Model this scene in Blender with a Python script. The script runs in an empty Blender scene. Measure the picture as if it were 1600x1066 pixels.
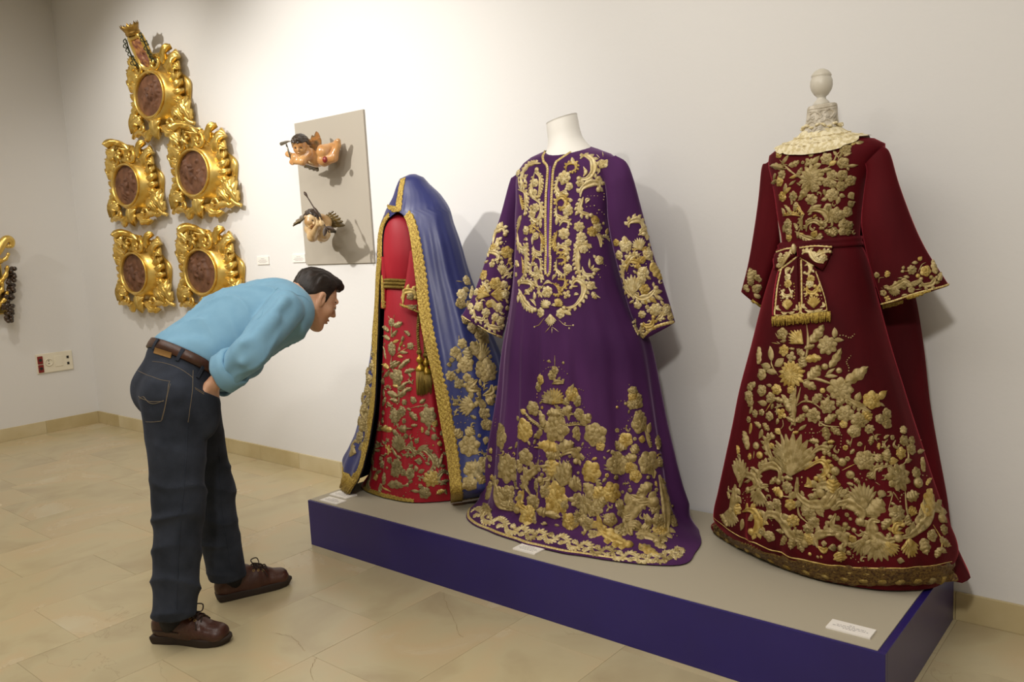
import bpy, bmesh, math, random
import numpy as np
from mathutils import Vector, Matrix
from mathutils.bvhtree import BVHTree
sc = bpy.context.scene
col = sc.collection
pi = math.pi
# ------------------------------------------------------------------ camera
CF = 1302.5562                                   # focal length in pixels of a 1600 wide frame
def _rot(yaw, pitch, roll):
    f = np.array([-math.sin(yaw)*math.cos(pitch), math.cos(yaw)*math.cos(pitch), -math.sin(pitch)])
    r = np.array([math.cos(yaw), math.sin(yaw), 0.0]); u = np.cross(r, f)
    c, s = math.cos(roll), math.sin(roll)
    return c*r + s*u, -s*r + c*u, f
CR, CU, CV = _rot(0.7016, 0.1266, -0.0529)
CC = np.array([7.1066, -3.0030, 1.3775])
cam_data = bpy.data.cameras.new('camera'); cam = bpy.data.objects.new('camera', cam_data); col.objects.link(cam)
cam_data.sensor_width = 36; cam_data.lens = CF/1600*36; cam_data.clip_start = .05
M = Matrix.Identity(4)
for i in range(3):
    M[i][0] = CR[i]; M[i][1] = CU[i]; M[i][2] = -CV[i]; M[i][3] = CC[i]
cam.matrix_world = M
sc.camera = cam
# ------------------------------------------------------------------ light
w = bpy.data.worlds.new('world'); sc.world = w; w.use_nodes = True
w.node_tree.nodes['Background'].inputs[0].default_value = (1.0, .93, .83, 1)
w.node_tree.nodes['Background'].inputs[1].default_value = 0.35
def spot(name, loc, target, power, size, blend=.6, radius=.06, color=(1, .87, .68)):
    d = bpy.data.lights.new(name, 'SPOT'); d.energy = power; d.spot_size = math.radians(size); d.spot_blend = blend
    d.shadow_soft_size = radius; d.color = color
    o = bpy.data.objects.new(name, d); col.objects.link(o); o.location = loc
    o.rotation_euler = (Vector(target)-Vector(loc)).to_track_quat('-Z', 'Y').to_euler()
    return o
def area(name, loc, target, power, sx, sy, color=(1, .9, .75)):
    d = bpy.data.lights.new(name, 'AREA'); d.energy = power; d.shape = 'RECTANGLE'; d.size = sx; d.size_y = sy; d.color = color
    o = bpy.data.objects.new(name, d); col.objects.link(o); o.location = loc
    o.rotation_euler = (Vector(target)-Vector(loc)).to_track_quat('-Z', 'Y').to_euler()
    return o
WARM, NEUT = (1, .955, .885), (1, .965, .92)
spot('track_spot', (6.95, -3.35, 2.85), (5.5, 0, 1.0), 148, 95, .9, .12, WARM)
spot('track_spot', (3.05, -3.0, 3.1), (3.45, 0, 1.75), 370, 60, .95, .05, NEUT)
spot('track_spot', (1.75, -1.45, 3.3), (1.5, 0, 1.6), 80, 100, .9, .04, WARM)
spot('track_spot', (5.0, -3.0, 3.1), (4.6, 0, 2.2), 60, 70, 1, .05, WARM)
spot('track_spot', (0.9, -3.2, 3.1), (0, -.9, 1.3), 60, 80, .9, .05, WARM)
area('ceiling_fill', (4.6, -2.6, 3.40), (4.6, -2.6, 0), 95, 5.0, 2.4, NEUT)  # unseen soft fill added overhead to raise the ambient light
sc.view_settings.view_transform = 'Standard'; sc.view_settings.look = 'None'
sc.view_settings.gamma = 1; sc.view_settings.use_curve_mapping = False
sc.view_settings.exposure = 0.0
sc.cycles.max_bounces = 6; sc.cycles.diffuse_bounces = 4; sc.cycles.glossy_bounces = 3
sc.cycles.use_denoising = True
# ------------------------------------------------------------------ points from the photograph's geometry
def ray(px, py): return CV + CR*((px-800)/CF) + CU*((533-py)/CF)
def onz(px, py, z=0.0):
    d = ray(px, py); return CC + d*((z-CC[2])/d[2])
def ony(px, py, y=0.0):
    d = ray(px, py); return CC + d*((y-CC[1])/d[1])
def onx(px, py, x=0.0):
    d = ray(px, py); return CC + d*((x-CC[0])/d[0])
def vpl(px, py, Q):                               # vertical plane through Q, square to the line of sight
    n = np.array([Q[0]-CC[0], Q[1]-CC[1], 0.0]); d = ray(px, py)
    return CC + d*((np.array([Q[0], Q[1], 0])-CC) @ n)/(d @ n)
def npl(px, py, Q, n):                            # any plane
    d = ray(px, py); n = np.asarray(n, float); return CC + d*((np.asarray(Q, float)-CC) @ n)/(d @ n)
def depth(P): return float((np.asarray(P)-CC) @ CV)
def proj(P):
    d = np.asarray(P, float)-CC; z = d @ CV
    return np.stack([800+CF*(d @ CR)/z, 533-CF*(d @ CU)/z], -1)
# ------------------------------------------------------------------ materials
def hexc(h):
    h = h.lstrip('#'); c = [int(h[i:i+2], 16)/255 for i in (0, 2, 4)]
    return tuple(x/12.92 if x <= .04045 else ((x+.055)/1.055)**2.4 for x in c) + (1,)
def mat(name, base, rough=.6, metal=0., base2=None, nscale=8., ndetail=4., bump=0., bscale=60., sheen=0., sheen_c=None,
        sheen_r=.3, spec=.5, sub=0., coat=0., lo=.35, hi=.65, stretch=None, bkind='noise', aniso=0.):
    m = bpy.data.materials.new(name); m.use_nodes = True
    nt = m.node_tree; b = nt.nodes['Principled BSDF']; L = nt.links.new
    b.inputs['Base Color'].default_value = hexc(base); b.inputs['Roughness'].default_value = rough
    b.inputs['Metallic'].default_value = metal; b.inputs['Specular IOR Level'].default_value = spec
    if sheen:
        b.inputs['Sheen Weight'].default_value = sheen; b.inputs['Sheen Roughness'].default_value = sheen_r
        b.inputs['Sheen Tint'].default_value = hexc(sheen_c or base)
    if sub:
        b.inputs['Subsurface Weight'].default_value = sub; b.inputs['Subsurface Radius'].default_value = (.01, .004, .002)
    if coat: b.inputs['Coat Weight'].default_value = coat; b.inputs['Coat Roughness'].default_value = .15
    if aniso: b.inputs['Anisotropic'].default_value = aniso
    tc = nt.nodes.new('ShaderNodeTexCoord'); src = tc.outputs['Object']
    if stretch:
        mp = nt.nodes.new('ShaderNodeMapping'); mp.inputs['Scale'].default_value = stretch; L(src, mp.inputs[0]); src = mp.outputs[0]
    if base2:
        n = nt.nodes.new('ShaderNodeTexNoise'); n.inputs['Scale'].default_value = nscale; n.inputs['Detail'].default_value = ndetail
        L(src, n.inputs['Vector'])
        r = nt.nodes.new('ShaderNodeValToRGB'); r.color_ramp.elements[0].position = lo; r.color_ramp.elements[1].position = hi
        r.color_ramp.elements[0].color = hexc(base); r.color_ramp.elements[1].color = hexc(base2)
        L(n.outputs['Fac'], r.inputs[0]); L(r.outputs[0], b.inputs['Base Color'])
    if bump:
        if bkind == 'wave':
            n2 = nt.nodes.new('ShaderNodeTexWave'); n2.inputs['Scale'].default_value = bscale; n2.inputs['Distortion'].default_value = 3
        elif bkind == 'voronoi':
            n2 = nt.nodes.new('ShaderNodeTexVoronoi'); n2.inputs['Scale'].default_value = bscale
        else:
            n2 = nt.nodes.new('ShaderNodeTexNoise'); n2.inputs['Scale'].default_value = bscale; n2.inputs['Detail'].default_value = 3
        L(src, n2.inputs['Vector'])
        bp = nt.nodes.new('ShaderNodeBump'); bp.inputs['Strength'].default_value = bump; bp.inputs['Distance'].default_value = .004
        L(n2.outputs[0], bp.inputs['Height']); L(bp.outputs[0], b.inputs['Normal'])
    return m
# ------------------------------------------------------------------ objects
def mesh_obj(name, V, Fc, m=None, parent=None, smooth=True, base=None):
    V = np.asarray(V, dtype=np.float32).reshape(-1, 3)
    if parent is not None and base is None: base = parent.get('_b')
    if base is not None: V = V - np.asarray(base, dtype=np.float32)
    me = bpy.data.meshes.new(name)
    if isinstance(Fc, np.ndarray) and Fc.ndim == 2:
        nf, k = Fc.shape
        me.vertices.add(len(V)); me.vertices.foreach_set('co', V.ravel())
        me.loops.add(nf*k); me.loops.foreach_set('vertex_index', np.ascontiguousarray(Fc, dtype=np.int32).ravel())
        me.polygons.add(nf); me.polygons.foreach_set('loop_start', np.arange(0, nf*k, k, dtype=np.int32))
        me.polygons.foreach_set('loop_total', np.full(nf, k, dtype=np.int32))
        me.update(calc_edges=True); me.validate()
    else:
        me.from_pydata(V.tolist(), [], [tuple(int(i) for i in q) for q in Fc]); me.update()
    if smooth: me.polygons.foreach_set('use_smooth', [True]*len(me.polygons))
    if m is not None:
        for mm in (m if isinstance(m, (list, tuple)) else [m]): me.materials.append(mm)
    o = bpy.data.objects.new(name, me); col.objects.link(o)
    if parent is not None: o.parent = parent
    elif base is not None: o.location = [float(x) for x in base]
    return o
def tag(o, label=None, cat=None, group=None, kind=None):
    if label: o['label'] = label
    if cat: o['category'] = cat
    if group: o['group'] = group
    if kind: o['kind'] = kind
    return o
def root(name, loc, label, cat, group=None):      # Empty at a thing's base; its children are given in world coordinates
    o = bpy.data.objects.new(name, None); col.objects.link(o); o.location = [float(x) for x in loc]
    o.empty_display_size = .05; o['_b'] = [float(x) for x in loc]
    return tag(o, label, cat, group)
def sub_of(o):                                    # lets a part carry sub-parts: same local frame as its thing
    o['_b'] = list(o.parent['_b']) if o.parent else [0., 0., 0.]
    return o
def clean():
    for o in bpy.data.objects:
        if '_b' in o: del o['_b']
class MB:                                         # collects pieces into one mesh
    def __init__(s): s.V = []; s.F = []; s.n = 0
    def add(s, V, Fc):
        V = np.asarray(V, float).reshape(-1, 3); s.V.append(V)
        s.F += [tuple(int(i)+s.n for i in q) for q in Fc]; s.n += len(V); return s
    def build(s, name, m, parent=None, smooth=True, base=None):
        return mesh_obj(name, np.concatenate(s.V), s.F, m, parent, smooth, base)
def box(x0, x1, y0, y1, z0, z1, bev=0.0):
    bm = bmesh.new(); bmesh.ops.create_cube(bm, size=1)
    for v in bm.verts:
        v.co = Vector(((x0+x1)/2+v.co.x*(x1-x0), (y0+y1)/2+v.co.y*(y1-y0), (z0+z1)/2+v.co.z*(z1-z0)))
    if bev: bmesh.ops.bevel(bm, geom=bm.edges[:], offset=bev, segments=2, affect='EDGES', profile=.5)
    bm.verts.index_update(); V = [tuple(v.co) for v in bm.verts]; Fc = [[v.index for v in f.verts] for f in bm.faces]; bm.free()
    return V, Fc
def grid_faces(nu, nv, cu=False, cv=False):       # rows u, columns v
    Fc = []
    for i in range(nu if cu else nu-1):
        for j in range(nv if cv else nv-1):
            a = i*nv+j; b = i*nv+(j+1) % nv; c = ((i+1) % nu)*nv+(j+1) % nv; d = ((i+1) % nu)*nv+j
            Fc.append((a, b, c, d))
    return Fc
def crom(P, n, closed=False):                     # Catmull-Rom through points
    P = np.asarray(P, float)
    if len(P) == 2: return P[0]+(P[1]-P[0])*np.linspace(0, 1, n)[:, None]
    if closed: Q = np.concatenate([P[-1:], P, P[:2]]); m = len(P)
    else: Q = np.concatenate([2*P[:1]-P[1:2], P, 2*P[-1:]-P[-2:-1]]); m = len(P)-1
    t = np.linspace(0, m, n, endpoint=not closed); i = np.minimum(t.astype(int), m-1); f = (t-i)[:, None]
    a, b, c, d = Q[i], Q[i+1], Q[i+2], Q[i+3]
    return .5*(2*b+(c-a)*f+(2*a-5*b+4*c-d)*f*f+(3*b-a-3*c+d)*f**3)
def tube(P, r, k=8, closed=False, up=(0, 0, 1), caps=True, flat=1.0):
    P = np.asarray(P, float); n = len(P); r = np.broadcast_to(np.asarray(r, float), (n,))
    T = np.gradient(P, axis=0) if not closed else np.roll(P, -1, 0)-np.roll(P, 1, 0)
    T /= np.linalg.norm(T, axis=1)[:, None]+1e-12
    up = np.asarray(up, float)
    N = np.zeros_like(P); prev = up if abs(T[0] @ up) < .95*np.linalg.norm(up) else np.array([1., .3, 0])
    for i in range(n):
        x = prev-T[i]*(prev @ T[i]); x /= np.linalg.norm(x)+1e-12; N[i] = x; prev = x
    B = np.cross(T, N); a = np.linspace(0, 2*pi, k, endpoint=False)
    V = P[:, None, :]+r[:, None, None]*(np.cos(a)[None, :, None]*N[:, None, :]*flat+np.sin(a)[None, :, None]*B[:, None, :])
    Fc = grid_faces(n, k, cu=closed, cv=True)
    if caps and not closed: Fc += [tuple(range(k))[::-1], tuple((n-1)*k+i for i in range(k))]
    return V.reshape(-1, 3), Fc
def lathe(prof, c, k=24, ax=None):                # prof: (r, z) pairs about the vertical through c
    a = np.linspace(0, 2*pi, k, endpoint=False); prof = np.asarray(prof, float)
    V = np.stack([prof[:, 0:1]*np.cos(a), prof[:, 0:1]*np.sin(a), np.repeat(prof[:, 1:2], k, 1)], -1).reshape(-1, 3)
    n = len(prof); Fc = grid_faces(n, k, cv=True)+[tuple(range(k))[::-1], tuple((n-1)*k+i for i in range(k))]
    if ax is not None:
        z = np.asarray(ax, float); z = z/np.linalg.norm(z); x = np.cross([0, 1, .2], z); x /= np.linalg.norm(x); y = np.cross(z, x)
        V = V[:, :1]*x+V[:, 1:2]*y+V[:, 2:]*z
    return V+np.asarray(c, float), Fc
def sphere(c, r, k=8, n=6):
    r = np.broadcast_to(np.asarray(r, float), (3,)); th = np.linspace(0, pi, n+1)
    a = np.linspace(0, 2*pi, k, endpoint=False)
    V = [[0, 0, 1]]+[[math.sin(t)*math.cos(x), math.sin(t)*math.sin(x), math.cos(t)] for t in th[1:-1] for x in a]+[[0, 0, -1]]
    Fc = [(0, 1+j, 1+(j+1) % k) for j in range(k)]
    for i in range(n-2):
        for j in range(k): Fc.append((1+i*k+j, 1+(i+1)*k+j, 1+(i+1)*k+(j+1) % k, 1+i*k+(j+1) % k))
    l = 1+(n-1)*k; Fc += [(l, 1+(n-2)*k+(j+1) % k, 1+(n-2)*k+j) for j in range(k)]
    return np.array(V)*r+np.asarray(c, float), Fc
# ------------------------------------------------------------------ sculpting: signed distance fields turned into one surface
def unit(v): v = np.asarray(v, float); return v/np.linalg.norm(v)
def s_ell(p, c, r, R=None):
    q = p-np.asarray(c, np.float32); r = np.broadcast_to(np.asarray(r, np.float32), (3,))
    if R is not None: q = q @ np.asarray(R, np.float32).T   # rows of R are the local axes
    k0 = np.sqrt(((q/r)**2).sum(1)); k1 = np.sqrt(((q/(r*r))**2).sum(1))+1e-9
    return k0*(k0-1)/k1
def s_cap(p, a, b, ra, rb, side=None, rs=None, rs2=None):   # tapered capsule; with side: elliptical, half-width rs..rs2 along side
    a = np.asarray(a, np.float32); b = np.asarray(b, np.float32); ab = b-a
    q = p-a; t = np.clip((q @ ab)/(ab @ ab), 0, 1)
    d = q-t[:, None]*ab; r = ra+(rb-ra)*t
    if side is None: return np.sqrt((d*d).sum(1))-r
    s = np.asarray(side, np.float32); s = s-ab*(s @ ab)/(ab @ ab); s /= np.linalg.norm(s)
    ds = d @ s; do2 = np.maximum((d*d).sum(1)-ds*ds, 0); w = rs+((rs if rs2 is None else rs2)-rs)*t
    k = np.sqrt(do2/(r*r)+ds*ds/(w*w)); return (k-1)*np.minimum(r, w)
def smin(a, b, k):
    h = np.clip(.5+.5*(b-a)/k, 0, 1); return b*(1-h)+a*h-k*h*(1-h)
def smax(a, b, k): return -smin(-a, -b, k)
def s_plane(p, c, n): return (p-np.asarray(c, np.float32)) @ np.asarray(unit(n), np.float32)
def snet(f, lo, hi, h):                           # surface nets
    lo = np.asarray(lo, float); hi = np.asarray(hi, float); n = np.maximum(np.ceil((hi-lo)/h).astype(int)+1, 3)
    ax = [lo[i]+h*np.arange(n[i]) for i in range(3)]
    Vv = np.empty(n, np.float32)
    for i0 in range(0, n[0], 24):
        xs = ax[0][i0:i0+24]; g = np.stack(np.meshgrid(xs, ax[1], ax[2], indexing='ij'), -1).reshape(-1, 3).astype(np.float32)
        Vv[i0:i0+24] = f(g).reshape(len(xs), n[1], n[2])
    S = Vv < 0
    c = [S[a:n[0]-1+a, b:n[1]-1+b, d:n[2]-1+d] for a in (0, 1) for b in (0, 1) for d in (0, 1)]
    tot = sum(x.astype(np.int8) for x in c); mask = (tot > 0) & (tot < 8)
    I = np.argwhere(mask); idx = np.full(mask.shape, -1, np.int64); idx[mask] = np.arange(len(I))
    acc = np.zeros((len(I), 3)); cnt = np.zeros(len(I))
    cor = [(a, b, d) for a in (0, 1) for b in (0, 1) for d in (0, 1)]
    vals = {o: Vv[I[:, 0]+o[0], I[:, 1]+o[1], I[:, 2]+o[2]] for o in cor}
    for o in cor:
        for k in range(3):
            if o[k]: continue
            o2 = list(o); o2[k] = 1; o2 = tuple(o2); v0, v1 = vals[o], vals[o2]; m = (v0 < 0) != (v1 < 0)
            t = np.where(m, v0/np.where(m, v0-v1, 1), 0); p = np.array(o, float)[None]+0*I; p[:, k] += t
            acc += p*m[:, None]; cnt += m
    P = lo+(I+acc/cnt[:, None])*h
    Q = []
    for k in range(3):
        s0 = [slice(None)]*3; s1 = [slice(None)]*3; s0[k] = slice(0, -1); s1[k] = slice(1, None)
        E = np.argwhere(S[tuple(s0)] != S[tuple(s1)]); u, v = (k+1) % 3, (k+2) % 3
        ok = (E[:, u] > 0) & (E[:, v] > 0) & (E[:, u] < n[u]-1) & (E[:, v] < n[v]-1); E = E[ok]
        def at(du, dv):
            e = E.copy(); e[:, u] -= du; e[:, v] -= dv; return idx[e[:, 0], e[:, 1], e[:, 2]]
        q = np.stack([at(1, 1), at(0, 1), at(0, 0), at(1, 0)], 1)
        flip = ~S[tuple(E.T)]
        q[flip] = q[flip][:, ::-1]; Q.append(q)
    return P, np.concatenate(Q).astype(np.int32)
def hash_noise(p, s, seed=0):                     # smooth pseudo noise from a few sines
    r = np.random.RandomState(seed); o = 0
    for _ in range(5):
        k = r.normal(size=3)*s; o = o+np.sin(p @ k.astype(np.float32)+r.uniform(0, 6.28))
    return o/5
# ------------------------------------------------------------------ the room
m_wall = mat('wall_plaster', '#e1dfdc', rough=.85, spec=.25, bump=.12, bscale=55)
m_ceil = mat('ceiling_white', '#e9e5dd', rough=.9, spec=.2)
def stone_mat():
    m = mat('marble_tile', '#cfc0a2', rough=.22, spec=.45)
    nt = m.node_tree; L = nt.links.new; b = nt.nodes['Principled BSDF']
    tc = nt.nodes.new('ShaderNodeTexCoord'); oi = nt.nodes.new('ShaderNodeObjectInfo')
    ad = nt.nodes.new('ShaderNodeVectorMath'); ad.operation = 'ADD'
    sc_ = nt.nodes.new('ShaderNodeVectorMath'); sc_.operation = 'SCALE'; sc_.inputs[3].default_value = 37
    cb = nt.nodes.new('ShaderNodeCombineXYZ'); L(oi.outputs['Random'], cb.inputs[0]); L(oi.outputs['Random'], cb.inputs[1])
    L(cb.outputs[0], sc_.inputs[0]); L(tc.outputs['Object'], ad.inputs[0]); L(sc_.outputs[0], ad.inputs[1])
    n1 = nt.nodes.new('ShaderNodeTexNoise'); n1.inputs['Scale'].default_value = 2.2; n1.inputs['Detail'].default_value = 4; n1.inputs['Distortion'].default_value = .5
    L(ad.outputs[0], n1.inputs['Vector'])
    r = nt.nodes.new('ShaderNodeValToRGB'); e = r.color_ramp.elements
    e[0].position = .30; e[0].color = hexc('#b3a27f'); e[1].position = .72; e[1].color = hexc('#cbbf9f')
    x = e.new(.48); x.color = hexc('#c2b48f'); x = e.new(.6); x.color = hexc('#c6b28c')
    L(n1.outputs[0], r.inputs[0])
    # thin fissures
    n2 = nt.nodes.new('ShaderNodeTexNoise'); n2.inputs['Scale'].default_value = 3.1; n2.inputs['Detail'].default_value = 8; n2.inputs['Distortion'].default_value = .6
    L(ad.outputs[0], n2.inputs['Vector'])
    ab = nt.nodes.new('ShaderNodeMath'); ab.operation = 'SUBTRACT'; ab.inputs[1].default_value = .5; L(n2.outputs[0], ab.inputs[0])
    a2 = nt.nodes.new('ShaderNodeMath'); a2.operation = 'ABSOLUTE'; L(ab.outputs[0], a2.inputs[0])
    lt = nt.nodes.new('ShaderNodeMapRange'); lt.inputs[1].default_value = 0; lt.inputs[2].default_value = .006; lt.inputs[3].default_value = .28; lt.inputs[4].default_value = 0
    L(a2.outputs[0], lt.inputs[0])
    n3 = nt.nodes.new('ShaderNodeTexNoise'); n3.inputs['Scale'].default_value = 1.3; L(ad.outputs[0], n3.inputs['Vector'])
    gt = nt.nodes.new('ShaderNodeMapRange'); gt.inputs[1].default_value = .55; gt.inputs[2].default_value = .66; L(n3.outputs[0], gt.inputs[0])
    mu = nt.nodes.new('ShaderNodeMath'); mu.operation = 'MULTIPLY'; L(lt.outputs[0], mu.inputs[0]); L(gt.outputs[0], mu.inputs[1])
    mx = nt.nodes.new('ShaderNodeMix'); mx.data_type = 'RGBA'; L(mu.outputs[0], mx.inputs[0]); L(r.outputs[0], mx.inputs[6]); mx.inputs[7].default_value = hexc('#7d6a49')
    # each slab has its own tone
    hv = nt.nodes.new('ShaderNodeHueSaturation'); mr = nt.nodes.new('ShaderNodeMapRange'); mr.inputs[3].default_value = .91; mr.inputs[4].default_value = .97
    L(oi.outputs['Random'], mr.inputs[0]); L(mr.outputs[0], hv.inputs['Value']); L(mx.outputs[2], hv.inputs['Color'])
    L(hv.outputs[0], b.inputs['Base Color'])
    # polish wear
    rr = nt.nodes.new('ShaderNodeMapRange'); rr.inputs[3].default_value = .16; rr.inputs[4].default_value = .34; L(n1.outputs[0], rr.inputs[0]); L(rr.outputs[0], b.inputs['Roughness'])
    return m
m_stone = stone_mat()
m_grout = mat('grout', '#8d7d5d', rough=.9)
RX, RY, RZ = 9.6, -6.2, 3.42
tag(mesh_obj('wall_back', *box(-.15, RX, 0, .15, 0, RZ), m_wall, smooth=False), kind='structure')
tag(mesh_obj('wall_left', *box(-.15, 0, RY, 0, 0, RZ), m_wall, smooth=False), kind='structure')
tag(mesh_obj('wall_right', *box(RX, RX+.15, RY, .15, 0, RZ), m_wall, smooth=False), kind='structure')
tag(mesh_obj('wall_front', *box(-.15, RX+.15, RY-.15, RY, 0, RZ), m_wall, smooth=False), kind='structure')
tag(mesh_obj('ceiling', *box(-.15, RX+.15, RY-.15, .15, RZ, RZ+.12), m_ceil, smooth=False), kind='structure')
floor = tag(mesh_obj('floor', *box(-.15, RX+.15, RY-.15, .15, -.1, -.0015), m_grout, smooth=False), kind='structure')
floor['_b'] = [0, 0, 0]
rnd = random.Random(5)
TW, TL, g = .4167, .61, .0005
known = {6: -1.455, 8: -1.435, 9: -1.848, 10: -2.058, 12: -1.435, 7: -1.74, 11: -1.75}
tile_me = {}
for i in range(-1, 23):
    x0 = 3.578-8*TW-.2445+i*TW; off = known.get(i, -rnd.uniform(0, .61)) % TL
    x0 = 2.742+(i-7)*TW
    for j in range(-1, 10):
        y1 = -j*TL+off; y0 = y1-TL; y1 = min(y1, 0)
        xa, xb = max(x0, 0), min(x0+TW, RX)
        if y1-y0 < .02 or xb-xa < .02 or y0 < RY: continue
        if xb < 1.2 and y0 < -3.2: continue
        key = (round(xb-xa, 4), round(y1-y0, 4))
        if key not in tile_me:
            V, Fc = box(0, key[0]-2*g, 0, key[1]-2*g, -.006, 0, .0005); t = mesh_obj('tile', V, Fc, m_stone, floor, smooth=False, base=(0, 0, 0)); tile_me[key] = t.data
        else:
            t = bpy.data.objects.new('tile', tile_me[key]); col.objects.link(t); t.parent = floor
        t.location = (xa+g, y0+g, rnd.uniform(-.0002, .0001))
m_crack = mat('floor_crack', '#857048', rough=.9)
for q in (((430, 990), (455, 995), (470, 1010), (476, 1018)), ((495, 1027), (488, 1040), (485, 1050), (490, 1062)), ((694, 925), (698, 945), (710, 970), (716, 988), (724, 997))):
    c_ = np.array([onz(*p, z=.0004) for p in q]); c_ = crom(c_, 20)+np.array([[rnd.uniform(-.004, .004), rnd.uniform(-.004, .004), 0] for _ in range(20)]); t_ = np.gradient(c_, axis=0); n_ = np.stack([-t_[:, 1], t_[:, 0], 0*t_[:, 0]], 1); n_ /= np.linalg.norm(n_, axis=1)[:, None]; w_ = np.array([rnd.uniform(.0003, .0009) for _ in range(20)])[:, None]
    mesh_obj('crack', np.concatenate([c_-n_*w_, c_+n_*w_]), [(i, i+1, 21+i, 20+i) for i in range(19)], m_crack, floor, smooth=False)
m_skirt = mat('skirting_stone', '#c9b98f', rough=.35, base2='#b9a679', nscale=5, lo=.3, hi=.7)
m_skirt2 = mat('skirting_stone', '#c0ae82', rough=.35, base2='#d2c4a0', nscale=4, lo=.3, hi=.7)
BH = .0985
def skirting(name, segs, axis):
    r = bpy.data.objects.new(name, None); col.objects.link(r); tag(r, kind='structure'); r['_b'] = [0, 0, 0]
    for k, (a, b) in enumerate(segs):
        V, Fc = box(a+.0006, b-.0006, -.012, 0, 0, BH, .0015) if axis == 'x' else box(0, .012, a+.0006, b-.0006, 0, BH, .0015)
        mesh_obj('stone', V, Fc, [m_skirt, m_skirt2][k % 2 if k % 5 else 0], r, smooth=False)
js = [.0, .378]+[.378+.4037*k for k in range(1, 5)]+[2.373, 2.791]+[2.791+.41*k for k in range(1, 9)]+[6.485]+[6.485+.61*k for k in range(1, 5)]
js = sorted(set(round(x, 3) for x in js if x < RX)); js = [x for i, x in enumerate(js) if i == 0 or x-js[i-1] > .08]+[RX]
skirting('baseboard_back', list(zip(js[:-1], js[1:])), 'x')
ys = [RY]+[-.012-.41*k for k in range(14, -1, -1)]
skirting('baseboard_left', list(zip(ys[:-1], ys[1:])), 'y')
# socket plate low on the left wall
m_ivory = mat('ivory_plastic', '#e6dec8', rough=.45)
m_redp = mat('red_plastic', '#7c1712', rough=.4)
m_dark = mat('black_plastic', '#1d1a14', rough=.5)
def pill(y, z, r, x0, x1, k=16): # short cylinder standing out of the left wall
    a = np.linspace(0, 2*pi, k, endpoint=False)
    V = [(x, y+r*math.cos(t), z+r*math.sin(t)) for x in (x0, x1) for t in a]
    return V, grid_faces(2, k, cv=True)+[tuple(range(k)), tuple(k+i for i in range(k))]
sp = root('socket_plate', (0, -.30, .556), 'ivory wall socket plate with two red outlets, low on the left wall', 'socket')
mesh_obj('plate', *box(.0, .012, -.438, -.162, .480, .636, .004), m_ivory, sp, smooth=False)
for z in (.520, .588):
    t = sub_of(mesh_obj('red_outlet', *box(.010, .018, -.428, -.388, z-.032, z+.030, .003), m_redp, sp, smooth=False)); tag(t, 'red outlet insert')
    mesh_obj('outlet_hole', *pill(-.408, z, .012, .0175, .0195), m_dark, t, smooth=False)
mesh_obj('outlet_ring', *tube([(.015, -.345+.028*math.cos(a), .563+.028*math.sin(a)) for a in np.linspace(0, 2*pi, 20, endpoint=False)], .004, 6, closed=True, up=(1, 0, 0)), m_ivory, sp)
for dz in (-.011, .011): mesh_obj('pin_hole', *pill(-.345, .563+dz, .004, .012, .0135, 10), m_dark, sp)
mesh_obj('cover_flap', *box(.010, .016, -.300, -.240, .520, .605, .002), m_ivory, sp, smooth=False)
for z in (.535, .585): mesh_obj('data_port', *box(.010, .015, -.208, -.191, z-.011, z+.010, .001), m_dark, sp, smooth=False)
# grey board on the wall behind the two carved cherubs
m_board = mat('board_paint', '#aca496', rough=.7, spec=.3, bump=.03, bscale=200)
m_edge = mat('board_edge', '#d8d2c4', rough=.7)
bd = root('display_board', (3.33, 0, 1.267), 'warm grey upright display board fixed to the white wall behind two carved cherubs', 'board')
mesh_obj('panel', *box(3.030, 3.634, -.012, -.001, 1.267, 2.076, .001), m_board, bd, smooth=False)
mesh_obj('batten', *box(3.06, 3.60, -.002, 0, 1.30, 1.33), m_edge, bd, smooth=False)
# ------------------------------------------------------------------ the plinth
PX0, PX1, PY0, PY1, PH = 3.949, 6.480, -.786, -.014, .214
m_blue = mat('plinth_blue', '#281e60', rough=.30, spec=.45, base2='#2a2068', nscale=3, bump=.03, bscale=90)
m_top = mat('plinth_grey', '#b0a793', rough=.7, spec=.3, bump=.02, bscale=120)
pl = root('display_plinth', ((PX0+PX1)/2, (PY0+PY1)/2, 0), 'long low dark blue plinth with a grey top, along the wall under three robes', 'plinth')
mesh_obj('front_panel', *box(PX0, PX1, PY0, PY0+.018, 0, PH-.001, .0012), m_blue, pl, smooth=False)
mesh_obj('end_panel', *box(PX1-.018, PX1, PY0+.018, PY1, 0, PH-.001, .0012), m_blue, pl, smooth=False)
mesh_obj('end_panel', *box(PX0, PX0+.018, PY0+.018, PY1, 0, PH-.001, .0012), m_blue, pl, smooth=False)
mesh_obj('back_panel', *box(PX0+.018, PX1-.018, PY1-.018, PY1, 0, PH-.001), m_blue, pl, smooth=False)
mesh_obj('deck', *box(PX0+.018, PX1-.018, PY0+.018, PY1-.018, PH-.022, PH-.002), m_blue, pl, smooth=False)
tag(mesh_obj('top_sheet', *box(PX0+.004, PX1-.022, PY0+.009, PY1-.002, PH-.0022, PH+.0016, .0006), m_top, pl, smooth=False), 'grey top sheet')
PT = PH+.0016
m_card = mat('card_white', '#efeae2', rough=.6)
m_ink = mat('printed_ink', '#8a8488', rough=.8)
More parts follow.
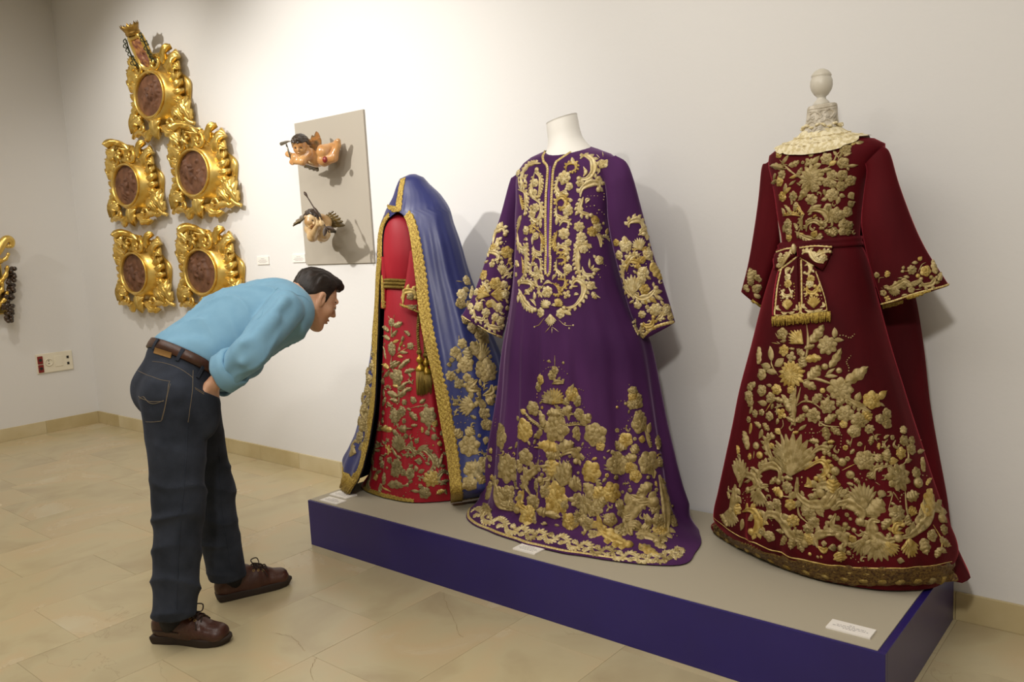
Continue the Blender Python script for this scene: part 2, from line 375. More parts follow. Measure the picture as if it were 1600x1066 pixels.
def card(name, label, P, L, W, rows, ang=0., up=(0, 0, 1), ux=(1, 0, 0), th=.006, lines=None):
    """P: corner, L along ux, W across; rows of small print in greyish strokes"""
    up = unit(up); ux = unit(ux); uy = np.cross(up, ux); P = np.asarray(P, float)
    r = root(name, P, label, 'label')
    V, Fc = box(0, L, 0, W, 0, th, .0006); V = np.asarray(V)
    mesh_obj('card', P+V[:, :1]*ux+V[:, 1:2]*uy+V[:, 2:]*up, Fc, m_card, r, smooth=False)
    rr = random.Random(name+label); mb = MB()
    for k, (y, frac) in enumerate(rows):
        x = L*(1-frac)/2; e = L-x
        while x < e:
            wd = min(rr.uniform(.004, .011), e-x); V, Fc = box(x, x+wd, W*y-.0011, W*y+.0011, th, th+.0003); V = np.asarray(V)
            mb.add(P+V[:, :1]*ux+V[:, 1:2]*uy+V[:, 2:]*up, Fc); x += wd+.0025
    tag(mb.build('print', m_ink, r, smooth=False), 'rows of small grey print', kind='stuff')
R3 = [(.72, .3), (.55, .62), (.40, .8), (.25, .6)]
card('caption_card', 'white caption card on the plinth nearest the blue mantle hem', (3.986, -.690, PT), .122, .066, R3)
card('caption_card', 'white caption card nearest the front left corner of the plinth', (4.014, -.768, PT), .122, .058, R3)
card('caption_card', 'white caption card on the plinth in front of the purple gown', (5.152, -.750, PT), .105, .064, R3)
card('caption_card', 'white caption card on the plinth in front of the crimson dress', (6.302, -.731, PT), .122, .057, [(.7, .12), (.55, .66), (.4, .8), (.27, .3)])
card('caption_card', 'small white caption card on the wall beside the grey board', (2.893, -.0005, 1.281), .125, .048, R3, up=(0, -1, 0), ux=(1, 0, 0))
card('caption_card', 'small white caption card on the wall, farther from the grey board', (2.523, -.0005, 1.275), .125, .05, R3, up=(0, -1, 0), ux=(1, 0, 0))
# ------------------------------------------------------------------ garments: rings fitted about an axis, joined into cloth
def pchip(z, Y, zq):                              # monotone-ish cubic through rings (z increasing); Y (n, k)
    z = np.asarray(z, float); Y = np.asarray(Y, float); n = len(z); h = np.diff(z); dl = np.diff(Y, axis=0)/h[:, None]
    m = np.zeros_like(Y); m[0] = dl[0]; m[-1] = dl[-1]
    for i in range(1, n-1):
        w1, w2 = 2*h[i]+h[i-1], h[i]+2*h[i-1]; a, b = dl[i-1], dl[i]
        ok = a*b > 0; m[i] = np.where(ok, (w1+w2)/(w1/np.where(ok, a, 1)+w2/np.where(ok, b, 1)), 0)
    i = np.clip(np.searchsorted(z, zq)-1, 0, n-2); t = ((zq-z[i])/h[i])[:, None]; H = h[i][:, None]
    return (2*t**3-3*t**2+1)*Y[i]+(t**3-2*t**2+t)*H*m[i]+(-2*t**3+3*t**2)*Y[i+1]+(t**3-t**2)*H*m[i+1]
class Body:
    """rings: (Lx, Ly, Rx, Ry, k, exponent) silhouettes of the garment at successive heights; hem: plan points all round"""
    def __init__(s, axis, face_deg, rings, hem=None, hem_z=None, nphi=160, nz=90, folds=None, arc=None, tilt0=0., wall_y=-.02):
        A = np.array([axis[0], axis[1], 0.]); v = (A-CC)[:2]; v /= np.linalg.norm(v)
        f = math.radians(face_deg); s.F = np.array([math.sin(f), -math.cos(f), 0.]); s.L = np.array([math.cos(f), math.sin(f), 0.])
        c = -(v @ s.F[:2]); sn2 = 1-c*c
        al = np.linspace(0, 2*pi, nphi, endpoint=False); s.al = al
        Z, Cn, Rr = [], [], []
        for r in rings:
            PL, PR = vpl(r[0], r[1], A), vpl(r[2], r[3], A); k = r[4]; e = r[5] if len(r) > 5 else 2.
            w = np.linalg.norm((PR-PL)[:2])/2; a = w/math.sqrt(c*c+k*k*sn2); b = k*a; ctr = (PL+PR)/2
            Z.append(ctr[2]); Cn.append(ctr[:2]); Rr.append((np.abs(np.sin(al)/a)**e+np.abs(np.cos(al)/b)**e)**(-1/e))
        Z, Cn, Rr = np.array(Z), np.array(Cn), np.array(Rr)
        if hem is not None:
            H = crom(hem, 400, closed=True); c0 = Cn[-1] if len(hem) else 0
            d = H-c0; lat = d @ s.L[:2]; fw = d @ s.F[:2]; ang = np.arctan2(lat, fw) % (2*pi); o = np.argsort(ang)
            rr = np.interp(al, np.concatenate([ang[o]-2*pi, ang[o], ang[o]+2*pi]), np.tile(np.hypot(lat, fw)[o], 3))
            Z = np.append(Z, hem_z); Cn = np.vstack([Cn, c0]); Rr = np.vstack([Rr, rr])
        o = np.argsort(Z); s.Z = Z[o]
        s.zq = np.concatenate([np.linspace(Z.max(), s.Z[0]+.25, nz*2//3, endpoint=False), np.linspace(s.Z[0]+.25, s.Z[0], nz-nz*2//3)])
        s.C = pchip(s.Z, Cn[o], s.zq); s.R = pchip(s.Z, Rr[o], s.zq)
        u = np.linspace(0, 1, len(s.zq))
        R = s.R.copy()
        if folds:
            for (freq, ph, amp, u0, u1, pw) in folds:
                g = np.clip((u-u0)/(u1-u0), 0, 1)**1.3*np.clip((1.0-u)/.12, .12, 1)
                wv = np.cos(freq*al+ph+.5*np.sin(2*al+ph)+.25*np.sin(3*al)); wv = np.sign(wv)*np.abs(wv)**pw if pw != 1 else wv
                R = R*(1+amp*g[:, None]*wv[None])
        s.Rf = R
        P = np.zeros((len(s.zq), nphi, 3))
        P[..., :2] = s.C[:, None, :]+R[..., None]*(np.sin(al)[None, :, None]*s.L[:2]+np.cos(al)[None, :, None]*s.F[:2])
        P[..., 2] = s.zq[:, None]
        if tilt0: # neckline lower in front
            P[..., 2] += (tilt0*np.cos(al)[None]*np.exp(-u[:, None]*14))
        P[..., 1] = np.minimum(P[..., 1], wall_y-.002*np.abs(np.sin(al*9))[None])
        s.P = P; s.nphi = nphi
    def faces(s): return grid_faces(len(s.zq), s.nphi, cv=True)
def strip_tube(stations, Q, kdep=.5, n=28, m=40, cuff_in=True, fold=0., fr=5, seed=0, expo=2.2):
    """a sleeve: stations of two outline points each, lying in the upright plane through Q; kdep: depth as a share of width"""
    Q = np.asarray(Q, float)
    A = np.array([vpl(a, b, Q) for a, b, _, _ in stations]); B = np.array([vpl(c, d, Q) for _, _, c, d in stations])
    A = crom(A, m); B = crom(B, m); kd = np.interp(np.linspace(0, 1, m), np.linspace(0, 1, len(np.atleast_1d(kdep))), np.atleast_1d(kdep))
    v = np.array([Q[0]-CC[0], Q[1]-CC[1], 0]); v /= np.linalg.norm(v)
    a = np.linspace(0, 2*pi, n, endpoint=False); rr = np.random.RandomState(seed)
    ctr = (A+B)/2; hw = (B-A)/2; dep = np.linalg.norm(hw, axis=1)*kd
    ph = rr.uniform(0, 6.28)
    g = np.linspace(0, 1, m)[:, None]
    ca = np.sign(np.cos(a))*np.abs(np.cos(a))**(2/expo); sa = np.sign(np.sin(a))*np.abs(np.sin(a))**(2/expo)
    sc_ = 1+fold*g*np.cos(fr*a[None]+ph+2*g)
    P = ctr[:, None]+(hw[:, None]*(ca[None]*1)[..., None])+(v[None, None]*(dep[:, None]*sa[None]*sc_)[..., None])
    F_ = grid_faces(m, n, cv=True)
    if cuff_in:
        inner = ctr[-1]+(P[-1]-ctr[-1])*.93; up = (ctr[-6]-ctr[-1]); in2 = ctr[-1]+(P[-1]-ctr[-1])*.88+up*1.0
        P = np.concatenate([P, inner[None], in2[None]]); F_ = grid_faces(m+2, n, cv=True)
    P[..., 1] = np.minimum(P[..., 1], -.015)
    return P, F_
def px_point(px, py, bvh):
    d = Vector(ray(px, py)).normalized(); h = bvh.ray_cast(Vector(CC), d)
    return (None, None) if h[0] is None else (np.array(h[0]), np.array(h[1]) if Vector(h[1]).dot(d) < 0 else -np.array(h[1]))
def bvh_of(parts):
    V, Fc, n = [], [], 0
    for P, f in parts:
        P = np.asarray(P).reshape(-1, 3); V.append(P); Fc += [tuple(int(i)+n for i in q) for q in f]; n += len(P)
    return BVHTree.FromPolygons(np.concatenate(V).tolist(), Fc)
def velvet(name, c1, c2, sheen): return mat(name, c1, rough=.75, base2=c2, nscale=5, ndetail=3, sheen=.75, sheen_c=sheen, sheen_r=.3, spec=.15, bump=.08, bscale=300, stretch=(1, 1, .35))
m_purple = velvet('purple_velvet', '#3f1d48', '#512a5a', '#bba0c4')
m_crimson = velvet('crimson_velvet', '#40040b', '#560812', '#cc4050')
m_bluesat = mat('blue_satin', '#292e60', rough=.36, base2='#31376f', nscale=6, spec=.5, sheen=.35, sheen_c='#9aa4e0', bump=.05, bscale=90, stretch=(1, 1, .3))
m_redsat = mat('red_satin', '#8f1020', rough=.55, base2='#a31828', nscale=6, spec=.35, sheen=.3, sheen_c='#ff8a8a', bump=.05, bscale=90, stretch=(1, 1, .3))
m_lining = mat('shaded_lining', '#15101c', rough=.8)  # mantle's inner face, near-black: interior shade put into its colour
m_goldp = mat('gold_thread_pale', '#dccb9b', rough=.36, metal=.4, base2='#c4ae76', nscale=55, ndetail=2, lo=.4, hi=.6, bump=.42, bscale=520, spec=.5)
m_golda = mat('gold_thread_antique_dim', '#b5a170', rough=.36, metal=.4, base2='#978350', nscale=55, ndetail=2, lo=.4, hi=.6, bump=.42, bscale=520, spec=.5)  # darker gold: tarnish, plus the gown skirt's weaker light put into the colour
m_goldy = mat('gold_thread_yellow', '#ccb26c', rough=.36, metal=.4, base2='#ad8f45', nscale=55, ndetail=2, lo=.4, hi=.6, bump=.42, bscale=520, spec=.5)
m_silv = mat('tarnished_thread', '#a8976a', rough=.36, metal=.4, base2='#897950', nscale=55, ndetail=2, lo=.4, hi=.6, bump=.42, bscale=520, spec=.5)
m_mannw = mat('white_form', '#f4f1ea', rough=.5, spec=.4)
m_wood = mat('turned_wood_white', '#d9d3c6', rough=.4, base2='#c6bfae', nscale=6)
m_lacew = mat('lace_cover', '#d6cdbc', rough=.8, bump=.9, bscale=75, bkind='noise', base2='#bfb5a2', nscale=45, lo=.42, hi=.55)
m_lacec = mat('cream_lace', '#ece0bd', rough=.8, bump=.8, bscale=120, base2='#d2c294', nscale=75, lo=.45, hi=.56)
def form_inside(parent, ax, ztop, w, kk, mm, face):
    """a plain dress form: torso, pole and round foot under the cloth"""
    f = math.radians(face); F_ = np.array([math.sin(f), -math.cos(f)]); L_ = np.array([math.cos(f), math.sin(f)]); mb = MB()
    prof = [(.02, .0), (.6, -.012), (.93, -.05), (1.0, -.10), (.97, -.2), (.86, -.32), (.8, -.42), (.9, -.54), (.95, -.62), (.5, -.66), (.02, -.665)]
    a = np.linspace(0, 2*pi, 24, endpoint=False); V = []
    for s_, dz in prof:
        for t in a:
            q = np.asarray(ax)+L_*(s_*w*math.sin(t))+F_*(s_*w*kk*math.cos(t)); V.append((q[0], q[1], ztop+dz))
    mesh_obj('torso', V, grid_faces(len(prof), 24, cv=True), mm, parent)
    mesh_obj('pole', *lathe([(.016, PT+.015), (.016, ztop-.6)], (ax[0], ax[1], 0), 12), m_wood, parent)
    mesh_obj('foot', *lathe([(.13, PT), (.13, PT+.012), (.02, PT+.02)], (ax[0], ax[1], 0), 24), m_wood, parent)
def ringtube(A, B, kd, Q, m, n=24, caps=False):   # lathe-like stack through outline pairs, round in depth
    Q = np.asarray(Q, float); A = crom([vpl(*a, Q) for a in A], m); B = crom([vpl(*b, Q) for b in B], m)
    v = np.array([Q[0]-CC[0], Q[1]-CC[1], 0]); v /= np.linalg.norm(v); a = np.linspace(0, 2*pi, n, endpoint=False)
    c = (A+B)/2; h = (B-A)/2; d = np.linalg.norm(h, axis=1)*kd
    P = c[:, None]+h[:, None]*np.cos(a)[None, :, None]+v*(d[:, None]*np.sin(a))[..., None]
    Fc = grid_faces(m, n, cv=True)
    if caps: Fc += [tuple(range(n)), tuple((m-1)*n+i for i in range(n))]
    return P.reshape(-1, 3), Fc
# ---- purple gown
PA = (5.17, -.33)
pur_form = root('mannequin', (PA[0], PA[1], PT), 'white headless mannequin with a slanted neck inside the purple gown', 'mannequin')
mesh_obj('neck', *ringtube([(853.5, 193), (854.5, 205), (856, 222), (852, 240), (838, 262)], [(901.5, 177), (904, 190), (907, 204), (913, 218), (930, 236)], .95, (PA[0], PA[1]-.005), 18, caps=True), m_mannw, pur_form)
form_inside(pur_form, (PA[0], PA[1]), 1.66, .17, .5, m_mannw, 8)
gown = root('purple_gown', (PA[0], PA[1], PT), 'purple velvet gown with gold embroidered front on the white mannequin', 'gown')
pb = Body(PA, 6, [(851, 243, 911, 219, .95), (836, 250, 926, 223, .85), (822, 256, 947, 232, .7), (811, 266, 963, 245, .62), (806, 285, 966, 266, .58, 2.2),
    (806, 318, 958, 300, .62, 2.2), (805, 360, 953, 345, .66, 2.2), (804, 405, 960, 395, .68, 2.2), (799, 455, 974, 445, .68), (792, 505, 995, 495, .68), (785, 540, 1012, 532, .66),
    (776, 618, 1026, 612, .62), (770, 660, 1033, 655, .60), (763, 700, 1041, 695, .58), (757, 745, 1050, 740, .57), (751, 772, 1058, 766, .57), (746, 792, 1064, 786, .57)],
    hem=[(5.20, -.695), (5.45, -.668), (5.735, -.575), (5.735, -.43), (5.675, -.27), (5.5, -.12), (5.1, -.05), (4.78, -.14), (4.70, -.36), (4.725, -.545), (4.88, -.645)], hem_z=PT+.006,
    folds=[(14, .8, .045, .18, .75, 1), (25, 2.0, .016, .15, .6, 1), (7, 0.4, .025, .30, 1, 1)], tilt0=-.022)
mesh_obj('gown_body', pb.P.reshape(-1, 3), pb.faces(), m_purple, gown)
ps_l, ps_lf = strip_tube([(818, 266, 838, 276), (802, 276, 826, 294), (796, 285, 818, 312), (781, 340, 812, 360), (763, 394, 808, 412), (749, 435, 802, 455), (736, 468, 794, 495), (721, 494, 785, 529)], (PA[0]-.22, PA[1]+.03), [.5, .85, .7, .6, .5], fold=.08, seed=1)
mesh_obj('sleeve', ps_l.reshape(-1, 3), ps_lf, m_purple, gown)
ps_r, ps_rf = strip_tube([(925, 262, 962, 243), (940, 272, 979, 254), (947, 300, 990, 280), (950, 345, 1003, 328), (958, 388, 1020, 394), (971, 440, 1036, 440), (986, 492, 1047, 475), (1005, 530, 1055, 503)], (PA[0]+.26, PA[1]+.005), [.35, .75, .65, .55, .5], fold=.08, seed=2)
mesh_obj('sleeve', ps_r.reshape(-1, 3), ps_rf, m_purple, gown)
BV_P = bvh_of([(pb.P, pb.faces()), (ps_l, ps_lf), (ps_r, ps_rf)])
# ---- crimson dress
RA = (6.10, -.27)
red_form = root('dress_form', (RA[0], RA[1], PT), 'pale dress form with a turned wooden finial inside the crimson dress', 'mannequin')
fz = vpl(1284, 166, RA)[2]
fc = vpl(1283.5, 150, RA)[:2]; k_ = depth((RA[0], RA[1], 1.7))/CF
mesh_obj('finial', *lathe([(.024*1.05, fz-.004), (.026, fz+.006), (.022, fz+.014), (.014, fz+.022), (.013, fz+.028), (.022, fz+.036), (.031, fz+.050), (.0345, fz+.064), (.034, fz+.078), (.030, fz+.088), (.0285, fz+.090), (.031, fz+.093), (.030, fz+.098), (.022, fz+.108), (.010, fz+.115), (.001, fz+.116)], (fc[0], fc[1], 0), 28), m_wood, red_form)
mesh_obj('lace_neck', *ringtube([(1262.5, 168), (1261, 172), (1260, 185), (1257, 200), (1251, 215), (1242, 230)], [(1307, 161), (1308.5, 164), (1309, 178), (1311, 192), (1315, 205), (1324, 218)], .95, RA, 24, n=32, caps=True), m_lacew, red_form)
form_inside(red_form, RA, vpl(1284, 240, RA)[2], .118, .45, m_lacew, -4)
dress = root('crimson_dress', (RA[0], RA[1], PT), 'crimson velvet dress with gold embroidery and bell sleeves', 'dress')
rb = Body(RA, -3, [(1249, 222, 1318, 209, .9), (1232, 227, 1342, 212, .75), (1213, 233, 1366, 217, .6), (1201, 241, 1381, 223, .52), (1199, 254, 1381, 238, .52), (1203, 276, 1366, 260, .57), (1208, 300, 1354, 288, .62), (1214, 340, 1347, 331, .66), (1221, 380, 1343, 373, .7),
    (1213, 400, 1352, 395, .72), (1203, 430, 1361, 425, .74), (1189, 478, 1373, 472, .74), (1172, 548, 1392, 542, .72), (1156, 611, 1411, 605, .70), (1143, 680, 1432, 672, .66), (1131, 738, 1450, 730, .62), (1121, 785, 1466, 778, .58), (1112, 815, 1480, 842, .55)],
    hem=[(6.04, -.40), (6.21, -.432), (6.36, -.405), (6.47, -.33), (6.50, -.24), (6.47, -.14), (6.3, -.06), (6.0, -.04), (5.75, -.06), (5.66, -.14), (5.72, -.235), (5.87, -.325)], hem_z=PT+.008,
    folds=[(11, 1.0, .032, .3, .8, 1), (21, 2.2, .013, .25, .7, 1)], tilt0=-.012)
mesh_obj('dress_body', rb.P.reshape(-1, 3), rb.faces(), m_crimson, dress)
# the train falls behind, from the shoulders to the plinth
tr = Body((6.16, -.10), -3, [(1240, 262, 1372, 250, .2), (1222, 330, 1390, 318, .22), (1205, 400, 1412, 392, .22), (1190, 470, 1429, 462, .22), (1178, 540, 1441, 532, .22), (1168, 612, 1450, 605, .22), (1150, 690, 1465, 682, .22), (1135, 750, 1478, 742, .22), (1122, 800, 1488, 795, .22)],
    hem=[(6.2, -.2), (6.50, -.235), (6.555, -.21), (6.545, -.13), (6.4, -.03), (6.1, -.025), (5.75, -.03), (5.66, -.06), (5.66, -.10), (5.85, -.17)], hem_z=PT+.010, nz=60, nphi=100,
    folds=[(14, .3, .03, .2, .8, 1)])
mesh_obj('train', tr.P.reshape(-1, 3), tr.faces(), m_crimson, dress)
rs_l, rs_lf = strip_tube([(1206, 250, 1226, 256), (1197, 255, 1224, 270), (1190, 262, 1224, 290), (1185, 310, 1226, 330), (1178, 360, 1222, 380), (1169, 412, 1206, 430), (1158, 456, 1190, 482)], (RA[0]-.20, RA[1]+.04), [.9, .8, .7, .6], fold=.06, seed=3)
mesh_obj('sleeve', rs_l.reshape(-1, 3), rs_lf, m_crimson, dress)
rs_r, rs_rf = strip_tube([(1352, 256, 1380, 228), (1354, 270, 1391, 240), (1350, 300, 1405, 288), (1346, 350, 1428, 350), (1354, 396, 1447, 390), (1364, 432, 1466, 420), (1378, 477, 1483, 446)], (RA[0]+.25, RA[1]-.02), [.75, .6, .45, .38], fold=.05, seed=4)
mesh_obj('sleeve', rs_r.reshape(-1, 3), rs_rf, m_crimson, dress)
BV_R = bvh_of([(rb.P, rb.faces()), (rs_l, rs_lf), (rs_r, rs_rf), (tr.P, tr.faces())])
# ---- red tunic under a blue mantle
BA = (4.35, -.33)
tunic = root('red_tunic', (BA[0], BA[1], PT), 'red satin tunic with gold embroidery under the open blue mantle', 'tunic')
tb = Body(BA, -6, [(619, 331, 626, 330, .9), (610, 336, 638, 334, .85), (602, 348, 650, 346, .75), (597, 372, 658, 370, .7), (596, 400, 662, 398, .7), (599, 425, 660, 422, .7), (603, 443, 656, 438, .72), (602, 455, 661, 450, .74), (600, 490, 673, 484, .75), (598, 540, 688, 534, .75),
    (595, 600, 702, 594, .72), (591, 650, 711, 645, .68), (583, 703, 722, 698, .64), (577, 740, 729, 735, .62)],
    hem=[(4.28, -.588), (4.42, -.57), (4.50, -.515), (4.58, -.42), (4.6, -.3), (4.5, -.15), (4.3, -.1), (4.08, -.15), (3.995, -.3), (3.985, -.46), (4.03, -.535), (4.14, -.575)], hem_z=PT+.006,
    folds=[(10, .5, .035, .25, .7, 1), (19, 1.2, .018, .2, .6, 1), (29, .4, .008, .2, .4, 1)])
mesh_obj('tunic_body', tb.P.reshape(-1, 3), tb.faces(), m_redsat, tunic)
ts_r, ts_rf = strip_tube([(640, 392, 662, 388), (637, 418, 668, 414), (632, 448, 668, 442), (625, 477, 662, 492)], (BA[0]+.10, BA[1]-.125), [.45, .4, .4], fold=.05, seed=5)
mesh_obj('sleeve', ts_r.reshape(-1, 3), ts_rf, m_redsat, tunic)
ts_l, ts_lf = strip_tube([(594, 400, 606, 404), (596, 430, 606, 432), (595, 482, 602.5, 483)], (BA[0]-.15, BA[1]-.16), [.8, .8, .8], fold=.05, seed=6)
mesh_obj('sleeve', ts_l.reshape(-1, 3), ts_lf, m_redsat, tunic)
mesh_obj('pole', *lathe([(.016, PT), (.016, 1.2)], (BA[0], BA[1], 0), 10), m_wood, tunic)
BV_T = bvh_of([(tb.P, tb.faces()), (ts_r, ts_rf), (ts_l, ts_lf)])
mantle = root('blue_mantle', (BA[0], BA[1], PT), 'blue satin hooded mantle with broad gold braid along its open front', 'mantle')
bb = Body(BA, -6, [(639, 273, 650, 272, .8), (627, 277, 659, 275, .8), (620, 290, 670, 286, .78), (612, 311, 690, 306, .72), (601, 331, 702, 326, .66), (592, 356, 709, 352, .64), (589, 384, 718, 378, .64), (587.5, 430, 731, 424, .65), (586, 468, 745, 462, .66), (582, 520, 764, 515, .66),
    (578, 560, 779, 553, .66), (566.5, 624, 790, 618, .65), (555, 680, 797, 674, .64), (544, 706, 801, 700, .64), (534, 726, 806, 724, .64)],
    hem=[(4.40, -.66), (4.56, -.52), (4.64, -.40), (4.685, -.28), (4.66, -.13), (4.45, -.045), (4.15, -.04), (3.97, -.07), (3.91, -.18), (3.905, -.33), (3.93, -.49), (3.98, -.61), (4.15, -.66)], hem_z=PT+.012,
    folds=[(12, .2, .022, .25, .8, 1), (23, 1.0, .012, .05, .4, 1), (7, 1.0, .022, .0, .2, 1), (37, .3, .006, 0, .15, 1)], nphi=240, nz=110)
OPN = [(331, 621.5, 623.5), (334, 616, 628), (340, 608, 633), (352, 600, 637), (372, 597, 641), (406, 597, 646), (445, 593, 651), (480, 591.5, 654), (518, 590.5, 660), (560, 588.5, 669), (612, 587, 680.5), (640, 585, 685.5), (690, 577, 694), (715, 571, 698), (735, 566, 700), (750, 560, 702), (775, 545, 704)]
def mantle_mesh():
    al = bb.al; P = bb.P; n = len(bb.zq); rows = []; K = 200; e0 = []
    opy = np.array([o[0] for o in OPN]); oL = np.array([o[1] for o in OPN]); oR = np.array([o[2] for o in OPN])
    for i in range(n):
        pp = proj(P[i]); s_ = np.where(al > pi, al-2*pi, al)
        def edge(side, tgt):
            m = (s_ >= -.3) & (s_ < 1.9) if side > 0 else (s_ <= .6) & (s_ > -2.4)
            ii = np.where(m)[0]; ii = ii[np.argsort(s_[ii])]
            if side < 0: ii = ii[np.argmin(pp[ii, 0]):]
            x = pp[ii, 0]; y = pp[ii, 1]
            t = np.interp(y, opy, tgt); d = x-t; j = np.where(d > 0)[0]
            if len(j) == 0: return s_[ii[-1]]
            j = j[0]
            if j == 0: return s_[ii[0]]
            return s_[ii[j-1]]+(s_[ii[j]]-s_[ii[j-1]])*(-d[j-1]/(d[j]-d[j-1]))
        yc = pp[np.argmin(np.abs(s_)), 1]
        e0.append((edge(1, oR), edge(-1, oL), yc))
    e0 = np.array(e0)
    for i in range(n):                            # closed above the arch
        if e0[i, 2] < 331 or i < 8: e0[i, :2] = (.02, -.02) if False else (e0[i, 0], e0[i, 1])
    top = e0[:, 2] < 331
    mid = None
    k0 = np.where(~top)[0][0]; mid = (e0[k0, 0]+e0[k0, 1])/2
    e0[top, 0] = mid; e0[top, 1] = mid
    for _ in range(2):
        e0[k0+2:-1, :2] = .25*e0[k0+1:-2, :2]+.5*e0[k0+2:-1, :2]+.25*e0[k0+3:, :2]
    for i in range(n):
        a0, a1 = e0[i, 0], e0[i, 1]+2*pi; t = np.linspace(a0, a1, K)
        Rr = np.interp(t, np.append(al, 2*pi), np.append(bb.Rf[i], bb.Rf[i][0]), period=2*pi)
        q = np.zeros((K, 3)); q[:, :2] = bb.C[i]+Rr[:, None]*(np.sin(t)[:, None]*bb.L[:2]+np.cos(t)[:, None]*bb.F[:2]); q[:, 2] = bb.zq[i]
        q[:, 1] = np.minimum(q[:, 1], -.018)
        # the left front corner is drawn out and lifted over the plinth edge
        rows.append(q)
    return np.array(rows), k0
MP, mk0 = mantle_mesh()
# cloth with a little thickness
Nn, Kk = MP.shape[:2]
ctr = np.concatenate([bb.C, bb.zq[:, None]], 1)[:, None, :]
inn = MP+(ctr-MP)*(.006/np.maximum(np.linalg.norm((ctr-MP)[..., :2], axis=-1, keepdims=True), .03))
mf = grid_faces(Nn, Kk)
mesh_obj('mantle_cloth', MP.reshape(-1, 3), mf, m_bluesat, mantle)
mesh_obj('lining', inn.reshape(-1, 3), [q[::-1] for q in mf], m_lining, mantle)
BV_M = bvh_of([(MP, mf)])
# ------------------------------------------------------------------ embroidery: every motif is raised work lying on the cloth
class Cloth:
    def __init__(s, bvh, parent): s.b = bvh; s.p = parent
    def hit(s, x, y):
        P, N = px_point(x, y, s.b); return P, N
    def drape(s, P, h, N0):
        out = np.empty_like(P); N0 = np.broadcast_to(N0, P.shape)
        for i in range(len(P)):
            r = s.b.find_nearest(P[i].tolist(), .25)
            if r[0] is None: out[i] = P[i]+N0[i]*h[i]; continue
            n = np.array(r[1]); n = n if n @ N0[i] > 0 else -n
            out[i] = np.array(r[0])+n*h[i]
        return out
def leafgrid(nu=7, nv=5):
    u = np.linspace(0, 1, nu); v = np.linspace(-1, 1, nv); U, W = np.meshgrid(u, v, indexing='ij'); return U.ravel(), W.ravel(), grid_faces(nu, nv)
LG = {k: leafgrid(*k) for k in ((7, 5), (17, 7), (6, 7), (5, 3))}
def leaf_local(Ln, W, kind='l', bend=0., H=None, rnd=random):
    U, Vv, Fc = LG[(17, 7)] if kind == 'a' else LG[(6, 7)]
    if kind == 'a':
        env = np.sin(pi*np.clip(U*.96+.02, 0, 1)**.75)**.75; saw = (U*5) % 1; w_ = W/2*env*(.66+.40*np.abs(np.sin(pi*U*3.0))**.7)
        s_ = Ln*U+np.abs(Vv)*W*.16*np.sin(pi*U)
    elif kind == 'o': w_ = W/2*np.where(U < .72, .30+.70*np.sin(pi/2*U/.72), np.sqrt(np.clip(1-((U-.72)/.285)**2, 0, 1))); s_ = Ln*U
    elif kind == 'q': w_ = W/2*np.sin(pi*np.clip(.06+.9*U**1.25, 0, 1))**.65; s_ = Ln*U
    else: w_ = W/2*np.sin(pi*np.clip(.03+.97*U, 0, 1)**.85)**.9; s_ = Ln*U
    H = H or min(.0070, .0026+.14*W)
    h = H*(1-Vv**2)**.7*(.55+.45*np.sin(pi*np.clip(U*.9+.08, 0, 1)))+H*(.34*np.cos(3*pi*Vv)*(1-Vv**2))*(-1 if kind == 'a' else 1)+.0004
    if kind == 'a': h = H*(1-Vv**2)**.6*(.75+.25*np.sin(pi*U))+H*(.42*np.cos(2*pi*(U*4.5-np.abs(Vv)*.9))*(1-Vv**4)*(np.abs(Vv) > .2)+.45*(np.abs(Vv) < .1))+.0004
    return np.stack([s_, Vv*w_+bend*np.sin(pi*U*.9)-bend*U*.3, h], 1), Fc
def put(cl, P0, T, N, loc, Fc, mb):
    B = np.cross(N, T); B /= np.linalg.norm(B)
    P = P0+loc[:, :1]*T+loc[:, 1:2]*B
    mb.add(cl.drape(P, loc[:, 2], N), Fc)
